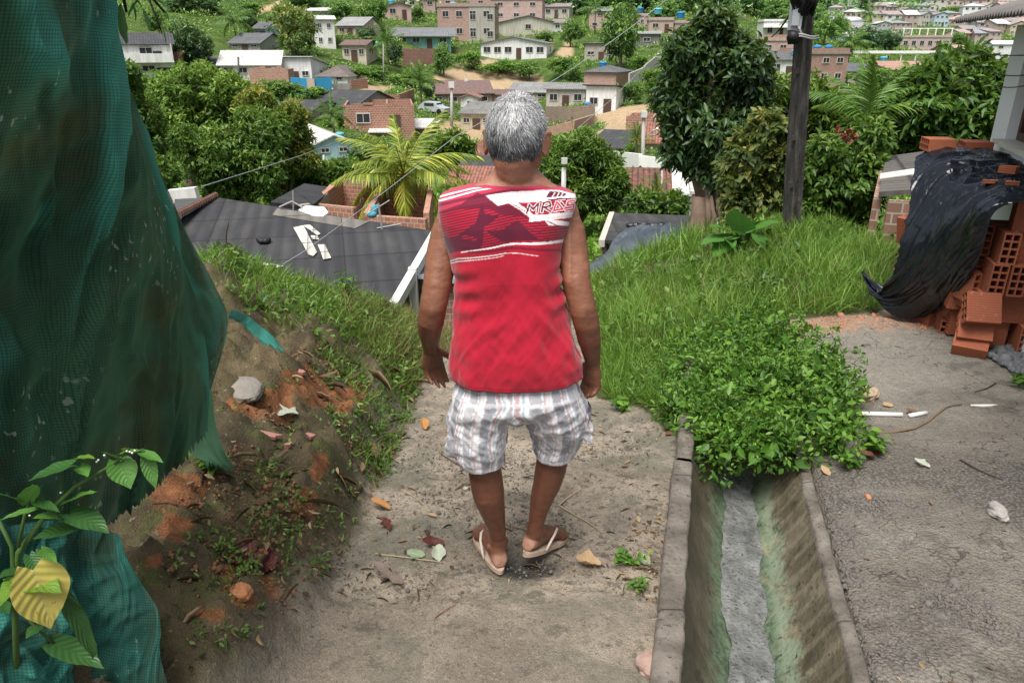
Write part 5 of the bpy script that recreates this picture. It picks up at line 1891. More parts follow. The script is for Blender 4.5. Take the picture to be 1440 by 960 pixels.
s0, s1, zb, zt = .40, 1.75, 1.335, 1.90       # window opening, heights above the base of the wall
wl2 = 5.0; hgt = 2.12
wall0 = hb('wall', [((s0 / 2, .075, hgt / 2), (s0, .15, hgt)), (((s0 + s1) / 2, .075, zb / 2), (s1 - s0, .15, zb)), (((s0 + s1) / 2, .075, (zt + hgt) / 2), (s1 - s0, .15, hgt - zt)),
                    (((s1 + wl2) / 2, .075, hgt / 2), (wl2 - s1, .15, hgt)), ((.075, 2.0, hgt / 2), (.15, 3.7, hgt))], M_HWALL, house0)
win0 = hb('window', [((s0 + .03, .10, (zb + zt) / 2), (.06, .06, zt - zb)), ((s1 - .03, .10, (zb + zt) / 2), (.06, .06, zt - zb)), (((s0 + s1) / 2, .10, zt - .03), (s1 - s0 - .12, .06, .06)),
                     (((s0 + s1) / 2, .10, zb + .03), (s1 - s0 - .12, .06, .06)), (((s0 + s1) / 2 - .25, .10, (zb + zt) / 2), (.05, .056, zt - zb - .12)), (((s0 + s1) / 2 + .25, .10, (zb + zt) / 2), (.05, .056, zt - zb - .12))], M_WOOD, house0)
hb('pane', [(((s0 + s1) / 2, .115, (zb + zt) / 2), (s1 - s0 - .12, .008, zt - zb - .12))], M_GLASSD, win0)
hb('sill', [(((s0 + s1) / 2, .03, zb - .012), (s1 - s0 + .06, .20, .03))], m_plaster((.55, .54, .46), .5), win0)
# corrugated roof, eave over the road side
V = []
na, nb2 = 240, 8
for j in range(nb2):
    for i in range(na):
        a = -.38 + 5.2 * i / (na - 1); b2 = -.36 + 3.6 * j / (nb2 - 1)
        zz_ = 2.165 + (b2 + .36) * math.tan(R(17)) + .018 * math.sin(2 * PI * a / .075)
        q = hm @ Vector((a, b2, zz_)); V.append(tuple(q))
rf = link('roof', np_mesh('roof', np.array(V), grid_faces(nb2, na), m_sheet((.17, .16, .15), (.10, .095, .085), 0.001), uv=np.array([(i / na * 5, j / nb2 * 3.6) for j in range(nb2) for i in range(na)])), house0)
sm_ = rf.modifiers.new('thick', 'SOLIDIFY'); sm_.thickness = .012

# low shed behind the tarpaulin
def slab(name, corners, th, mat, parent=None):
    """corners: four world points, upper face"""
    c = [Vector(p) for p in corners]
    n = (c[1] - c[0]).cross(c[3] - c[0]).normalized()
    if n.z < 0: n = -n
    b = MB(); V = [tuple(p) for p in c] + [tuple(p - n * th) for p in c]
    b.add(V, [(0, 1, 2, 3), (7, 6, 5, 4), (0, 4, 5, 1), (1, 5, 6, 2), (2, 6, 7, 3), (3, 7, 4, 0)])
    me_o = b.build(name, mat, None)
    me = me_o.data
    if me.polygons[0].normal.z < 0: me.flip_normals()
    me_o.parent = parent
    if parent: me_o.matrix_parent_inverse = Matrix.Translation(-parent.location)
    return me_o


M_SHEDR = m_sheet((.12, .11, .10), (.06, .058, .055), 40.0)
sh_ = thing('shed', 'low shed with a dark board roof behind the black tarpaulin', 'shed', at(1290, 300, 8.2))
A, B, C_, D_ = at(1236, 270, 7.5), at(1345, 262, 7.3), at(1420, 196, 9.8), at(1246, 220, 9.8)
slab('roof', [A, B, C_, D_], .05, M_SHEDR, sh_)
b = MB()
for p, q in ((A, B), (A, D_), (B, C_)):
    m = (p + q) / 2; d = (q - p); b.box((m.x, m.y, (min(p.z, q.z) - .07 - 1.6) / 2 - .0), (d.xy.length - .2, .08, max(.1, min(p.z, q.z) - .07 + 1.6)), 0, math.atan2(d.y, d.x))
o = b.build('wall', m_brick((.30, .17, .12), 1.8), sh_); o.matrix_parent_inverse = Matrix.Translation(-sh_.location)
nrm_ = (B - A).cross(D_ - A).normalized(); nrm_ = nrm_ if nrm_.z > 0 else -nrm_
def lerp4(u, v): return (A.lerp(B, u)).lerp(D_.lerp(C_, u), v) + nrm_ * .012
slab('roof_sheet', [lerp4(-.02, .30), lerp4(.75, .36), lerp4(.75, .50), lerp4(-.02, .44)], .01, m_plain('pale_sheet', (.55, .53, .48), .7, .15), sh_)

# ------------------------------------------------------------------ utility pole
pole = thing('utility_pole', 'weathered concrete utility pole standing in the grass', 'utility pole', (3.08, 8.0, -.5))
t = NT('weathered_pole_concrete', .9, .2)
n = t.noise(t.coord('Object', (6, 6, 1.2)), 3, 6, .7); nf = t.noise(t.coord('Object'), 30, 4, .65)
c = t.ramp(n, [(.3, (.025, .024, .022)), (.5, (.06, .057, .052)), (.7, (.13, .125, .115))])
c = t.mix(t.math('MULTIPLY', t.step(nf, .5, .7), .5), c, (.02, .02, .018)); t.base(c); t.bump(nf, .5, .01)
M_POLE = t.done()
V = []
prf = [(-.105, -.07), (.105, -.07), (.105, -.045), (.045, -.02), (.045, .02), (.105, .045), (.105, .07), (-.105, .07), (-.105, .045), (-.045, .02), (-.045, -.02), (-.105, -.045)]
prf = [(y * 1.0, x) for x, y in prf]      # grooves on the two faces seen from the path
hs2 = np.linspace(0, 6.2, 40)
for h in hs2:
    k = 1.22 - .07 * h
    for x, y in prf: V.append((x * k * .72 - .085 * h, y * k * .72, h))
b = MB(); m = len(prf)
Fp = [(i * m + j, i * m + (j + 1) % m, (i + 1) * m + (j + 1) % m, (i + 1) * m + j) for i in range(len(hs2) - 1) for j in range(m)]
b.add(V, Fp); b.add([V[-m + i] for i in range(m)], [tuple(range(m))])
o = b.build('post', M_POLE, pole); o.rotation_euler = (0, 0, R(12))
M_BLACKC = m_plain('black_cable', (.018, .018, .02), .5, .3)
M_STEELW = m_plain('steel_wire', (.30, .30, .29), .4, .2)
M_METER = m_plain('grey_plastic', (.42, .44, .46), .5, .15)
def on_pole(px, py, Y): return at(px, py, Y) - Vector((3.08, 8.0, -.5))
b = MB(); b.box(on_pole(1119, 22, 7.86), (.10, .10, .26)); b.box(on_pole(1119, 22, 7.80), (.07, .03, .18)); b.build('meter_box', M_METER, pole)
b = MB(); b.tube([on_pole(1119, 42, 7.85), on_pole(1118, 62, 7.85)], [.075, .070], 14); b.tube([on_pole(1117, 50, 7.80), on_pole(1113, 54, 7.74)], .05, 12); b.build('lamp_socket', M_BLACKC, pole, True)
b = MB()
for i in range(16):
    a0 = on_pole(1116 + i * 1.7, 16 + (i % 4) * 2, 7.82); a1 = on_pole(1112 + i * 2.4, -20 - (i % 3) * 12, 7.75); mid = a0.lerp(a1, .5) + Vector((.08 * math.sin(i * 2.3), -.06, .02 * math.cos(i)))
    b.tube([a0, mid, a1], .016, 6)
b.build('cable_bundle', M_BLACKC, pole, True)
b = MB()
for zz_ in (0, .03):
    b.tube([on_pole(1115 + 36 * k / 6, 50 + zz_ * 100 - 2 * math.sin(k), 7.80 - .05 * math.sin(k / 6 * PI)) for k in range(7)], .010, 5)
b.tube([on_pole(1122, 36, 7.8), on_pole(1126, 46, 7.78), on_pole(1130, 52, 7.8)], .012, 5)
b.build('tie_wire', M_STEELW, pole, True)
for py in (100, 194, 260):
    b = MB(); b.box(on_pole(1126 - py * .055, py, 7.90), (.05, .03, .05)); b.build('bolt', m_plain('rusty_bolt', (.05, .04, .035), .7, .3), pole)

# ------------------------------------------------------------------ trees close by, each with its own crown
def rosettes(tips, dirs, per, ln, wd, g, droop=.35):
    n = len(tips) * per
    k = np.repeat(np.arange(len(tips)), per)
    d = dirs[k]
    D = d * .55 + rand_unit(n, g) * .9 + np.array([0, 0, -droop])
    pos = tips[k] + rand_unit(n, g) * ln * .45
    N = np.array([0, 0, 1.]) + .5 * d + .45 * g.normal(size=(n, 3))
    s = g.uniform(.65, 1.25, n)
    return pos, basis(D, N), np.stack([wd * s, ln * s, ln * s], 1), k


def px_tree(name, label, cat, base_px, Y, circles, leaf, ln, wd, ntips, per, mat, seed, trunk_r, depth=1.0, bark=None, group=None, tmpl=LEAF4, droop=.35, lean=None, zbase=None, tint=None, tipmix=.3, fork=True):
    g = np.random.default_rng(seed)
    base = at(base_px[0], base_px[1], Y)
    base.z = hz(base.x, base.y) - .1 if zbase is None else zbase
    t_ = thing(name, label, cat, base, 0, group)
    cs = []; rr = []
    for px, py, r in circles:
        c = at(px, py, Y); m = dep(c) / F
        cs.append(tuple(c - base)); rr.append(r * m)
    cs = np.array(cs); rr = np.array(rr)
    mean = cs.mean(0)
    cs[:, 1] += g.uniform(-1, 1, len(cs)) * rr * .7 * depth
    cs = np.concatenate([cs, cs + np.stack([np.zeros(len(cs)), rr * .9 * depth, rr * .1], 1)]); rr = np.concatenate([rr, rr * .8])
    vol = rr ** 2 / (rr ** 2).sum()
    k = g.choice(len(cs), ntips, p=vol)
    d = rand_unit(ntips, g); d[:, 2] = d[:, 2] * .9 + .1
    rad = 1 - .55 * g.random(ntips) ** 2.2
    bump = .85 + .35 * vnoise(cs[k] + d * rr[k][:, None], 2.2 / max(rr.mean(), .05) * .35, 3, seed)
    tips = cs[k] + d * (rr[k] * rad * bump)[:, None]
    pos, rot, sc, kk = rosettes(tips, d, per, ln, wd, g, droop)
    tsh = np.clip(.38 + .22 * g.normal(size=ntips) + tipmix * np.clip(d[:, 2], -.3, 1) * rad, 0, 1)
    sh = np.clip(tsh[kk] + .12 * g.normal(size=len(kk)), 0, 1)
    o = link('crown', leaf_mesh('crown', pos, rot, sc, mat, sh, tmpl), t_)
    if tint: o.color = tint
    b = MB()
    top = Vector(tuple(mean)); top.x = top.x * .8
    fz = min(c[2] - r for c, r in zip(cs, rr))
    f = Vector((mean[0] * .25, 0, max(fz * .9, .3)))
    b.tube([(0, 0, -.4), (mean[0] * .06, 0, f.z * .35), (mean[0] * .15, 0, f.z * .7), f], [trunk_r * 1.3, trunk_r, trunk_r * .9, trunk_r * .8], 10)
    for i in range(0, len(circles)):
        c = Vector(tuple(cs[i])); r0 = trunk_r * (.5 if fork else .35)
        m1 = f.lerp(c, .5) + Vector((0, 0, .12 * (c - f).length))
        b.tube([f - Vector((0, 0, trunk_r * .5)), m1, c], [r0, r0 * .55, r0 * .22], 6)
    if bark:
        for i in range(16):
            a = g.uniform(-.6, 2.2); rr_ = trunk_r * 1.02
            p0 = Vector((f.x + math.cos(a) * rr_ * .9, f.y - abs(math.sin(a)) * rr_ * .9, f.z * g.uniform(.75, 1.25))); p1 = Vector((math.cos(a) * rr_ * g.uniform(1.0, 1.7) + .1, -abs(math.sin(a)) * rr_ * 1.1, f.z * g.uniform(.1, .5)))
            b.tube([p0, p0.lerp(p1, .5) + Vector((.03, -.03, 0)), p1], [.035, .05, .02], 6)
    if trunk_r > .2:
        nv = vnoise(np.array(b.v), 4.5, 4, seed); nv2 = vnoise(np.array(b.v) * np.array([1, 1, .3]), 12, 3, seed + 1)
        b.v = [(x * (1 + .25 * a + .12 * c), y * (1 + .25 * a + .12 * c), z) if z < f.z * 1.1 else (x, y, z) for (x, y, z), a, c in zip(b.v, nv, nv2)]
    b.build('trunk', bark or M_BARK, t_, True)
    return t_


px_tree('broadleaf_tree', 'tall dense dark green tree with a cut pale trunk on the grassy slope', 'tree', (985, 335), 13.0,
        [(1010, 60, 46), (1043, 92, 40), (975, 82, 40), (1003, 32, 24), (1058, 120, 30), (962, 132, 38), (1010, 130, 50), (1053, 158, 30), (966, 182, 38), (1008, 190, 42), (956, 215, 26), (985, 232, 30), (1035, 205, 24), (1000, 248, 18)],
        None, .17, .068, 1700, 9, G_DARK, 101, .26, .9, M_BARKL, tmpl=LEAF8, droop=.5)
px_tree('vine_covered_shrub', 'rounded shrub smothered by pale olive vines, on the near side of the tall tree', 'shrub', (1055, 325), 10.2,
        [(1077, 178, 26), (1060, 212, 33), (1046, 250, 34), (1088, 225, 28), (1040, 285, 26), (1078, 275, 28), (1032, 308, 15), (1100, 180, 18)],
        None, .12, .06, 760, 8, G_OLIVE, 102, .05, .8, tmpl=LEAF8, droop=.6, tint=(1.25, 1.15, 1.3, 1), fork=False)
px_tree('leafy_shrub', 'lush bright shrub on the other side of the utility pole from the tall tree', 'shrub', (1175, 325), 9.6,
        [(1150, 248, 38), (1192, 258, 40), (1142, 288, 32), (1180, 298, 38), (1216, 282, 34), (1160, 212, 28), (1216, 238, 30), (1232, 195, 26), (1130, 315, 18), (1210, 315, 22)],
        None, .11, .045, 1000, 8, G_HOT, 103, .05, .8, tmpl=LEAF8, droop=.4, fork=False)
fl_ = np.random.default_rng(9)
px_tree('broadleaf_tree', 'yellowish green tree whose top shows on both sides of the utility pole', 'tree', (1150, 300), 15.0,
        [(1098, 128, 28), (1160, 158, 38), (1202, 172, 28), (1080, 132, 24), (1138, 128, 24), (1120, 165, 30), (1180, 195, 30)],
        None, .17, .06, 800, 8, G_HOT, 104, .12, .9, tmpl=LEAF4, tint=(1.15, 1.05, .9, 1))
px_tree('broadleaf_tree', 'wide bright green tree growing behind the shed next to the white house', 'tree', (1330, 290), 12.5,
        [(1342, 130, 46), (1372, 102, 38), (1300, 152, 40), (1278, 178, 30), (1340, 182, 46), (1388, 150, 36), (1396, 112, 24), (1312, 112, 30), (1266, 145, 20), (1300, 205, 34), (1375, 190, 30), (1262, 205, 22)],
        None, .17, .065, 1700, 9, G_HOT, 105, .14, .9, tmpl=LEAF8, tint=(.75, .85, .8, 1))

# flower heads among the shrub
fs = thing('flowering_plant', 'small plant with rusty red flower heads among the bright shrub', 'plant', at(1190, 215, 9.5))
for fx, fy in ((1178, 184), (1186, 192), (1194, 186), (1202, 194), (1192, 198)):
    n_ = 22; ps = np.array([tuple(at(fx, fy, 9.1) - fs.location)] * n_) + .012 * fl_.normal(size=(n_, 3))
    V, Fc = scatter(LEAF4[0], LEAF4[1], ps, basis(rand_unit(n_, fl_) + np.array([0, -.4, .5]), rand_unit(n_, fl_)), np.full(n_, .05))
    link('flower', np_mesh('flower', V, Fc, m_plain('rust_red_petal', (.30, .12, .07), .6, .3)), fs)
b = MB(); b.tube([(0, 0, -.9), (.02, -.1, -.3), (0, -.35, .15)], .015, 5); b.build('stem', M_STEM, fs)


# plant with very big leaves at the foot of the pole
def big_leaf(base, tip, wid, droop=.15, cup=.25, heart=True, nu=9, nv=12, up=None):
    base, tip = Vector(base), Vector(tip)
    d = tip - base; L_ = d.length; d.normalize()
    n = Vector(up) if up is not None else (Vector((0, 0, CZ)) - base).normalized() + Vector((0, 0, .5))
    x = d.cross(n).normalized(); n = x.cross(d).normalized()
    V = []
    for j in range(nv):
        v = j / (nv - 1)
        w = (math.sin(PI * min(1, v * .92 + .10)) ** .8) * (1 - .55 * v ** 1.5) * 1.25 if heart else math.sin(PI * (v * .94 + .03)) ** .85
        for i in range(nu):
            s = (i / (nu - 1) - .5)
            back = -.16 * L_ * abs(s) * 2 * (1 - v) ** 3 if heart else 0
            V.append(base + d * (v * L_ + back) + x * (s * wid * w) + n * (cup * wid * (abs(s) ** 1.4) * w * .9 - droop * L_ * v ** 2 + .012 * L_ * math.sin(v * 19) * abs(s) * 2))
    return np.array([tuple(p) for p in V]), grid_faces(nv, nu), np.array([(i / (nu - 1), j / (nv - 1)) for j in range(nv) for i in range(nu)])


def bigleaf_mat(name, c0, c1, vein, rough=.4, spots=None):
    t = NT(name, rough, .4)
    uv = t.coord('UV'); s = t.sep(uv)
    a = t.math('ABSOLUTE', t.math('SUBTRACT', s[0], .5))
    n = t.noise(t.coord('Object'), 30, 4, .6)
    c = t.mix(n, c0, c1)
    rib = t.step(a, .025, .008)
    sv = t.math('SINE', t.math('MULTIPLY', t.math('SUBTRACT', s[1], t.math('MULTIPLY', a, .55)), 48))
    c = t.mix(t.math('MULTIPLY', t.step(sv, .86, 1), .45), c, vein)
    c = t.mix(t.math('MULTIPLY', rib, .8), c, vein)
    if spots:
        c = t.mix(t.math('MULTIPLY', t.step(t.noise(uv, 5, 4, .65), .60, .68), .8), c, spots)
    t.base(c); t.bump(sv, .25, .003)
    tr = t.node('ShaderNodeBsdfTranslucent', {'Color': c})
    ms = t.node('ShaderNodeMixShader', {0: .28, 1: t.b.outputs[0], 2: tr.outputs[0]})
    t.l.new(ms.outputs[0], t.out.inputs['Surface'])
    return t.m


L_GREEN = bigleaf_mat('broad_green_leaf', (.06, .18, .03), (.11, .27, .045), (.12, .25, .07))
L_DARK = bigleaf_mat('shaded_green_leaf', (.03, .10, .025), (.055, .15, .035), (.05, .12, .03))  # darker copy of the leaf green, shade put into the colour
L_YEL = bigleaf_mat('yellow_leaf', (.55, .45, .08), (.68, .60, .16), (.55, .50, .22), .55, (.28, .16, .04))
L_LIME = bigleaf_mat('lime_leaf', (.10, .22, .02), (.17, .30, .04), (.22, .34, .10))
bp = thing('big_leaf_plant', 'plant with very large rounded leaves at the foot of the utility pole', 'plant', at(1045, 350, 7.5))
st = MB()
for bx, by, tx, ty, w, Y in [(1050, 326, 1096, 306, .36, 7.5), (1042, 326, 1036, 290, .34, 7.6), (1036, 328, 998, 312, .32, 7.4), (1030, 333, 984, 338, .30, 7.3), (1056, 320, 1078, 288, .28, 7.7), (1026, 340, 1002, 360, .26, 7.2), (1062, 330, 1078, 348, .24, 7.3), (1020, 336, 1040, 356, .22, 7.1)]:
    B_, T_ = at(bx, by, Y) - bp.location, at(tx, ty, Y - .1) - bp.location
    V, Fc, uv = big_leaf(B_, T_, w, .12, .15)
    link('leaf', np_mesh('leaf', V, Fc, L_GREEN, uv=uv), bp)
    st.tube([(0, 0, -.05), tuple(B_ * .5 + Vector((0, 0, .08))), tuple(B_)], .012, 6)
st.build('stem', M_STEM, bp)

# ------------------------------------------------------------------ leafy plant low on the left, one leaf gone yellow
Zp = lambda a, b: (a / 2.4, 560 + b / 2.4)
np_ = thing('broad_leaf_plant', 'leafy plant with one big yellow leaf in the bottom left corner before the net', 'plant', (-.80, 1.18, hz(-.8, 1.18)))
leaves_ = [((238, 225), (88, 268), 75, 'd', 1.16), ((398, 212), (442, 302), 88, 'g', 1.20), ((478, 182), (550, 208), 36, 'g', 1.21), ((494, 198), (526, 306), 46, 'g', 1.21), ((402, 206), (338, 168), 34, 'g', 1.20),
           ((270, 228), (296, 258), 46, 'g', 1.18), ((262, 200), (318, 192), 30, 'l', 1.18), ((204, 362), (318, 295), 62, 'g', 1.16), ((236, 388), (370, 442), 92, 'd', 1.15), ((96, 350), (104, 275), 64, 'g', 1.14), ((196, 402), (112, 396), 62, 'g', 1.13),
           ((244, 440), (106, 464), 84, 'd', 1.14), ((66, 346), (-6, 312), 42, 'g', 1.13), ((116, 374), (-4, 402), 36, 'g', 1.12), ((138, 510), (192, 548), 40, 'g', 1.13), ((112, 578), (180, 780), 168, 'y', 1.10), ((60, 602), (205, 640), 120, 'l', 1.115),
           ((50, 610), (-10, 700), 70, 'l', 1.10), ((212, 664), (356, 908), 60, 'd', 1.13), ((178, 826), (352, 896), 92, 'l2', 1.12), ((52, 580), (-6, 602), 44, 'd', 1.12), ((130, 768), (86, 806), 44, 'd', 1.12), ((100, 530), (136, 600), 46, 'd', 1.13), ((408, 186), (470, 164), 26, 'g', 1.2),
           ((430, 178), (412, 160), 22, 'l', 1.2), ((120, 350), (200, 372), 40, 'd', 1.135), ((0, 690), (30, 720), 40, 'd', 1.12)]
for (b0, t0, w, kd, Y) in leaves_:
    B_ = at(*Zp(*b0), Y) - np_.location; T_ = at(*Zp(*t0), Y - .03) - np_.location
    V, Fc, uv = big_leaf(B_, T_, w / 2.4 * dep(at(*Zp(*b0), Y)) / F, .10, .28)
    o = link('leaf', np_mesh('leaf', V, Fc, {'g': L_GREEN, 'd': L_DARK, 'y': L_YEL, 'l': L_LIME, 'l2': L_DARK}[kd], uv=uv), np_)
    if kd == 'y': o['label'] = 'big ragged yellow leaf with brown spots'
st = MB()
q_ = lambda a, b, Y: tuple(at(*Zp(a, b), Y) - np_.location)
st.tube([q_(60, 1100, 1.16), q_(52, 760, 1.13), q_(46, 590, 1.13), q_(40, 500, 1.14), q_(-10, 400, 1.14)], [.006, .006, .005, .004, .003], 7)
st.tube([q_(52, 640, 1.13), q_(62, 520, 1.14), q_(150, 400, 1.15), q_(255, 295, 1.17), q_(366, 232, 1.19), q_(420, 190, 1.2), q_(486, 172, 1.21)], [.006, .0055, .005, .004, .003, .0025, .002], 7)
st.tube([q_(62, 500, 1.13), q_(82, 400, 1.135), q_(100, 340, 1.14)], [.004, .003, .002], 6)
st.tube([q_(200, 660, 1.12), q_(240, 670, 1.13), q_(275, 705, 1.13)], .0025, 6)
st.tube([q_(52, 700, 1.12), q_(120, 770, 1.12), q_(180, 826, 1.12)], .003, 6)
st.build('stem', M_STEM, np_, True)
fw = MB()
for a, b_ in [(438, 180), (446, 184), (332, 208), (352, 192), (428, 178), (455, 176), (326, 214), (205, 318), (100, 395)]:
    fw.add(*ellipsoid(q_(a, b_, 1.17), (.0020, .0018, .0022), None, 7, 5))
fw.build('flower_buds', m_plain('white_petal', (.7, .72, .6), .6, .1), np_, True)

# ------------------------------------------------------------------ dark branch hanging in at the top left
br = thing('tree_branch', 'dark twigs with drooping leaves hanging over the top of the net', 'branch', at(165, -60, 1.95))
qb = lambda px, py, Y=1.93: tuple(at(px, py, Y) - br.location)
st = MB()
for pl, r_ in [([(150, -60), (150, 10), (149, 60)], .010), ([(166, -60), (160, -5), (158, 40)], .008), ([(180, -60), (172, -10), (178, 18)], .006), ([(172, -40), (205, -12), (232, 18)], .005), ([(205, -12), (222, 30), (228, 48)], .003), ([(158, -30), (140, 0), (146, 30)], .006)]:
    st.tube([qb(*p) for p in pl], [r_, r_ * .8, r_ * .5], 7)
st.build('twig', m_plain('dark_bark', (.022, .018, .015), .9, .4, 30), br, True)
for b0, t0, w, kd in [((170, 5), (176, 62), 24, 'd'), ((186, 2), (192, 30), 14, 'd'), ((200, 12), (212, 44), 17, 'o'), ((228, 36), (234, 62), 9, 'o'), ((214, -5), (240, 14), 12, 'd'), ((186, -8), (222, -22), 16, 'd'), ((196, -4), (178, 24), 10, 'd'), ((232, 16), (238, 30), 8, 'o'), ((205, -20), (228, 2), 14, 'd'), ((176, -14), (200, 8), 12, 'd')]:
    B_ = Vector(qb(*b0)); T_ = Vector(qb(*t0))
    V, Fc, uv = big_leaf(B_, T_, w * dep(at(*b0, 1.93)) / F, .05, .25, False)
    link('leaf', np_mesh('leaf', V, Fc, L_DARK if kd == 'd' else L_GREEN, uv=uv), br)

# ------------------------------------------------------------------ tarpaulin mound and hut further down
M_TARP2 = plastic('blue_grey_tarpaulin', (.045, .058, .075), (.085, .10, .12), .5)
tp = drape('tarpaulin', [
    [(885, 322, 12.4), (905, 316, 12.4), (935, 317, 12.3), (966, 321, 12.1)],
    [(868, 335, 12.0), (900, 326, 11.9), (935, 326, 11.8), (964, 330, 11.7)],
    [(846, 358, 11.5), (884, 346, 11.3), (924, 342, 11.2), (950, 338, 11.3)],
    [(826, 380, 11.0), (868, 372, 10.8), (900, 366, 10.7), (926, 352, 10.9)],
    [(822, 386, 10.9), (868, 380, 10.7), (904, 374, 10.6), (918, 366, 10.7)]], 80, 60, M_TARP2, None, 1.1, 51)
tag(tp, 'blue-grey tarpaulin stretched over a mound down the slope in front of the dark hut', 'tarpaulin')
b = MB()
for i in range(9):
    c = at(888 + i * 6, 317 + (i % 3), 12.35); b.add(*ellipsoid(c, (.10, .07, .05 + .02 * (i % 2)), None, 8, 6))
rl = b.build('tarpaulin_fold', plastic('black_plastic_fold', (.012, .013, .016), (.03, .03, .035), .4), tp, True)
hut = thing('hut', 'small hut with a dark sheet roof and pale edge behind the blue-grey tarpaulin', 'hut', at(905, 345, 16))
A, B, C_, D_ = at(850, 338, 14.4), at(962, 336, 14.4), at(970, 303, 17.2), at(864, 299, 17.2)
slab('roof', [A, B, C_, D_], .06, m_sheet((.045, .045, .047), (.09, .085, .08), 16.0), hut)
slab('fascia', [A + Vector((-.12, -.05, .02)), A + Vector((0, -.05, .02)), D_ + Vector((0, 0, .02)), D_ + Vector((-.12, 0, .02))], .14, m_plain('pale_board', (.5, .46, .4), .8, .2), hut)
b = MB()
for p, q in ((A, B), (A, D_), (B, C_)):
    m = (p + q) / 2; d = (q - p); hh_ = 2.2
    b.box((m.x, m.y + .1, min(p.z, q.z) - .09 - hh_ / 2), (d.xy.length - .3, .1, hh_), 0, math.atan2(d.y, d.x))
o = b.build('wall', m_brick((.32, .19, .13), 1.8), hut); o.matrix_parent_inverse = Matrix.Translation(-hut.location)
# ------------------------------------------------------------------ houses across the valley
WH, CR, PK, LB, BL, GY, TQ, DC = (.84, .84, .82), (.60, .54, .41), (.60, .38, .33), (.40, .60, .70), (.04, .28, .52), (.33, .32, .30), (.12, .40, .36), (.46, .40, .33)
BR = 'brick'; BP = 'palebrick'
BRICKS = {BR: (.37, .16, .105), BP: (.47, .25, .18)}
ROOFC = {'tile': (m_tile, (.20, .085, .06), (.075, .05, .045)), 'tile2': (m_tile, (.36, .15, .10), (.15, .08, .065)), 'orange': (m_tile, (.45, .20, .11), (.30, .12, .07)), 'dark': (m_sheet, (.055, .057, .062), (.11, .105, .10)),
         'grey': (m_sheet, (.20, .195, .185), (.11, .105, .095)), 'pale': (m_sheet, (.60, .59, .56), (.42, .40, .36)), 'brown': (m_sheet, (.11, .075, .06), (.07, .055, .05))}
M_FRAME = m_plain('window_frame_paint', (.55, .53, .5), .7, .1)
M_DARKW = m_plain('dark_window_glass', (.035, .038, .042), .25, .3, 2)
M_DOORW = m_plain('dark_door_wood', (.09, .055, .04), .6, .3, 5)
M_BLUEP = m_plain('blue_plastic', (.03, .20, .42), .45, .15)
M_CYANP = m_plain('cyan_plastic', (.10, .42, .50), .45, .15)


def hazed(col, k): return tuple(round(c * (1 - k) + h * k, 3) for c, h in zip(col, (.60, .64, .68)))  # blends a pale distance haze into the base colour


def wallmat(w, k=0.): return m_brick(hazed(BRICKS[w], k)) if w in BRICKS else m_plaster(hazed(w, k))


WIN = {}
def window_mesh(w, h, door=False):
    k = (round(w, 1), round(h, 1), door)
    if k not in WIN:
        w, h = k[0], k[1]
        b = MB()
        f = .07
        if not door:
            b.box((0, -.03, f / 2), (w, .10, f), 0); b.box((0, -.03, h - f / 2), (w, .10, f), 0)
            b.box((-w / 2 + f / 2, -.03, h / 2), (f, .10, h - 2 * f), 0); b.box((w / 2 - f / 2, -.03, h / 2), (f, .10, h - 2 * f), 0)
            b.box((0, -.025, h / 2), (.05, .08, h - 2 * f), 0)
            b.box((0, -.02, h / 2), (w - 2 * f, .05, h - 2 * f), 1)
        else:
            b.box((0, -.03, h / 2), (w, .07, h), 2)
        WIN[k] = b.build('window', [M_FRAME, M_DARKW, M_DOORW])
        me = WIN[k].data; bpy.data.objects.remove(WIN[k]); WIN[k] = me
    return WIN[k]


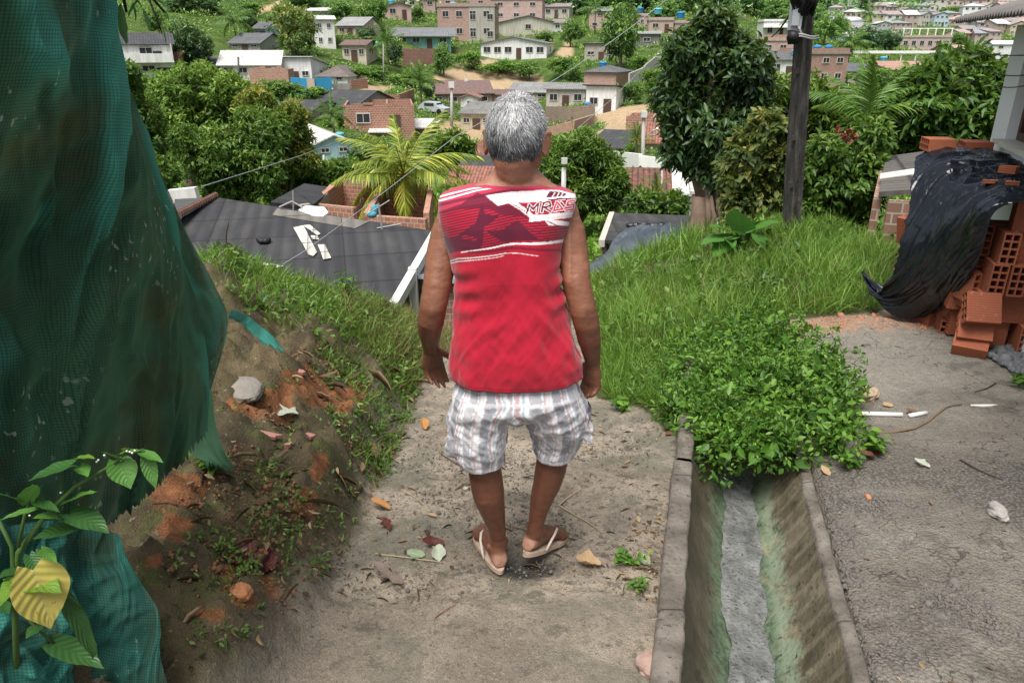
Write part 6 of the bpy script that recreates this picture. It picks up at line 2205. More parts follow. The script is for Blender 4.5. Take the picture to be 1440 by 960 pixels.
def house(px0, px1, pyb, hpx, label, roof='gable_x', wall=WH, rm='tile', yaw=0., d=None, slope=16, storeys=1, win=2, door=True, Y=None, over=.35, sidewin=1, skirt=3.0, group=None, name='house', cat='house', rel=None):
    pm = (px0 + px1) / 2
    base = hit(pm, pyb, 12.) if Y is None else at(pm, pyb, Y)
    m = dep(base) / F
    yw = R(yaw) - math.atan2(base.x, base.y) * .0
    w = (px1 - px0) * m / max(.5, math.cos(yw))
    h = hpx * m * 1.02
    d = d or max(4.0, min(w * .8, 9))
    t_ = thing(name, label, cat, base, yw, group)
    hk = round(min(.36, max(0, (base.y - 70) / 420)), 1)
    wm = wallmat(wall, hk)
    b = MB()
    th = .16
    if roof == 'none':
        for c, s in [((0, th / 2, (h - skirt) / 2), (w, th, h + skirt)), ((0, d - th / 2, (h - skirt) / 2), (w, th, h + skirt)), ((-w / 2 + th / 2, d / 2, (h - skirt) / 2 - .01), (th, d - 2 * th, h + skirt)),
                     ((w / 2 - th / 2, d / 2, (h - skirt) / 2 - .01), (th, d - 2 * th, h + skirt)), ((w * .12, d / 2, (h - skirt) / 2 - .02), (th, d - 2 * th, h + skirt))]:
            b.box(c, s)
        n_ = 7
        for i in range(n_):     # ragged top courses
            b.box((-w / 2 + (i + .5) * w / n_, th / 2, h + .1 * ((i * 37) % 3) + .02), (w / n_ - .02, th - .02, .2))
    else:
        b.box((0, d / 2, (h - skirt) / 2), (w, d, h + skirt))
    rise = 0
    sl = math.tan(R(slope))
    ov = over
    rb = MB()
    tk = .10
    if roof == 'gable_x':
        rise = d / 2 * sl
        b.add([(-w / 2, 0, h), (-w / 2, d, h), (-w / 2, d / 2, h + rise), (w / 2, 0, h), (w / 2, d, h), (w / 2, d / 2, h + rise)], [(0, 2, 1), (3, 4, 5)])
        for s in (-1, 1):
            y0 = d / 2; y1 = -ov if s < 0 else d + ov
            z1 = h - ov * sl + .03; z0 = h + rise + .03
            q = [(-w / 2 - ov, y1, z1), (w / 2 + ov, y1, z1), (w / 2 + ov, y0, z0), (-w / 2 - ov, y0, z0)]
            rb.add(q + [(x, y, z - tk) for x, y, z in q], [(0, 1, 2, 3) if s < 0 else (3, 2, 1, 0), (7, 6, 5, 4) if s < 0 else (4, 5, 6, 7), (0, 4, 5, 1), (1, 5, 6, 2), (3, 7, 4, 0)])
    elif roof == 'gable_y':
        rise = w / 2 * sl
        b.add([(-w / 2, 0, h), (w / 2, 0, h), (0, 0, h + rise), (-w / 2, d, h), (w / 2, d, h), (0, d, h + rise)], [(0, 1, 2), (3, 5, 4)])
        for s in (-1, 1):
            x1 = s * (w / 2 + ov); z1 = h - ov * sl + .03; z0 = h + rise + .03
            q = [(0, -ov, z0), (x1, -ov, z1), (x1, d + ov, z1), (0, d + ov, z0)]
            if s < 0: q = q[::-1]
            rb.add(q + [(x, y, z - tk) for x, y, z in q], [(0, 1, 2, 3), (7, 6, 5, 4), (0, 4, 5, 1), (1, 5, 6, 2), (2, 6, 7, 3), (3, 7, 4, 0)])
    elif roof in ('shed', 'shedb'):
        rise = d * sl * .6
        z0, z1 = (h, h + rise) if roof == 'shed' else (h + rise, h)
        b.add([(-w / 2, 0, h - .001), (-w / 2, d, h - .001), (-w / 2, d, z1), (-w / 2, 0, z0), (w / 2, 0, h - .001), (w / 2, d, h - .001), (w / 2, d, z1), (w / 2, 0, z0)], [(0, 3, 2, 1), (4, 5, 6, 7), (0, 4, 7, 3), (1, 2, 6, 5)])
        k = (z1 - z0) / d
        q = [(-w / 2 - ov, -ov, z0 - ov * k + .04 + tk), (w / 2 + ov, -ov, z0 - ov * k + .04 + tk), (w / 2 + ov, d + ov, z1 + ov * k + .04 + tk), (-w / 2 - ov, d + ov, z1 + ov * k + .04 + tk)]
        rb.add(q + [(x, y, z - tk) for x, y, z in q], [(0, 1, 2, 3), (7, 6, 5, 4), (0, 4, 5, 1), (1, 5, 6, 2), (2, 6, 7, 3), (3, 7, 4, 0)])
    elif roof == 'hip':
        rise = min(w, d) / 2 * sl; e = min(w, d) / 2
        z1 = h - ov * sl + .03; z0 = h + rise + .03
        if w >= d: r0, r1 = (-w / 2 + e, d / 2, z0), (w / 2 - e, d / 2, z0)
        else: r0, r1 = (-.01, e, z0), (.01, d - e, z0)
        c0, c1, c2, c3 = (-w / 2 - ov, -ov, z1), (w / 2 + ov, -ov, z1), (w / 2 + ov, d + ov, z1), (-w / 2 - ov, d + ov, z1)
        rb.add([c0, c1, c2, c3, r0, r1], [(0, 1, 5, 4), (1, 2, 5), (2, 3, 4, 5), (3, 0, 4), (3, 2, 1, 0)])
    elif roof == 'flat':
        rb.box((0, d / 2, h + .10), (w + .3, d + .3, .2))
        for c, s in [((0, .0, h + .45), (w, .12, .5)), ((-w / 2, d / 2, h + .45), (.12, d - .2, .5)), ((w / 2, d / 2, h + .45), (.12, d - .2, .5))]:
            b.box(c, s)
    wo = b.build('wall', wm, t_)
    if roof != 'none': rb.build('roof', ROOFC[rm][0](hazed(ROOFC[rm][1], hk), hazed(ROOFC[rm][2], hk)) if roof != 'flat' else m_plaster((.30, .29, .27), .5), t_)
    sh = h / storeys
    fw = min(1.3, w / (win + 1.5) * .75); fh = sh * .36
    if fh > .35 and w > 1.5:
        for s in range(storeys):
            n = win + (1 if (door and s == 0) else 0)
            for i in range(n):
                x = -w / 2 + (i + .6) * w / (n + .2)
                isd = door and s == 0 and i == n // 2
                me = window_mesh(.9 if isd else fw, sh * .70 if isd else fh, isd)
                o = link('door' if isd else 'window', me, t_, (x, -.02, s * sh + (.0 if isd else sh * .42)))
            for i in range(sidewin):
                for sd in ((-1,) if yaw > 0 else (1,)):
                    o = link('window', window_mesh(fw, fh), t_, (sd * (w / 2 + .02), d * (i + .6) / (sidewin + .2), s * sh + sh * .42))
                    o.rotation_euler = (0, 0, PI / 2 * sd)
    t_['h'] = h; t_['w'] = w; t_['d'] = d; t_['rise'] = rise
    return t_


def boxes_part(t_, name, boxes, mat):
    b = MB()
    for c, s in boxes: b.box(c, s)
    return b.build(name, mat, t_)


# --- left hillside
h1 = house(181, 243, 112, 46, 'white two-storey house with a balcony and dark outside stairs on the left hillside', 'gable_x', WH, 'dark', 24, 8, 15, 2, 1, False, sidewin=2)
w, h = h1['w'], h1['h']
boxes_part(h1, 'balcony', [((0, -.55, h * .5), (w, 1.1, .15)), ((-.1, -1.06, h * .5 + .45), (w * .98, .08, .75)), ((w / 2 - .1, -.55, h * .75), (.12, 1.05, h * .48))], m_plaster(WH))
b = MB()
for i in range(9): b.box((-w * .42 + i * .28, -1.35, h * .46 - i * .30), (.32, .8, .12))
b.build('stairs', m_plain('dark_steel_stair', (.04, .038, .036), .6, .2), h1)
boxes_part(h1, 'dark_opening', [((w * .30, -.04, h * .2), (w * .30, .06, h * .26)), ((w * .12, -.04, h * .68), (w * .35, .06, h * .22))], M_DARKW)
h2 = house(314, 392, 113, 21, 'long white house with a pale sheet roof above a brick garden wall', 'gable_x', WH, 'pale', 10, 8, 20, 1, 3)
house(354, 407, 127, 27, 'unfinished patched brick house standing roofless below the long white house', 'none', BP, yaw=6, d=4, win=0, door=False)
house(393, 440, 116, 20, 'low white house with a bright sheet roof next to the bright blue wall', 'shedb', WH, 'pale', -4, 7, 14, 1, 2)
house(446, 490, 118, 11, 'low white house under a wide brown roof above the blue wall', 'hip', WH, 'brown', -8, 7, 28, 1, 2, False)
house(445, 472, 68, 36, 'tall narrow white house with two small dark windows', 'shed', WH, 'pale', 14, 8, 8, 2, 2, False)
house(474, 512, 53, 16, 'pink house with a weathered grey roof beside the tall narrow white house', 'gable_x', PK, 'grey', -16, 7, 20, 1, 2)
house(428, 468, 25, 8, 'house with a bright flat sheet roof high on the hillside behind the tall white house', 'shed', DC, 'pale', 0, 7, 10, 1, 2)
house(482, 516, 87, 22, 'stained cream cottage with a low tiled roof and laundry beside the banana plants', 'gable_x', CR, 'tile', -6, 6, 12, 1, 2)
house(358, 375, 55, 14, 'small pale blue house half hidden behind the yellowish tree', 'gable_x', LB, 'dark', -8, 6, 18, 1, 1)
house(322, 368, 72, 11, 'dark roofed grey house between the hillside palm and the yellowish tree', 'gable_x', GY, 'dark', -14, 7, 20, 1, 2)
house(294, 322, 106, 12, 'low dark roofed shed tucked under the round dark tree', 'gable_x', GY, 'dark', 10, 6, 18, 1, 1, cat='shed')
house(232, 250, 100, 16, 'small yellow house partly hidden beside the white two-storey house', 'gable_x', (.50, .38, .12), 'tile', 8, 6, 16, 1, 1)
house(376, 432, 172, 11, 'long dark roofed house among trees above the light blue house', 'gable_x', DC, 'dark', -16, 8, 14, 1, 2)
house(434, 500, 160, 10, 'black roofed house behind the roofless brick walls', 'gable_x', GY, 'dark', -20, 9, 16, 1, 2)
house(487, 583, 190, 38, 'large roofless brick shell with several rooms in the middle of the valley', 'none', BR, yaw=9, d=9, win=1, door=True)
h16 = house(446, 496, 224, 22, 'light blue gabled house with a pale roof and barred windows', 'gable_y', LB, 'pale', 26, 9, 22, 1, 2, False)
house(524, 550, 193, 6, 'tiny shed with a bright white sheet roof in front of the brick shell', 'shed', BR, 'pale', 6, 5, 6, 1, 0, False, cat='shed')
house(560, 604, 188, 7, 'wide shed with a white sheet roof beside the corner of the brick shell', 'shed', BR, 'pale', -6, 5, 6, 1, 0, False, cat='shed')

# --- middle of the valley
house(544, 578, 28, 18, 'small pink house with a tiled roof on the upper slope', 'gable_y', PK, 'tile', 18, 7, 14, 1, 1)
h21 = house(616, 696, 58, 43, 'two-storey house half bare brick and half grey plaster with a flat roof', 'flat', BR, 'grey', -4, 9, 10, 2, 4, False)
w, h = h21['w'], h21['h']
boxes_part(h21, 'plaster_facing', [((w * .275, -.03, h / 2 - .5), (w * .45, .05, h + 1.0 + .9))], m_plaster((.42, .40, .35), .5))
for k in (0.12, .42):
    for zf in (.12, .62):
        link('window', window_mesh(1.2, h * .18), h21, (w * k, -.07, h * zf))
house(707, 778, 49, 17, 'cream house with a long tiled ridge behind the big white house', 'gable_y', CR, 'tile', 12, 9, 12, 1, 1, False)
house(676, 768, 84, 21, 'big white house with five small windows and a grey roof on the grassy terrace', 'gable_y', WH, 'dark', -10, 10, 10, 1, 5, True)
h24 = house(556, 634, 68, 17, 'turquoise house with a wide dark roof and open porch', 'gable_x', TQ, 'dark', 6, 9, 15, 1, 3, over=.9)
boxes_part(h24, 'porch_post', [((x, -.8, h24['h'] / 2 - .3), (.18, .18, h24['h'] + .2)) for x in (-h24['w'] * .45,)], m_plaster(WH))
house(690, 762, 45, 40, 'tall brick building with pale concrete columns behind the cream house', 'flat', BP, 'grey', -6, 10, 10, 3, 3, False)
hb1 = house(692, 726, 12, 22, 'white building with a blue sign high above the brick buildings', 'flat', WH, 'grey', -4, 9, 10, 1, 1, False)
boxes_part(hb1, 'sign', [((0, -.06, hb1['h'] * .42), (hb1['w'] * .42, .06, hb1['h'] * .34))], m_plain('blue_sign_paint', (.06, .18, .48), .5, .5, 2))
house(560, 612, 14, 14, 'long brick house at the top edge behind the small pink house', 'gable_x', BP, 'tile', 4, 8, 12, 1, 3)
house(616, 690, 15, 16, 'wide brick house behind the two-storey half plastered house', 'flat', BR, 'tile', -3, 8, 12, 1, 3, False)
house(764, 800, 26, 15, 'small pale house with a tiled roof at the edge of the hill wood', 'gable_x', DC, 'tile', -12, 7, 14, 1, 2)
house(778, 800, 45, 12, 'low white house with dark windows beside the cream house gable', 'gable_x', WH, 'tile', -8, 6, 14, 1, 1)
house(604, 692, 152, 20, 'brown house with a large mottled tile roof in the valley centre', 'gable_x', (.34, .24, .19), 'tile', 12, 8, 20, 1, 3)
house(648, 673, 158, 20, 'small white cube house with a pink gable joined to the brick lean-to', 'gable_y', WH, 'tile2', -6, 5, 18, 1, 1, False)
house(673, 714, 152, 17, 'brick lean-to with a long red wall beside the small white cube house', 'shed', BR, 'tile', -8, 5, 6, 1, 0, False)
house(648, 692, 182, 20, 'cream house with a grey sheet roof in front of the small white cube house', 'shed', CR, 'grey', -10, 6, 12, 1, 2)
house(628, 690, 240, 13, 'little house with a broken red tile roof seen just beside the head of the person', 'hip', DC, 'tile2', -12, 5.5, 30, 1, 1)
house(634, 705, 264, 6, 'low shed under a strip of red tiles just behind the shoulder of the person', 'gable_x', DC, 'tile2', -8, 4, 18, 1, 0, False, cat='shed')
house(640, 700, 247, 7, 'low shed with a black felt roof between two red tile roofs', 'gable_x', GY, 'dark', -25, 5, 14, 1, 0, False, cat='shed')
house(716, 772, 142, 12, 'cream house with a weathered grey roof right behind the top of the head', 'gable_x', CR, 'grey', -14, 8, 16, 1, 2)
house(768, 822, 153, 25, 'patched white and brick house with a small door and barred window', 'shed', (.58, .50, .45), 'grey', -6, 7, 5, 1, 2)
house(824, 864, 160, 28, 'white cottage with a dark roof at the bend of the dirt track', 'shedb', WH, 'dark', -24, 6, 10, 1, 1)
h31 = house(822, 864, 130, 27, 'square brick house with a black pyramid-like roof above the white cottage', 'hip', BP, 'dark', -26, 6.5, 16, 1, 0, False, sidewin=0)
house(822, 868, 84, 14, 'grey roofed house with a white porch frame on the slope above the brick house', 'shedb', DC, 'grey', -8, 7, 10, 1, 2)
house(828, 858, 42, 24, 'narrow two-storey house, brick above and white below, near the hill wood', 'gable_x', BP, 'dark', -10, 7, 14, 2, 1)
house(892, 926, 66, 16, 'dark open shelter at the top of the white board fence', 'shed', (.10, .09, .08), 'grey', -12, 5, 8, 1, 1, False, cat='shelter')
house(880, 916, 188, 21, 'small roofless brick hut at the side of the dirt track', 'none', BR, yaw=-14, d=5, win=0, door=False)
house(832, 872, 217, 8, 'low house with a flat black roof below the dirt track', 'shed', GY, 'dark', -18, 6, 8, 1, 0, False)
house(898, 934, 214, 15, 'small house with a pale mottled tile roof behind the street lamp', 'gable_x', DC, 'tile2', -10, 6, 18, 1, 1)
house(862, 930, 290, 14, 'house with a large old brown tile roof behind the white garden wall', 'gable_x', DC, 'tile', -8, 3.6, 22, 1, 1, True, Y=27)
house(930, 975, 285, 12, 'low house with a white sheet roof beside the tall dark tree', 'shed', WH, 'pale', -20, 6, 10, 1, 0, False)
house(985, 1020, 322, 48, 'white plastered building glimpsed behind the trunk of the tall dark tree', 'shed', WH, 'pale', -10, 5, 8, 1, 1, True, Y=19)

# --- right of the tall tree
h35 = house(1072, 1122, 58, 24, 'white house with an open verandah and red railings above the brick terrace', 'flat', WH, 'grey', -6, 8, 8, 1, 2)
boxes_part(h35, 'verandah_roof', [((0, -.9, h35['h'] * .72), (h35['w'] * 1.05, 1.8, .12))], m_plaster(WH))
boxes_part(h35, 'railing', [((0, -1.7, h35['h'] * .18), (h35['w'] * 1.0, .08, h35['h'] * .3))], m_brick(BRICKS[BP]))
house(1068, 1132, 78, 18, 'brick terrace house with pale columns under the white verandah house', 'flat', BP, 'tile', -6, 7, 8, 1, 3, False)
house(1080, 1136, 114, 28, 'white house with a black roof just before the utility pole', 'gable_x', WH, 'dark', -14, 9, 12, 1, 2)
h36 = house(1142, 1190, 120, 40, 'two-storey bare brick house carrying two blue water tanks on its flat top', 'flat', BR, 'grey', 16, 8, 8, 2, 2, False)
cn = thing('canopy', 'long white canopy roof on slim posts in front of the dark round trees', 'canopy', hit(1266, 92))
m = dep(cn.location) / F; w = 126 * m
boxes_part(cn, 'roof', [((0, 2.5, 17 * m), (w, 5.0, .5))], m_plaster(WH, .1))
for i in range(7):
    boxes_part(cn, 'post', [((-w / 2 + .3 + i * (w - .6) / 6, .4, 17 * m / 2 - .8), (.22, .22, 17 * m + 1.0))], m_plaster(WH, .1))
house(1202, 1242, 114, 17, 'pinkish white house with a dark gabled roof under the long canopy', 'gable_y', (.66, .55, .50), 'dark', 14, 7, 14, 1, 1)
house(1240, 1290, 113, 15, 'brick house with an orange tiled roof below the long canopy', 'gable_x', BP, 'orange', -12, 7, 18, 1, 3)
house(1186, 1214, 117, 16, 'small pale house with a dark roof beside the brick house with tanks', 'gable_x', DC, 'dark', -6, 6, 14, 1, 1)
h37 = house(1266, 1334, 72, 17, 'wide brick block with a white columned upper terrace', 'flat', BP, 'grey', -5, 9, 8, 1, 6, False)
w, h, d = h37['w'], h37['h'], h37['d']
boxes_part(h37, 'terrace_roof', [((0, d * .45, h + 2.6), (w * 1.02, d * .8, .25))], m_plaster(WH, .1))
for i in range(7):
    boxes_part(h37, 'column', [((-w / 2 + .4 + i * (w - .8) / 6, .3, h + 1.45), (.28, .28, 2.1))], m_plaster(WH, .1))
house(1360, 1400, 100, 16, 'white house with a grey roof partly hidden by the wide bright tree', 'gable_x', WH, 'grey', -12, 8, 16, 1, 2)
house(1394, 1432, 84, 20, 'white house with a small blue tank just below the eave of the near house', 'gable_x', WH, 'pale', -8, 7, 14, 2, 2)
house(1330, 1362, 84, 13, 'low red roofed house right of the columned brick block', 'gable_x', BP, 'orange', 8, 7, 18, 1, 2)

# --- far hillside town: every combination of size, wall and roof occurs once
combo_w = [('white', WH), ('cream', CR), ('pink', PK), ('bare brick', BR), ('pale brick', BP), ('grey', GY), ('light blue', LB), ('dull yellow', (.55, .42, .18))]
combo_r = [('red tile', 'tile2'), ('dark sheet', 'dark'), ('brown tile', 'tile'), ('orange tile', 'orange'), ('pale sheet', 'pale')]
combo_s = [('small', 1), ('tall two-storey', 2)]
gt = np.random.default_rng(21)
allc = [(a, b, c) for a in combo_w for b in combo_r for c in combo_s]
wts = np.array([(3.2 if a[0] in ('white',) else 1.6 if 'brick' in a[0] else 1) * (2.2 if b[0] in ('red tile', 'brown tile') else 1) * (1.6 if c[1] == 1 else 1) for a, b, c in allc])
idx = gt.choice(len(allc), len(allc), replace=False, p=wts / wts.sum())
ii = 0
for pyb, x0, x1 in [(8, 1230, 1450), (17, 1160, 1450), (27, 1160, 1450), (38, 1165, 1450), (48, 1165, 1262), (50, 1340, 1450), (63, 1345, 1400), (60, 1180, 1250)]:
    x = x0 + gt.uniform(0, 14)
    while x < x1 and ii < len(idx):
        a, b_, c = allc[idx[ii]]; ii += 1
        wpx = gt.uniform(20, 34) if c[1] == 1 else gt.uniform(17, 26)
        hp = gt.uniform(7, 9.5) if c[1] == 1 else gt.uniform(13, 17)
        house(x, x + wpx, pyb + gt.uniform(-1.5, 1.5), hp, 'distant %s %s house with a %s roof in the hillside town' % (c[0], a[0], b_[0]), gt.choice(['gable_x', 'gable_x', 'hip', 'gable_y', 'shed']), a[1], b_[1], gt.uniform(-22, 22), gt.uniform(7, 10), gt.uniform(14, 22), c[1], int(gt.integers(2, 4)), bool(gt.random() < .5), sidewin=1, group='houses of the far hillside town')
        x += wpx * gt.uniform(.92, 1.25)


# --- garden walls and fences
def wall_run(name, label, pts, hpx, mat, cat='wall', Y=None, th=.2, parts=None):
    P3 = [hit(x, y, 12.) if Y is None else at(x, y, Y) for x, y in pts]
    t_ = thing(name, label, cat, P3[0])
    b = MB()
    for p, q in zip(P3[:-1], P3[1:]):
        d = q - p; m = (p + q) / 2 - P3[0]
        h = hpx * dep((p + q) / 2) / F
        zl = min(p.z, q.z) - P3[0].z
        M = Matrix.Translation((m.x, m.y, m.z + h / 2 - .5)) @ Matrix.Rotation(math.atan2(d.y, d.x), 4, 'Z') @ Matrix.Rotation(-math.atan2(d.z, d.xy.length), 4, 'Y')
        b.box((0, 0, 0), (d.length + .02, th, h + 1.0), 0, M)
    b.build('wall', mat, t_)
    return t_, P3


bw, P3 = wall_run('garden_wall', 'bright blue painted wall with a pale gate in front of the low white house', [(410, 131), (440, 133), (468, 131)], 21, m_plaster(BL, .2))
q = hit(437, 132.5, 12.) - bw.location
boxes_part(bw, 'gate', [((q.x, q.y - .25, .75), (1.3, .1, 1.6))], m_plaster((.52, .42, .32)))
wall_run('garden_wall', 'grey concrete garden wall at the end of the bright blue wall', [(469, 129), (493, 129)], 11, m_plaster((.26, .25, .23), .5))
wall_run('garden_wall', 'low brick wall at the roadside corner next to the grey concrete wall', [(494, 127), (517, 124)], 13, m_brick(BRICKS[BR]))
wall_run('garden_wall', 'dark retaining wall under the light blue house', [(468, 238), (488, 236)], 14, m_plaster((.10, .105, .10), .5))
wall_run('retaining_wall', 'crumbling red brick retaining wall below the turquoise house', [(567, 92), (590, 93), (614, 92)], 22, m_brick((.34, .15, .11), 1.0, .7))
wall_run('garden_wall', 'mossy stone yard wall with a brick top beside the head of the person', [(768, 174), (800, 176), (836, 172)], 24, m_brick((.27, .20, .14), 1.0, .8))
wall_run('garden_wall', 'long brick wall climbing along the grass strip to the white cottage', [(772, 197), (806, 188), (834, 178)], 17, m_brick(BRICKS[BP], 1.0, .5))
wall_run('garden_wall', 'short brick pillar wall holding the blue drum by the white cottage', [(822, 172), (836, 166)], 22, m_brick(BRICKS[BR]))
wall_run('garden_wall', 'white garden wall below the small palm and the street lamp', [(856, 236), (900, 244), (948, 250)], 25, m_plaster(WH, .3))
wall_run('board_fence', 'whitish board fence climbing the slope beside the square brick house', [(884, 122), (905, 112), (926, 92)], 17, m_plaster((.52, .50, .46), .6), 'fence')
wall_run('garden_wall', 'low brick wall at the curve of the dirt track near the brick shell', [(536, 146), (560, 150), (582, 140)], 15, m_brick(BRICKS[BR]))
wall_run('garden_wall', 'collapsed brick yard wall at the foot of the light blue house', [(492, 236), (530, 232)], 16, m_brick(BRICKS[BR], 1.0, .6))


def tank(px, pyb, wpx, hpx, Y, label, mat, group='water tanks on the roofs'):
    p = at(px, pyb, Y); m = dep(p) / F
    t_ = thing('water_tank', label, 'water tank', p, 0, group)
    b = MB(); V, Fc = tube([(0, 0, 0), (0, 0, hpx * m * .75)], [wpx * m * .42, wpx * m * .5], 16); b.add(V, Fc); b.build('body', mat, t_, False)
    b = MB(); V, Fc = tube([(0, 0, hpx * m * .75), (0, 0, hpx * m * .85), (0, 0, hpx * m)], [wpx * m * .54, wpx * m * .5, wpx * m * .2], 16); b.add(V, Fc); b.build('lid', mat, t_, False)
    return t_


def Yof(o): return o.location.y
tank(848, 95, 11, 8, Yof(h31) + 3.2, 'blue water tank on the black roof of the square brick house', M_BLUEP)
tank(1148, 76, 11, 12, Yof(h36) + 1.0, 'blue water tank on the brick two-storey house, the one closer to the utility pole', M_BLUEP)
tank(1164, 76, 11, 12, Yof(h36) + 1.2, 'blue water tank on the brick two-storey house, the one closer to the palm', M_BLUEP)
tank(531, 67, 11, 8, hit(531, 86, 12.).y, 'pale cyan water tank by the stained cream cottage', M_CYANP)
tank(637, 13, 9, 9, Yof(h21) + 2, 'cyan water tank on top of the half plastered two-storey house', M_CYANP)
tank(551, 8, 9, 8, hit(551, 26, 12.).y + 1.5, 'cyan water tank on the small pink house', M_CYANP)
tank(657, 126, 9, 14, hit(660, 150, 12.).y + 3, 'grey concrete water tank behind the brown tile roof', m_plaster((.33, .36, .35)))
tank(826, 156, 8, 12, hit(828, 171, 12.).y, 'blue drum standing on the short brick pillar wall', M_BLUEP)
tank(900, 18, 10, 7, 170, 'blue water tank among the hill trees, smallest of three in a row', M_BLUEP)
tank(925, 20, 12, 8, 165, 'pale cyan water tank among the hill trees, middle one of three in a row', M_CYANP)
tank(957, 26, 12, 9, 160, 'blue water tank beside the top of the tall dark tree', M_BLUEP)
tank(1242, 86, 10, 6, hit(1242, 112, 12.).y, 'cyan water tank in front of the long white canopy', M_CYANP)
tank(1117, 78, 9, 8, hit(1117, 112, 12.).y + 1, 'cyan water tank on the black roof beside the utility pole', M_CYANP)
for (px0, px1, py, lb, n_) in ((895, 910, 40, 'low brick house at the foot of the water tank nearest the hill palms', 0), (912, 946, 46, 'brick house with pale door under the middle water tank in the hill trees', 1), (948, 975, 50, 'brick house under the blue water tank beside the tall dark tree', 2)):
    house(px0, px1, py, 15, lb, 'flat', BP, 'grey', -6, 7, 8, 1, 1, n_ == 1)
tank(478, 194, 12, 8, Yof(h16) + 5, 'cyan water tank on the pale roof of the light blue house', M_CYANP)
tank(428, 178, 10, 6, hit(428, 186, 12.).y, 'blue tank lid by the dark roofed house among trees', M_BLUEP)

# parked car in the valley centre
cb = hit(610, 160, 12.)
car = thing('parked_car', 'silver parked car in the yard below the brown tile roofed house', 'car', cb, R(-25))
b = MB()
prof_ = [(-1.9, .3), (1.9, .3), (1.95, .7), (1.1, .85), (.5, 1.35), (-.9, 1.4), (-1.55, .95), (-1.95, .85)]
b.add([(x, s * .8, z) for s in (-1, 1) for x, z in prof_], [tuple(range(8))[::1], tuple(range(15, 7, -1))] + [(i, 8 + i, 8 + (i + 1) % 8, (i + 1) % 8) for i in range(8)])
b.build('body', m_plain('silver_car_paint', (.42, .45, .48), .3, .1), car)
boxes_part(car, 'windscreen', [((-.15, -.82, 1.1), (1.3, .03, .32)), ((.82, 0, 1.12), (.03, 1.3, .3))], M_DARKW)
for sx in (-1.2, 1.2):
    for sy in (-.78, .78):
        b = MB(); b.tube([(sx, sy - .1, .32), (sx, sy + .1, .32)], .32, 14); b.build('wheel', M_BLACKC, car)


# street poles and lamp
def far_pole(px, pyb, pyt, label, wpx=4, Y=None, head=True, name='street_pole', cat='pole', col=(.42, .41, .39)):
    p = hit(px, pyb, 12.) if Y is None else at(px, pyb, Y)
    q = at(px, pyt, p.y); m = dep(p) / F
    t_ = thing(name, label, cat, p)
    b = MB(); b.tube([(0, 0, -1), (q.x - p.x, 0, q.z - p.z)], [wpx * m * .6, wpx * m * .45], 8); b.build('post', m_plaster(col, .4), t_, True)
    if head:
        b = MB(); b.box((q.x - p.x, -.1, q.z - p.z + .2), (8 * m, 5 * m, 8 * m)); b.build('box', m_plaster((.62, .62, .6), .3), t_)
    return t_


far_pole(635, 178, 122, 'pale street pole with a white box in front of the brown tile roofed house')
l_ = far_pole(905, 240, 166, 'concrete street pole with two lamp arms above the white garden wall', 5, name='street_lamp', cat='street lamp')
m = dep(l_.location) / F
b = MB()
b.tube([(.2, 0, 50 * m), (8 * m, -.2, 55 * m), (14 * m, -.3, 57 * m)], 1.0 * m, 6); b.tube([(.2, 0, 48 * m), (20 * m, -.2, 50 * m), (26 * m, -.3, 53 * m)], .9 * m, 6)
b.build('lamp_arm', m_plaster((.5, .5, .48)), l_)
for x, z in ((14, 57.5), (26, 54)):
    b = MB(); b.add(*ellipsoid((x * m, -.3, z * m), (2.6 * m, 2 * m, 2 * m), None, 10, 6)); b.build('lamp_head', m_plaster(WH), l_, True)
far_pole(793, 262, 236, 'white meter post rising out of the round bright tree', 7, 20.5, True, 'meter_post', 'post', (.6, .6, .6))
far_pole(931, 300, 240, 'slim pale pole beside the young palm below the tile roof', 3, None, False)
far_pole(335, 118, 80, 'thin dark pole in front of the long white house', 3, None, False, col=(.12, .11, .1))
far_pole(539, 118, 62, 'thin pole by the roadside hedge under the banana plants', 2, None, False, col=(.3, .29, .27))
far_pole(455, 258, 218, 'slim post standing in the hedge below the light blue house', 3, None, False, col=(.5, .5, .46))

# ------------------------------------------------------------------ the house with the big dark roof below the bank
A = at(541, 434, 9.55); B = at(606, 324, 13.0); C_ = at(300, 277, 14.9)
D_ = A + (C_ - B)
hn = thing('house', 'near house below the bank with a big black corrugated roof and white gable posts', 'house', (A.x - 1.5, A.y + 1.5, -4.2))
rn = slab('roof', [A, B, C_, D_], .06, m_sheet((.040, .041, .045), (.085, .080, .074), 26.0), hn)
rnn = (B - A).cross(D_ - A).normalized(); rnn = rnn if rnn.z > 0 else -rnn


def roof_pt(px, py, lift=.015):
    o = Vector((0, 0, CZ)); dvec = at(px, py, 10.0) - o
    t_ = (A - o).dot(rnn) / dvec.dot(rnn)
    return o + dvec * t_ + rnn * lift


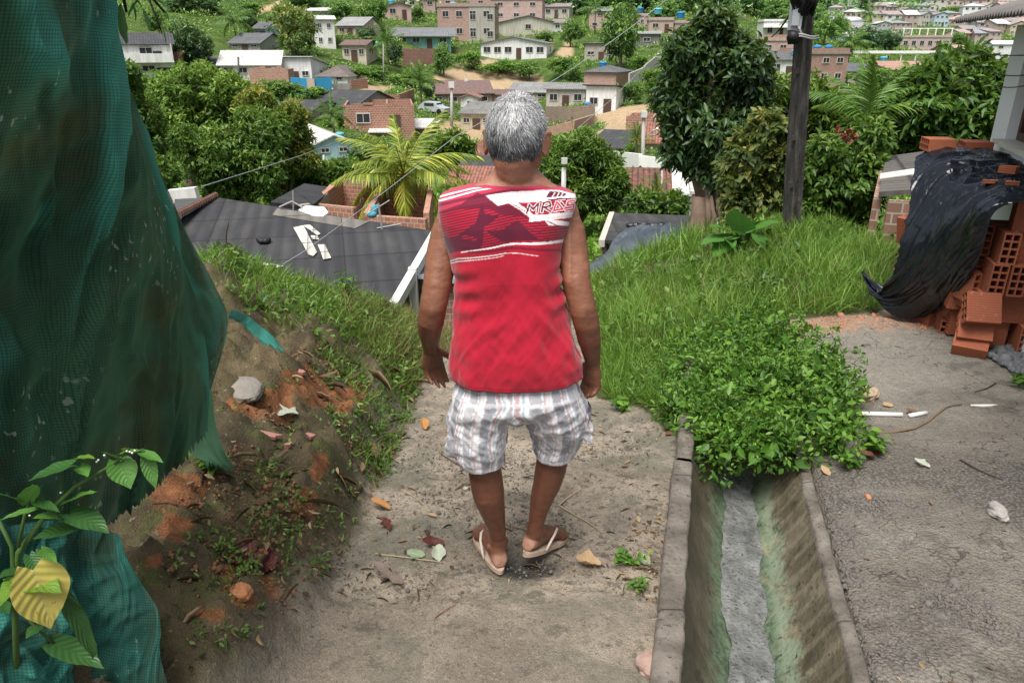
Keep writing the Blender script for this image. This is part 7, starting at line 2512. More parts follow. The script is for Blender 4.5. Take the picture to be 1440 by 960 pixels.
M_WHITEP = m_plaster((.72, .72, .70), .25)
ex = (A - D_).normalized()
sl_ = slab('bargeboard', [A + ex * .02 + rnn * .02 - (B - A) * .03, A + ex * .15 + rnn * .02 - (B - A) * .03, B + ex * .15 + rnn * .02, B + ex * .02 + rnn * .02], .16, M_WHITEP, hn)
pm_ = at(578, 372, 11.0)
for c_, s_ in (((pm_.x + .02, pm_.y, pm_.z - 1.35), (.13, .13, 2.6)), ((A.x + .02, A.y + .25, A.z - 1.5), (.30, .12, 2.7)), ((B.x - .02, B.y - .2, B.z - 1.5), (.13, .13, 2.7))):
    b = MB(); b.box(c_, s_); o = b.build('gable_post', M_WHITEP, hn); o.matrix_parent_inverse = Matrix.Translation(-hn.location)
b = MB(); mid = (A + D_) / 2; b.box((mid.x, mid.y + .5, A.z - 1.5), ((A - D_).length * .95, .12, 2.6), 0, math.atan2((A - D_).y, (A - D_).x)); mid = (B + C_) / 2; b.box((mid.x, mid.y - .4, B.z - 1.5), ((B - C_).length * .95, .12, 2.6), 0, math.atan2((B - C_).y, (B - C_).x))
o = b.build('wall', m_plaster(DC), hn); o.matrix_parent_inverse = Matrix.Translation(-hn.location)
st_ = slab('ridge_strip', [roof_pt(383, 303), roof_pt(500, 322), roof_pt(520, 312), roof_pt(390, 294)], .01, m_sheet((.16, .15, .135), (.22, .20, .17), 26.0), hn)
b = MB()
for i in range(16):
    p, q = at(304 - i * 3.4, 276 + i * 1.75, 14.9 - i * .12), at(304 - (i + .92) * 3.4, 276 + (i + .92) * 1.75, 14.9 - (i + .92) * .12)
    b.tube([p + Vector((0, 0, .03)), q + Vector((0, 0, .02))], [.055, .075], 8)
o = b.build('ridge_tiles', m_plain('old_ridge_tile', (.17, .09, .065), .9, .45, 6), hn); o.matrix_parent_inverse = Matrix.Translation(-hn.location)
slab('roof_edge', [at(240, 322, 12.4), at(254, 302, 13.0), at(300, 277, 14.85), at(246, 280, 14.9)], .05, m_sheet((.07, .072, .075), (.12, .11, .10)), hn)

M_ASB = m_sheet((.62, .59, .52), (.42, .39, .33), 60.0)


def roof_piece(name, pix, label, mat, cat, th=.012, group=None):
    pts = [roof_pt(*p, .03) for p in pix]
    c = sum(pts, Vector()) / len(pts)
    b = MB(); n = len(pts)
    V = [tuple(p - c) for p in pts] + [tuple(p - c - rnn * th) for p in pts]
    b.add(V, [tuple(range(n)), tuple(range(2 * n - 1, n - 1, -1))] + [(i, n + i, n + (i + 1) % n, (i + 1) % n) for i in range(n)])
    return tag(b.build(name, mat, None, False, c), label, cat, group)


SG = 'broken pale roof sheets on the black roof'
roof_piece('roof_sheet_piece', [(413, 322), (427, 319), (446, 357), (441, 362), (434, 360)], 'longest broken piece of pale corrugated sheet lying on the black roof', M_ASB, 'roof sheet', group=SG)
roof_piece('roof_sheet_piece', [(427, 319), (436, 318), (451, 331), (446, 333)], 'slim pale sheet piece crossing the upper end of the longest one on the black roof', M_ASB, 'roof sheet', group=SG)
roof_piece('roof_sheet_piece', [(437, 333), (447, 334), (449, 339), (439, 338)], 'smallest pale sheet fragment in the middle of the broken pieces on the black roof', M_ASB, 'roof sheet', group=SG)
roof_piece('roof_sheet_piece', [(447, 346), (457, 346), (466, 365), (455, 367)], 'separate square-ended pale sheet piece lying below the other broken pieces', M_ASB, 'roof sheet', group=SG)
roof_piece('roof_sheet_piece', [(365, 371), (399, 376), (392, 379), (368, 374)], 'thin pale strip at the lower edge of the black roof', M_ASB, 'roof sheet', group=SG)
roof_piece('plastic_sheet', [(420, 297), (430, 291), (456, 293), (462, 301), (455, 306), (440, 305)], 'white plastic sheet at the ridge of the black roof before the brick rooms', m_plaster(WH, .15), 'plastic sheet', .05)
b = MB()
for i in range(5):
    c = roof_pt(366 + i * 2.6, 341 + (i % 2) * 2, .05); b.add(*ellipsoid(c, (.07, .06, .05), None, 8, 6))
tag(b.build('black_bag', M_BLACKC, None, True), 'crumpled black plastic bag lying on the black roof', 'bag')
b = MB()
p0_, p1_ = roof_pt(523, 308, .02), roof_pt(530, 299, .02)
b.add(*ellipsoid(roof_pt(523, 306, .06), (.10, .06, .07), None, 8, 6)); b.add(*ellipsoid(roof_pt(527, 302, .08), (.06, .05, .13), None, 8, 6)); b.add(*ellipsoid(roof_pt(531, 299, .12), (.07, .04, .035), None, 8, 6))
tag(b.build('blue_cloth', m_plain('blue_cloth', (.08, .34, .42), .8, .3), None, True), 'crumpled blue cloth at the ridge end of the black roof', 'cloth')
an = thing('aerial', 'grey pole aerial with a crossbar at the ridge of the black roof', 'aerial', roof_pt(538, 322))
b = MB(); pq = at(532, 286, an.location.y); dq = pq - an.location
b.tube([(0, 0, -.1), tuple(dq)], .018, 6); b.tube([tuple(dq * .75 + Vector((-.25, 0, -.1))), tuple(dq * .9 + Vector((.2, 0, .1)))], .012, 5); b.tube([(-.1, 0, 0), tuple(dq * .4 + Vector((.35, 0, -.1)))], .012, 5)
b.build('pole', M_STEELW, an)
an = thing('aerial', 'thin upright pole aerial with a wire loop further along the ridge of the black roof', 'aerial', roof_pt(412, 296))
b = MB(); pq = at(412, 268, an.location.y) - an.location; b.tube([(0, 0, -.1), tuple(pq)], .014, 6); b.tube([(-.25, 0, .05), (0, 0, .16), (.2, 0, .04)], .02, 5); b.build('pole', M_STEELW, an)
slab_o = thing('lean_to', 'small lean-to with a blue-grey sheet roof glimpsed between the white gable and the person', 'shed', at(615, 420, 11.5))
slab('roof', [at(588, 388, 11.0), at(645, 396, 11.0), at(650, 378, 12.6), at(590, 374, 12.6)], .04, m_sheet((.24, .28, .33), (.14, .16, .19), 30.), slab_o)
b = MB(); p, q = at(592, 394, 11.2), at(650, 400, 11.2); b.box(((p.x + q.x) / 2, 11.25, p.z - 1.0), (q.x - p.x, .12, 2.0)); o = b.build('wall', m_brick((.34, .18, .13), 1.8), slab_o); o.matrix_parent_inverse = Matrix.Translation(-slab_o.location)

# houses just behind the black roof
nb_ = thing('house', 'roofless orange brick rooms right behind the ridge of the black roof', 'house', at(520, 300, 20))
b = MB()
def wall_px(p0, p1, hpx, Y0, Y1, th=.14, drop=2.5):
    a = at(p0[0], p0[1], Y0); c = at(p1[0], p1[1], Y1); d = c - a; m = dep(a) / F
    h = hpx * m
    M = Matrix.Translation((a + c) / 2 + Vector((0, 0, h / 2 - drop / 2))) @ Matrix.Rotation(math.atan2(d.y, d.x), 4, 'Z')
    b.box((0, 0, 0), (d.xy.length, th, h + drop), 0, M)
wall_px((432, 300), (500, 305), 14, 18.6, 18.0)
wall_px((438, 292), (490, 262), 14, 18.6, 23.0)
wall_px((478, 272), (600, 285), 22, 22.0, 21.0)
wall_px((600, 316), (606, 280), 18, 17.6, 21.0)
wall_px((520, 312), (600, 318), 10, 17.8, 17.4)
wall_px((515, 306), (540, 276), 12, 18.2, 22.0)
o = b.build('wall', m_brick((.42, .18, .11), 1.75, .15), nb_); o.matrix_parent_inverse = Matrix.Translation(-nb_.location)
nd_ = thing('house', 'low house with a flat black roof between the black roofed near house and the hedge', 'house', at(420, 290, 18))
slab('roof', [at(380, 284, 16.6), at(436, 291, 17.2), at(470, 264, 21.5), at(428, 258, 21.5)], .08, m_sheet((.035, .036, .04), (.07, .068, .065), 18.), nd_)
b = MB(); wall_px((380, 290), (436, 297), 4, 16.75, 17.3); wall_px((432, 296), (468, 270), 4, 17.4, 21.3); o = b.build('wall', m_plaster(DC), nd_); o.matrix_parent_inverse = Matrix.Translation(-nd_.location)
wl3, _ = wall_run('garden_wall', 'short whitewashed wall beyond the left end of the black roof', [(242, 277), (280, 273)], 10, m_plaster(WH, .5), Y=17)
# ------------------------------------------------------------------ trees of the valley
px_tree('broadleaf_tree', 'big loose mid green tree left of the yellowing tree, behind the edge of the net', 'tree', (270, 292), 31.0,
        [(232, 135, 34), (275, 122, 38), (318, 138, 38), (250, 172, 44), (302, 175, 44), (345, 160, 26), (215, 165, 28)],
        None, .23, .095, 3000, 8, G_MID, 201, .25, .9, tmpl=LEAF4, droop=.3, tint=(1.75, 1.6, 1.3, 1))
px_tree('broadleaf_tree', 'dark bushy tree just above the left end of the black roof', 'tree', (325, 300), 27.0,
        [(288, 228, 38), (330, 220, 48), (362, 192, 42), (318, 258, 34), (372, 242, 34), (268, 205, 32), (340, 275, 24), (300, 272, 22), (375, 275, 18)],
        None, .20, .085, 3000, 8, G_MID, 202, .22, .9, tmpl=LEAF4, tint=(1.35, 1.3, 1.2, 1))
px_tree('broadleaf_tree', 'yellowing tree reaching over the hedge towards the light blue house', 'tree', (400, 292), 29.0,
        [(402, 200, 36), (424, 228, 24), (388, 232, 30), (412, 168, 24), (356, 150, 28), (385, 265, 26), (375, 175, 24)],
        None, .20, .085, 2200, 8, G_OLIVE, 203, .2, .9, tmpl=LEAF4, tint=(1.7, 1.55, 1.15, 1))
px_tree('bushy_tree', 'fresh green bush pressed against the edge of the net under the white two-storey house', 'tree', (188, 290), 24.0,
        [(168, 128, 28), (185, 168, 34), (200, 208, 30), (178, 102, 18), (228, 248, 30), (205, 245, 22), (160, 160, 20)],
        None, .17, .075, 1900, 8, G_HOT, 204, .15, .9, tmpl=LEAF4)
px_tree('mango_tree', 'round bright green tree right beside the shoulder of the person', 'tree', (812, 308), 23.0,
        [(810, 235, 42), (780, 245, 36), (845, 245, 36), (800, 272, 38), (845, 275, 30), (862, 258, 24), (770, 270, 24), (815, 208, 24), (836, 220, 24), (788, 222, 24)],
        None, .19, .065, 4600, 8, G_HOT, 205, .2, .9, tmpl=LEAF4, droop=.35, tint=(1.1, 1.05, 1, 1))
px_tree('bushy_tree', 'low bushy hedge tree along the foot of the light blue house', 'tree', (460, 272), 30.0,
        [(430, 255, 16), (455, 250, 18), (480, 244, 16), (500, 240, 14), (412, 262, 14), (470, 262, 14)],
        None, .25, .12, 500, 8, G_HOT, 206, .08, .9, tmpl=LEAF4, tint=(1.1, 1.05, 1, 1))
px_tree('bushy_tree', 'small bright bush beside the fronds of the yellow palm', 'tree', (645, 232), 40.0,
        [(622, 208, 14), (640, 200, 16), (655, 208, 12), (634, 216, 13), (610, 216, 10)],
        None, .35, .16, 350, 8, G_HOT, 207, .08, .9, tmpl=LEAF4, tint=(1.2, 1.1, 1, 1))
px_tree('bushy_tree', 'bush of pale leaves behind the collapsed brick yard wall', 'tree', (508, 250), 33.0,
        [(505, 226, 12), (522, 222, 12), (540, 226, 12), (520, 234, 12)],
        None, .3, .16, 260, 8, G_DARK, 208, .08, .9, tmpl=LEAF4, tint=(1.8, 1.6, 1.6, 1))
px_tree('bushy_tree', 'small bush at the foot of the slim pale pole under the tile roof', 'tree', (905, 300), 21.0,
        [(898, 285, 14), (918, 288, 14), (950, 290, 16), (935, 292, 12)],
        None, .22, .09, 300, 8, G_HOT, 209, .06, .9, tmpl=LEAF4)


# crowns shared by the trees further away: unit height, base at the origin
def unit_crown(seed, w=.9, n=150, per=9, ll=.15, low=.18, mat=None, drooping=.25):
    g = np.random.default_rng(seed)
    nb = 9
    c = rand_unit(nb, g) * np.array([w * .30, w * .30, .26]) + np.array([0, 0, .60]); r = g.uniform(.18, .28, nb)
    c[:, 2] = np.maximum(c[:, 2], r + low)
    k = g.integers(0, nb, n); d = rand_unit(n, g)
    tips = c[k] + d * (r[k] * (1 - .4 * g.random(n) ** 2) * (1 + .3 * g.normal(size=n) * .5))[:, None]
    pos, rot, sc, kk = rosettes(tips, d, per, ll, ll * .42, g, drooping)
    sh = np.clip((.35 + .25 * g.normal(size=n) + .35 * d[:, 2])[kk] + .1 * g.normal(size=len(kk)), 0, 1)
    V, Fc = scatter(LEAF4[0], LEAF4[1], pos, rot, sc)
    return np_mesh('crown', V, Fc, mat or G_MID, {'shade': np.repeat(sh, 4)})


def unit_trunk(seed):
    g = np.random.default_rng(seed)
    b = MB(); b.tube([(0, 0, -.15), (.01, 0, .15), (.0, .01, .35), (.02, 0, .6)], [.035, .028, .022, .01], 7)
    for i in range(5):
        a = g.uniform(0, 2 * PI); b.tube([(0, 0, .25 + .05 * i), (math.cos(a) * .12, math.sin(a) * .12, .42 + .05 * i), (math.cos(a) * .22, math.sin(a) * .22, .55 + .05 * i)], [.016, .011, .005], 5)
    o = b.build('trunk', M_BARK); me = o.data; bpy.data.objects.remove(o)
    return me


CROWNS = {'dark': [unit_crown(301, .95, 357, 9, 0.086, .12, G_DARK), unit_crown(302, 1.05, 357, 9, 0.086, .15, G_DARK)], 'mid': [unit_crown(303, .95, 357, 9, 0.086, .10, G_MID), unit_crown(304, 1.1, 357, 9, 0.092, .12, G_MID)],
          'bright': [unit_crown(305, 1.0, 357, 9, 0.086, .05, G_HOT), unit_crown(306, 1.15, 357, 9, 0.086, .05, G_HOT)], 'olive': [unit_crown(307, 1.0, 399, 9, 0.079, .15, G_OLIVE)]}
TRUNK = unit_trunk(9)
gv_ = np.random.default_rng(15)


def tree(px, pyb, wpx, hpx, kind, label, tint=1.0, Y=None, group=None, name='tree', cat='tree'):
    p = hit(px, pyb, 12.) if Y is None else at(px, pyb, Y)
    m = dep(p) / F
    t_ = thing(name, label, cat, p, gv_.uniform(0, 6.28), group)
    cr = link('crown', CROWNS[kind][int(gv_.integers(0, len(CROWNS[kind])))], t_)
    cr.scale = (wpx * m * .92, wpx * m * .92, hpx * m * .95)
    hzz = 1 + min(.9, max(0, (p.y - 60) / 260))  # distance haze put into the crown tint, paler and bluer far off
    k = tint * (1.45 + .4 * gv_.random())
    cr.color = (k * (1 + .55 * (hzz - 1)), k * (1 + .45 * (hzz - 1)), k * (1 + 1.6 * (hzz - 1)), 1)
    tr = link('trunk', TRUNK, t_); tr.scale = (hpx * m, hpx * m, hpx * m * 1.1)
    return t_


TREES = [
    (268, 96, 72, 60, 'dark', 'round dark tree to the right of the white two-storey house'), (412, 84, 84, 74, 'olive', 'big yellowish tree in front of the small pale blue house'),
    (262, 18, 60, 26, 'dark', 'dark tree on the hill crest above the round dark tree'), (300, 20, 44, 26, 'dark', 'dark tree on the hill crest left of the hillside palm'), (225, 50, 40, 36, 'mid', 'small tree on the grassy hill just above the roof of the white two-storey house'),
    (352, 45, 30, 28, 'dark', 'dark tree right behind the hillside palm'), (340, 104, 30, 22, 'mid', 'bush with pale twigs in front of the long white house'), (352, 24, 40, 18, 'bright', 'bright bush by the bare track on the hilltop'),
    (430, 12, 50, 20, 'mid', 'wide bush on the hilltop above the high pale roof'), (480, 30, 40, 26, 'mid', 'bush behind the pink house with the grey roof'), (520, 40, 46, 44, 'bright', 'tall soft green tree left of the small pink house'),
    (500, 76, 30, 24, 'mid', 'bush between the pink house and the stained cream cottage'), (515, 62, 30, 24, 'dark', 'dark bush above the roof of the stained cream cottage'), (556, 92, 26, 34, 'dark', 'dark narrow bush hugging the banana plants'),
    (597, 62, 24, 20, 'bright', 'neat round little tree on the porch of the turquoise house'), (622, 66, 24, 18, 'bright', 'small tree at the right end of the turquoise house'), (588, 30, 24, 20, 'mid', 'small bush beside the small pink house'),
    (624, 108, 34, 42, 'mid', 'tall dark bush at the left edge of the dry slope'), (600, 138, 30, 26, 'dark', 'dark bush next to the fan palm'), (570, 120, 50, 20, 'bright', 'long hedge bush beside the road, nearest the fan palm'),
    (535, 114, 50, 20, 'mid', 'long hedge bush beside the road, in the middle of three'), (502, 112, 40, 18, 'bright', 'long hedge bush beside the road, closest to the roadside brick wall'),
    (660, 98, 44, 24, 'bright', 'bush under the left corner of the big white house'), (700, 106, 60, 22, 'bright', 'wide bush on the grass slope below the middle of the big white house'), (744, 112, 44, 24, 'mid', 'dark weedy bush on the grass slope below the right half of the big white house'),
    (790, 110, 50, 28, 'bright', 'leafy bush left of the square brick house'), (806, 124, 34, 30, 'mid', 'bush touching the left wall of the square brick house'), (836, 126, 14, 20, 'dark', 'small dark bush against the front wall of the square brick house'),
    (802, 66, 40, 34, 'mid', 'silvery bush to the right of the big white house'), (872, 98, 62, 82, 'mid', 'tall feathery tree standing behind the square brick house'), (896, 104, 36, 24, 'bright', 'bright bush at the bottom of the white board fence'),
    (888, 146, 40, 28, 'mid', 'bush to the right of the white cottage'), (925, 172, 44, 44, 'bright', 'bush squeezed between the brick hut and the tall dark tree'), (915, 130, 40, 30, 'bright', 'bright bush at the top of the dirt track'),
    (798, 206, 60, 18, 'bright', 'low green bush strip beside the climbing brick wall'), (826, 192, 30, 14, 'bright', 'low bush at the upper end of the climbing brick wall'),
    (760, 20, 60, 34, 'mid', 'tree behind the brick building with pale columns'), (800, 20, 60, 34, 'dark', 'dark hill tree left of the hill palm'), (850, 22, 70, 36, 'mid', 'broad hill tree right of the hill palm'), (905, 18, 70, 30, 'dark', 'dark hill tree behind the smallest water tank'),
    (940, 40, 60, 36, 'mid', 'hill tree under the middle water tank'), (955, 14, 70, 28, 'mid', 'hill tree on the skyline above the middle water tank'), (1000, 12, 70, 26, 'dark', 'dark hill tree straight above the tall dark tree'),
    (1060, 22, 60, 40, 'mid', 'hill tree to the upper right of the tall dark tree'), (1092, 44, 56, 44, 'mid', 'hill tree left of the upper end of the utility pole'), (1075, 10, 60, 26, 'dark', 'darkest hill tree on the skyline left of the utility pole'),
    (1110, 18, 60, 34, 'mid', 'hill tree directly behind the meter box of the pole'), (1150, 20, 50, 40, 'dark', 'dark hill tree right of the top of the pole'), (1158, 66, 50, 48, 'bright', 'soft bright tree between the pole and the coconut palm'), (1140, 50, 40, 40, 'mid', 'tree whose edge shows right of the upper pole'),
    (1212, 74, 54, 34, 'dark', 'wide dark tree right of the coconut palm'), (1244, 72, 46, 30, 'dark', 'dark tree at the left end of the columned brick block'), (1216, 22, 36, 30, 'dark', 'dark tree standing alone among the town roofs'), (1260, 44, 18, 16, 'mid', 'tiny round tree in front of the columned brick block'),
    (1346, 66, 30, 18, 'mid', 'small grey green tree right of the columned brick block'), (1340, 24, 40, 14, 'mid', 'bush between roofs of the town, in the middle'), (1424, 22, 34, 14, 'mid', 'bush between roofs of the town, far right'), (1182, 118, 30, 22, 'bright', 'bush below the brick house with two tanks'),
    (1225, 132, 60, 34, 'bright', 'bush below the pinkish house under the canopy'), (1280, 130, 70, 34, 'mid', 'bush below the brick house with the orange roof'), (1325, 118, 50, 34, 'mid', 'bush below the right end of the canopy'), (1380, 96, 40, 24, 'olive', 'olive bush right of the columned block, above the wide bright tree'),
    (392, 142, 70, 28, 'mid', 'bush strip under the unfinished patched brick house'), (440, 146, 60, 22, 'bright', 'bush strip under the bright blue wall'), (360, 170, 70, 40, 'mid', 'tree left of the long dark roofed house'), (215, 132, 60, 32, 'bright', 'bush at the foot of the white two-storey house'), (258, 124, 50, 26, 'mid', 'bush below the small yellow house'),
    (470, 178, 40, 16, 'bright', 'bush in front of the black roofed house'), (545, 212, 40, 18, 'mid', 'bush below the large roofless brick shell'), (890, 222, 30, 20, 'bright', 'yellowish bush behind the white garden wall'), (1000, 150, 60, 50, 'mid', 'tree hidden behind the tall dark tree'),
    (768, 60, 30, 14, 'mid', 'low bush between the cream house and the big white house')]
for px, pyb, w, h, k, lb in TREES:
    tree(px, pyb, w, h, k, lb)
# the wooded hill behind
gw = np.random.default_rng(33)


# ------------------------------------------------------------------ palms
def frond_mesh(g, L_=1.0, droop=.5, nl=34, lw=.020, ll=.30, mat=None, seed=0):
    """frond along +y, curving down"""
    pts = [Vector((0, L_ * (q - .10 * q * q * droop), L_ * (.22 * q - droop * .75 * q * q))) for q in np.linspace(0, 1, 12)]
    V, Fc = tube(pts, [.013 * L_ * (1 - .8 * q) for q in np.linspace(0, 1, 12)], 5)
    V = np.array(V); quads = np.array([f for f in Fc if len(f) == 4])
    P = []; D = []; S = []; N = []
    for i in range(nl):
        q = .14 + .86 * i / (nl - 1)
        j = min(int(q * 11), 10); p = pts[j].lerp(pts[j + 1], q * 11 - j); tdir = (pts[j + 1] - pts[j]).normalized()
        for s in (-1, 1):
            d = Vector((s * 1.0, 0, 0)) * (.85 - .3 * q) + tdir * (.55 + .35 * q) + Vector((0, 0, -.35 - .35 * droop + .15 * g.normal()))
            P.append(p); D.append(d); S.append(ll * L_ * (math.sin(PI * min(1, .22 + q * .72)) ** .7) * g.uniform(.85, 1.1)); N.append((0, 0, 1))
    P = np.array([tuple(p) for p in P]); D = np.array([tuple(d) for d in D]); S = np.array(S)
    rot = basis(D, np.array(N, float) + .2 * g.normal(size=(len(P), 3)))
    tv, tfs = BLADE
    tv = tv * np.array([1, 1, -1.0])
    sc = np.stack([np.full(len(S), lw * L_ * 1.0), S, S * .8], 1)
    o1, f1 = scatter(tv, tfs[0], P, rot, sc); _, f2 = scatter(tv, tfs[1], P, rot, sc)
    sh = np.clip(.45 + .25 * g.normal(size=len(P)), 0, 1)
    n0 = len(V)
    return np_mesh('frond', np.concatenate([V, o1]), [np.concatenate([quads, f1 + n0]), f2 + n0], mat or G_PALM, {'shade': np.concatenate([np.full(n0, .75), np.repeat(sh, 7)])})


gp = np.random.default_rng(8)
FROND = [frond_mesh(gp, 1.0, .45), frond_mesh(gp, 1.0, .8), frond_mesh(gp, 1.0, .2)]
FRONDD = [frond_mesh(gp, 1.0, d_, 26, .026, .30, G_MID) for d_ in (.4, .75)]


def palm(px, pyc, pyb, Lpx, n, label, Y=None, fr=None, tint=(1, 1, 1, 1), elev=(75, -15), name='palm_tree', trunk=.10, base=None, az0=0.):
    p = hit(px, pyb, 12.) if Y is None else at(px, pyb, Y)
    p = p.copy()
    q = at(px, pyc, p.y); m = dep(q) / F
    p.z = min(p.z, hz(p.x, p.y))
    t_ = thing(name, label, 'palm', p)
    hgt = q.z - p.z
    b = MB(); b.tube([(.15, 0, -.5), (.08, 0, hgt * .4), (0, 0, hgt)], [trunk * 1.4, trunk, trunk * .9], 9); b.build('trunk', M_BARK, t_, True)
    fr = fr or FROND
    for i in range(n):
        o = link('frond', fr[int(gp.integers(0, len(fr)))], t_, (0, 0, hgt))
        k = i / max(1, n - 1)
        el = elev[0] + (elev[1] - elev[0]) * k
        o.rotation_euler = (R(el), 0, i * 2.399 + az0 + gp.uniform(-.25, .25))
        s = Lpx * m * gp.uniform(.85, 1.1); o.scale = (s, s, s)
        o.color = tint if i < n * .7 else tuple(c * t for c, t in zip(tint, (1.25, 1.1, .8, 1)))
    return t_


palm(572, 246, 330, 104, 22, 'young coconut palm with yellowing fronds beside the roofless orange brick rooms', 21.0, None, (2.3, 2.0, 1.5, 1), (66, -30), az0=.4)
palm(470, 160, 200, 34, 14, 'coconut palm behind the light blue house', None, FRONDD, (1.0, 1.05, 1.1, 1), (70, -30))
palm(332, 28, 62, 34, 13, 'coconut palm on the left hillside above the dark roofed grey house', None, FRONDD, (1.2, 1.25, 1.5, 1), (60, -25))
palm(592, 118, 150, 34, 13, 'fan shaped palm with upright fronds beside the dirt road', None, FRONDD, (1.3, 1.3, 1.6, 1), (85, 10), 'fan_palm')
palm(546, 62, 98, 34, 12, 'banana like palm with ragged leaves beside the stained cream cottage', None, FRONDD, (1.25, 1.3, 1.4, 1), (85, 0), 'banana_plant')
palm(893, 200, 226, 30, 11, 'young palm behind the white garden wall at the street lamp', None, FROND, (.9, 1.0, 1.0, 1), (80, 10))
palm(921, 272, 300, 32, 9, 'little young palm under the brown tile roof beside the tall dark tree', 24., FROND, (1.1, 1.1, 1, 1), (80, 5))
palm(1190, 62, 100, 36, 15, 'coconut palm behind the brick house with two tanks', None, FRONDD, (1.3, 1.35, 1.3, 1), (75, -30))
palm(836, 12, 40, 24, 12, 'hill palm above the big grey roofed house with the white porch', 175., FRONDD, (1.4, 1.4, 1.6, 1), (70, -30))
palm(1112, 22, 46, 24, 12, 'pale hill palm left of the top of the utility pole', 180., FRONDD, (1.6, 1.6, 1.5, 1), (70, -30))
palm(1218, 20, 40, 22, 11, 'palm sticking out among the roofs of the far town', None, FRONDD, (1.3, 1.4, 1.6, 1), (70, -30))
palm(1196, 172, 300, 95, 9, 'big feathery palm with upright arching fronds behind the flowering plant', 12.5, FRONDD, (1.3, 1.35, 1.3, 1), (85, 30), 'feather_palm', .07)
palm(648, 8, 30, 20, 10, 'palm in front of the wide brick house on the top slope', None, FRONDD, (1.4, 1.4, 1.6, 1), (70, -20))

# ------------------------------------------------------------------ undergrowth across the slopes, far woods
n = 21000
uu = rng.uniform(-.95, .98, n * 2); yl = np.exp(rng.uniform(math.log(14), math.log(330), n * 2))
pts = np.stack([uu * yl, yl, H(uu * yl, yl)], 1)
a, b_ = projn(pts)
ok = (b_ > -15) & (b_ < 400)
for poly in DIRT: ok &= ~in_poly(a, b_, poly)
nn_ = vnoise(pts * np.array([1, 1, 0]), .09, 3, 71)
grassy = [[(150, 5), (300, 60), (420, 90), (300, 80), (200, 50)], [(640, 92), (800, 60), (800, 110), (700, 112), (620, 105)], [(860, 110), (930, 90), (930, 140), (880, 140)], [(700, 200), (760, 190), (850, 180), (820, 210), (740, 215)]]
lowz = np.zeros(len(pts), bool)
for poly in grassy: lowz |= in_poly(a, b_, poly)
ok &= (nn_ > -.22) | (rng.random(len(pts)) < .25)
pts = pts[ok]; nn_ = nn_[ok]; lowz = lowz[ok]; a = a[ok]; b_ = b_[ok]
sel = rng.random(len(pts)) < .78
pts, nn_, lowz = pts[sel], nn_[sel], lowz[sel]
Yp = pts[:, 1]
rad = (.30 + .009 * Yp) * (1 + .9 * np.clip(nn_, -.5, 1)) * np.where(lowz, .35, 1.0) * np.exp(.35 * rng.normal(size=len(pts)))
rad = np.minimum(rad, .45 + .010 * Yp) * np.where(Yp > 40, .55, .8)
per = 16
k = np.repeat(np.arange(len(pts)), per)
d = rand_unit(len(k)); d[:, 2] = np.abs(d[:, 2])
pos = pts[k] + d * (rad[k] * (.35 + .65 * rng.random(len(k))))[:, None] * np.array([1, 1, .8])
rot = basis(d + .7 * rand_unit(len(k)), np.array([0, 0, 1.]) + .6 * rng.normal(size=(len(k), 3)))
s = rad[k] * rng.uniform(.30, .60, len(k))
csh = np.clip(.45 + .30 * rng.normal(size=len(pts)), 0, 1)
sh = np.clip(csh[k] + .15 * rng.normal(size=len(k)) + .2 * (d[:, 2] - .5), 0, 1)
V, Fc = scatter(LEAF4[0], LEAF4[1], pos, rot, np.stack([s * .55, s, s], 1))
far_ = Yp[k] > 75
for nm, msk, mt, tint, lb in (('undergrowth', ~far_, G_HOT, (1.8, 1.7, 1.6, 1), 'rough green undergrowth between the nearer houses of the valley'), ('undergrowth', far_, G_HOT, (2.2, 2.0, 3.2, 1), 'hazy green scrub covering the far slopes')):  # bluish tint of the far scrub stands in for haze
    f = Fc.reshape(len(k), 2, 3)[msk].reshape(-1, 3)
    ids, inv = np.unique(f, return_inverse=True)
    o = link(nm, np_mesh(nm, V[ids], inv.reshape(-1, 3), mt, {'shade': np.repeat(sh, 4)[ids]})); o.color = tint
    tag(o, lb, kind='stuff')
# wooded hills on the skyline
cs = []; rr = []
for _ in range(2600):
    px, py = gw.uniform(150, 1200), gw.uniform(-40, 26)
    if px < 700 and gw.random() < .6: continue
    if 560 < px < 770 and py > -5: continue
    Yw = gw.uniform(150, 520); u_ = (px - 720) / F * 1.09
    x_w = u_ * Yw; z_w = hz(x_w, Yw); qx, qy = proj((x_w, Yw, z_w))
    if qy > 24 or qy < -60: continue
    cs.append((x_w, Yw, z_w + .008 * Yw)); rr.append(.016 * Yw * gw.uniform(.6, 1.3))
cs = np.array(cs); rr = np.array(rr)
pos, rot, sc, k = leaf_cloud(len(cs) * 45, cs, rr, 1.0, .55, up=.8, g=gw, droop=.1)
sc = sc * (rr[k] * .30)[:, None]
csh = np.clip(.4 + .3 * gw.normal(size=len(cs)), 0, 1)
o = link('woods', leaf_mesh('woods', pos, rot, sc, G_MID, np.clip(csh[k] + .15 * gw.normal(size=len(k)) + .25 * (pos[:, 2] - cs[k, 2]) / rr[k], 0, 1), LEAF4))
o.color = (2.2, 2.2, 4.6, 1)  # haze over the hills painted in as a blue tint
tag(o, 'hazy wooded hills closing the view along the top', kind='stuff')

# ------------------------------------------------------------------ overhead cables
def cable(pts, label, r_=.006, mat=None, sag=.0):
    P3 = [at(*p) for p in pts]
    out = []
    for p, q in zip(P3[:-1], P3[1:]):
        for i in range(12):
            t_ = i / 12; m_ = p.lerp(q, t_); m_.z -= sag * 4 * t_ * (1 - t_); out.append(m_)
    out.append(P3[-1])
    b = MB(); b.tube(out, r_, 5)
    return tag(b.build('power_cable', mat or M_CABLE, None, True), label, 'cable')


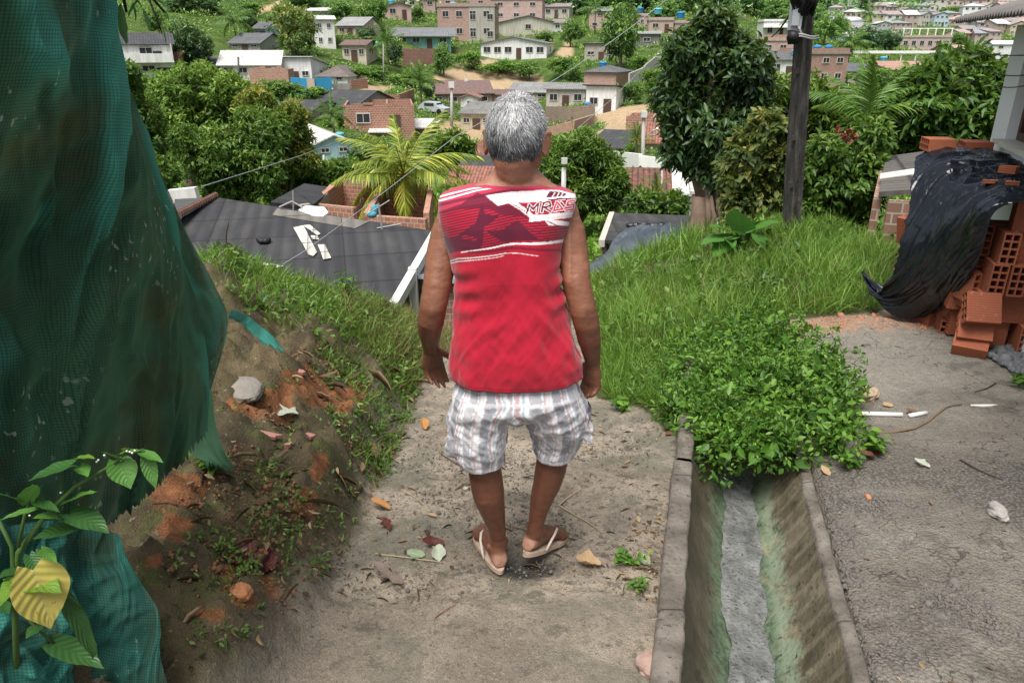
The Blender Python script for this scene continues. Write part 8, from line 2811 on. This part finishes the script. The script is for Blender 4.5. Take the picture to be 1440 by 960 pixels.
M_CABLE = m_plain('grey_cable', (.30, .31, .33), .5, .2)
cable([(1010, -60, 12.0), (935, 2, 11.5), (800, 100, 11.0), (640, 192, 10.5), (430, 352, 10.0), (280, 436, 9.2)], 'long pale cable slanting down across the valley to the black roof', .005, None, .02)
cable([(1180, -40, 9.0), (1122, 10, 8.1)], 'short dark cable running off the top of the utility pole to the right', .012, M_BLACKC)
cable([(1085, 52, 14.0), (1120, 5, 8.3)], 'dark cable dropping from the utility pole behind the tall dark tree', .012, M_BLACKC, .05)
cable([(285, 262, 16.0), (420, 220, 22.0), (520, 182, 40.0)], 'thin grey cable passing over the yellowing tree', .012)
cable([(790, 268, 20.4), (850, 276, 18.0), (960, 280, 14.0)], 'thin dark cable from the meter post into the round bright tree', .012, M_BLACKC, .15)
cable([(980, 20, 60.0), (860, 140, 60.0), (790, 200, 50.0)], 'fine cable in front of the white cottage', .02)
cable([(1340, 68, 7.4), (1440, 78, 5.2)], 'upper thin wire across the white wall of the near house', .004, M_BLACKC, .02)
cable([(1335, 88, 7.4), (1380, 92, 6.4), (1440, 106, 5.3)], 'middle thin wire across the white wall of the near house', .004, M_BLACKC, .03)
cable([(1330, 108, 7.4), (1380, 112, 6.3), (1440, 121, 5.3)], 'lowest thin wire across the white wall of the near house', .004, M_BLACKC, .03)
# ------------------------------------------------------------------ litter on the ground
gl = np.random.default_rng(12)
BVG = None


def gpt(px, py, lift=.004):
    p = hit(px, py, 1.0, 20.)
    # follow the modelled ground sheet, not only the smooth height
    r_ = scene_ray(px, py)
    if r_ is not None: p = r_
    return p + Vector((0, 0, lift))


_gt = []
for ob in COL.objects:
    if ob.name in ('ground', 'footpath', 'road'):
        me = ob.data; n = len(me.vertices); co = np.empty(n * 3); me.vertices.foreach_get('co', co)
        _gt.append(BVHTree.FromPolygons([tuple(c) for c in co.reshape(-1, 3)], [tuple(p.vertices) for p in me.polygons]))


def scene_ray(px, py):
    o = Vector((0, 0, CZ)); d = (at(px, py, 10.) - o).normalized(); best = None
    for t_ in _gt:
        h_ = t_.ray_cast(o, d)
        if h_[0] is not None and (best is None or h_[3] < best[1]): best = (h_[0], h_[3])
    return best[0] if best else None


def leaf_mat(c0, c1, vein): return bigleaf_mat('fallen_leaf', c0, c1, vein, .55, tuple(c * .5 for c in c0))


LM = {'orange': leaf_mat((.42, .17, .05), (.55, .30, .10), (.35, .15, .06)), 'brown': leaf_mat((.13, .06, .03), (.22, .11, .06), (.25, .14, .08)), 'maroon': leaf_mat((.075, .016, .014), (.16, .04, .03), (.05, .02, .02)),
      'green': leaf_mat((.22, .30, .17), (.32, .40, .25), (.42, .48, .34)), 'tan': leaf_mat((.40, .26, .13), (.55, .38, .22), (.3, .2, .1)), 'pale': leaf_mat((.42, .48, .36), (.52, .56, .44), (.55, .6, .5)), 'grey': leaf_mat((.20, .15, .12), (.30, .24, .20), (.14, .1, .08))}


def fallen(px, py, L_, W_, rz, col, label, tilt=.15, curl=.3, group=None):
    p = gpt(px, py, .006)
    o_ = np.array([0, 0, 0])
    V, Fc, uv = big_leaf((0, -L_ / 2, 0), (0, L_ / 2, L_ * tilt * .3), W_, -curl * .4, curl, False, 7, 9, up=(0, 0, 1))
    wob = vnoise(np.stack([V[:, 1] * 60, np.sign(V[:, 0]) * 3.0, np.full(len(V), px * .37)], 1), 1.0, 3, 5)
    V[:, 0] *= 1 + .7 * wob; V[:, 2] += .10 * L_ * vnoise(V, 22, 3, px % 17)
    V[:, 2] -= V[:, 2].min()
    V[:, 2] += .004 * np.sin(V[:, 0] * 160) + .0045
    o = link('fallen_leaf', np_mesh('fallen_leaf', V, Fc, LM[col], uv=uv), None, p); o.rotation_euler = (R(gl.uniform(-6, 6)), R(gl.uniform(-10, 10)), rz)
    return tag(o, label, 'leaf', group)


fallen(535, 716, .09, .055, 1.2, 'orange', 'bright orange leaf on the footpath left of the planted foot', .2, .5)
fallen(545, 742, .07, .04, .5, 'maroon', 'small dark red leaf just below the bright orange one', .2, .5)
fallen(610, 768, .085, .05, 1.7, 'maroon', 'dark red leaf touching two pale green ones near the left flip-flop', .2, .6)
fallen(585, 782, .07, .05, 1.4, 'green', 'pale green leaf left of the dark red leaf near the left flip-flop')
fallen(617, 781, .08, .055, .2, 'pale', 'pale green leaf directly under the dark red leaf near the left flip-flop')
fallen(828, 797, .09, .06, 1.5, 'tan', 'curled tan leaf to the right of the lifted foot', .2, .7)
fallen(598, 602, .085, .045, .3, 'orange', 'curled rusty leaf where the bank meets the footpath', .3, .7)
fallen(522, 640, .10, .05, .8, 'brown', 'curled brown leaf at the bottom edge of the bank', .3, .8)
fallen(545, 815, .15, .05, .95, 'grey', 'long grey dead leaf on the near part of the footpath', .2, .4)
fallen(345, 790, .13, .09, 1.3, 'maroon', 'large purple and red leaf on the mossy bank', .3, .6)
fallen(372, 796, .10, .07, .3, 'maroon', 'crumpled dark red leaf overlapping the large purple one', .3, .7)
fallen(398, 584, .13, .10, 1.5, 'pale', 'pale grey-green leaf lying on the bare clay of the bank', .05, .15)
fallen(452, 562, .09, .05, 1.5, 'brown', 'brown leaf on the bank above the clay patch', .2, .5)
fallen(300, 655, .07, .05, .9, 'maroon', 'wine red leaf beside the torn net tail', .3, .5)
fallen(905, 790, .06, .04, .8, 'green', 'green and red leaf by the weeds beside the left kerb')
fallen(880, 560, .05, .03, 1.9, 'green', 'small green leaf at the grass edge of the footpath')
fallen(1215, 645, .10, .06, 1.7, 'brown', 'brown leaf under the low round weed on the road', .2, .5)
fallen(1232, 640, .05, .035, .4, 'maroon', 'dark red leaf in the shadow of the low round weed', .2, .5)
fallen(1296, 655, .07, .06, .6, 'pale', 'lone pale green leaf on the road')
fallen(1282, 583, .06, .04, 1.1, 'brown', 'dark dry leaf lying over the white pipe', .3, .7)
fallen(1248, 572, .05, .035, 1.1, 'tan', 'tan leaf beside the round stone on the road')
fallen(975, 620, .06, .04, 1.4, 'orange', 'orange leaf caught at the left rim of the ditch under the weeds')
fallen(1160, 665, .06, .035, .4, 'tan', 'yellowish leaf on the corner of the ditch under the weeds')
fallen(940, 612, .05, .03, 2.2, 'brown', 'brown leaf near the far end of the left kerb')


def twig(pts, r_, label, mat=None, group=None):
    P3 = [gpt(x, y, .006) for x, y in pts]
    c = sum(P3, Vector()) / len(P3)
    C2 = catmull([tuple(p - c) for p in P3], 10)
    C2[:, 2] += .002 * gl.random(10)
    b = MB(); b.tube(C2, [r_ * (1 - .5 * i / 9) for i in range(10)], 5)
    return tag(b.build('twig', mat or M_TWIG, None, True, c), label, 'twig', group)


M_STRAW = m_plain('straw', (.42, .33, .19), .8, .2, 20)
twig([(786, 712), (800, 700), (819, 688)], .003, 'straw stalk pointing away to the right of the lifted foot', M_STRAW)
twig([(786, 712), (805, 724), (830, 738), (848, 751)], .003, 'straw stalk bent towards the kerb right of the lifted foot', M_STRAW)
twig([(528, 780), (575, 786), (622, 792)], .003, 'long straw stalk under the pale green leaves', M_STRAW)
twig([(395, 796), (440, 798), (480, 802)], .0035, 'reddish twig across the foot of the bank', m_plain('red_twig', (.20, .08, .05), .8, .3))
twig([(640, 690), (656, 680), (664, 684)], .003, 'short forked twig between the legs of the person')
twig([(620, 640), (645, 655), (668, 668)], .0028, 'thin dark twig left of the planted calf', m_plain('dark_twig', (.06, .045, .035), .9, .3))
twig([(712, 740), (736, 746), (752, 752)], .0028, 'thin twig between the two feet')
twig([(600, 672), (624, 676), (650, 674)], .0022, 'fine root lying on the path left of the planted foot')
twig([(565, 690), (590, 705), (605, 724)], .0022, 'thin bent straw near the bright orange leaf', M_STRAW)
twig([(612, 870), (626, 860), (640, 852)], .0022, 'short reddish stem on the near end of the footpath', m_plain('red_twig', (.20, .08, .05), .8, .3))
twig([(745, 612), (760, 640), (765, 655)], .002, 'fine twig behind the raised leg')
twig([(1200, 612), (1285, 604), (1330, 574), (1352, 570)], .007, 'long brown stick across the road behind the white pipe')
twig([(1350, 648), (1380, 664), (1410, 676)], .004, 'thin dark stick on the road above the lone grey stone', m_plain('dark_twig', (.06, .045, .035), .9, .3))
twig([(1400, 540), (1385, 548), (1370, 552)], .004, 'short dark twig beside the gravel heap', m_plain('dark_twig', (.06, .045, .035), .9, .3))
twig([(250, 712), (235, 710), (215, 711)], .004, 'dark stick stuck across bare clay below the leafy plant', m_plain('dark_twig', (.06, .045, .035), .9, .3))
for i, (pts, lb) in enumerate([([(330, 372), (318, 340), (322, 310)], 'bare dark branch rising at the left end of the bank against the black roof'), ([(344, 376), (336, 352), (312, 338)], 'bare dark branch leaning left in front of the black roof'), ([(322, 362), (334, 345), (350, 336)], 'bare dark branch leaning right in front of the black roof')]):
    base = hit(pts[0][0], pts[0][1], 1., 9.); P3 = [base] + [at(x, y, base.y) for x, y in pts[1:]]
    b = MB(); b.tube(catmull([tuple(p - base) for p in P3], 8), [.008 - .0008 * j for j in range(8)], 6)
    tag(b.build('dead_branch', m_plain('dark_twig', (.06, .045, .035), .9, .3), None, True, base), lb, 'branch')


def stone(px, py, r_, label, mat, seed, sq=(1, .8, .6), name='stone', dz=0):
    p = gpt(px, py, r_ * sq[2] * .55 + dz)
    v, f = ellipsoid((0, 0, 0), (1, 1, 1), None, 18, 12)
    v = np.array([tuple(q) for q in v]); n_ = vnoise(v, 1.3, 4, seed)
    v = v * (1 + (.16 if sq[2] < .46 else .28) * n_)[:, None] * r_ * np.array(sq)
    b = MB(); b.add(v.tolist(), f)
    o = b.build(name, mat, None, False, p); o.rotation_euler = (0, 0, gl.uniform(0, 6))
    return tag(o, label, 'stone')


stone(1218, 560, .075, 'rounded buff stone on the road behind the white pipe', m_plain('buff_stone', (.36, .27, .19), .9, .3, 20), 3, (1, .75, .6))
stone(1402, 724, .055, 'pale grey stone alone on the near part of the road', m_plain('grey_stone', (.30, .28, .26), .9, .4, 25), 4, (1, .6, .5))
stone(346, 548, .085, 'flat grey slab of broken concrete on the bank at the foot of the net', m_plain('grey_concrete_lump', (.21, .19, .165), .95, .35, 14), 5, (1.25, .8, .42), 'concrete_slab', -.02)
stone(912, 940, .045, 'small pinkish broken block at the near end of the left kerb', m_plain('pink_stone', (.32, .22, .18), .9, .3, 20), 6, (1, .8, .7))
stone(1220, 700, .018, 'small orange pebble on the gritty road', m_plain('orange_stone', (.42, .2, .1), .8, .3, 20), 7, (1, .7, .6))
stone(340, 838, .034, 'lump of orange clay at the foot of the mossy bank', m_plain('orange_clay', (.34, .15, .07), .95, .35, 25), 8, (1, .9, .7), 'clay_lump')
stone(655, 688, .014, 'small pale pebble on the path near the planted leg', m_plain('pale_stone', (.42, .38, .32), .8, .3, 20), 9, (1, .7, .6))
M_SHARD = m_plain('pinkish_tile', (.30, .15, .12), .85, .25, 20)
TGp = 'tile shards on the bank'
for px, py, sx, sy, rz, lb in [(380, 614, .11, .05, -.2, 'longer pinkish tile shard on the bank under the pale leaf'), (434, 616, .07, .04, .1, 'pinkish tile shard on the bank, right of the longer one'), (424, 526, .07, .04, -.6, 'grey-brown tile shard near the top of the clay patch'), (405, 628, .04, .03, .3, 'smallest tile shard below the other two on the bank')]:
    p = gpt(px, py, .004); shard('tile_shard', p, (sx, sy, .014), rz, lb, M_SHARD, 'tile shard', gl, TGp, .12)
M_PIPE = m_plain('white_plastic_pipe', (.70, .69, .66), .5, .1)


def pipe(a, b_, r_, label):
    p, q = gpt(*a, r_), gpt(*b_, r_)
    m_ = MB(); c = (p + q) / 2; m_.tube([p - c, q - c], r_, 12)
    return tag(m_.build('pipe', M_PIPE, None, True, c), label, 'pipe')


pipe((1202, 584), (1268, 586), .012, 'white plastic pipe lying on the road, longer piece')
pipe((1278, 587), (1302, 583), .011, 'short white plastic pipe end beyond the dark dry leaf')
p = gpt(1383, 571, .004)
shard('plastic_strip', p, (.17, .035, .006), .1, 'white plastic strip lying on the road near the right edge', M_PIPE, 'plastic scrap', gl)
p = gpt(1260, 610, .004)
M_BLKP = m_plain('black_plastic_scrap', (.012, .013, .014), .4, .3)
o = drape('plastic_scrap', [[(388, 446, 4.2), (420, 440, 4.3), (452, 448, 4.2)], [(390, 456, 4.1), (420, 452, 4.15), (450, 458, 4.1)]], 30, 14, M_BLKP, None, .3, 91)
tag(o, 'scrap of black plastic half buried on top of the bank', 'plastic scrap')

# crumbled leaves, straws and bits of bark strewn about
def flakes(name, pts, ln, wd, mats, label, flat=.25):
    n = len(pts)
    D = np.stack([gl.normal(size=n), gl.normal(size=n), gl.normal(size=n) * flat * .5], 1); N = np.array([0, 0, 1.]) + flat * gl.normal(size=(n, 3))
    s_ = ln * gl.lognormal(0, .4, n)
    V, Fc = scatter(LEAF8[0], LEAF8[1], pts + np.array([0, 0, .007]), basis(D, N), np.stack([s_ * wd, s_, s_ * 1.5], 1))
    return tag(link(name, np_mesh(name, V, Fc, mats, {'shade': np.repeat(gl.random(n), 9)})), label, kind='stuff')


G_LITTER = m_leaf('leaf_litter', (.055, .032, .018), (.15, .09, .05), (.36, .26, .15), .8, .1)
PATHP = [(500, 720), (600, 560), (640, 480), (700, 560), (860, 570), (930, 600), (930, 700), (900, 960), (300, 960), (430, 840)]
flakes('litter', ground_pts_in(PATHP, 330, 1.4, 6, -1.2, .9, gl), .018, .38, G_LITTER, 'small bits of dead leaf strewn over the footpath')
flakes('litter', ground_pts_in([(880, 740), (932, 720), (925, 870), (900, 900), (870, 850)], 120, 1.4, 3, .2, .8, gl), .018, .5, G_LITTER, 'dead leaf bits gathered beside the left kerb')
flakes('litter', ground_pts_in(PATHP, 260, 1.4, 6, -1.2, .9, gl), .035, .045, G_LITTER, 'short straws strewn over the footpath', .1)
flakes('litter', ground_pts_in(BK, 500, 1.4, 6.5, -2.4, -.4, gl), .026, .4, G_LITTER, 'dead leaves and bark on the left bank', .6)
flakes('litter', ground_pts_in(BK, 420, 1.4, 6.5, -2.4, -.4, gl), .07, .04, G_LITTER, 'root ends and straws poking out of the left bank', .7)
flakes('litter', ground_pts_in([(1160, 650), (1240, 600), (1430, 560), (1440, 700), (1440, 960), (1230, 960)], 120, 1.4, 5, .9, 3.4, gl), .014, .4, G_LITTER, 'dead leaf bits scattered over the road')
tag(blades('dry_grass', ground_pts_in(SLOPE, 1800, 3.6, 12.5, .2, 5, gl), .30, .007, G_DRY, .6, None, gl), 'dead stalks among the long green grass', kind='stuff')
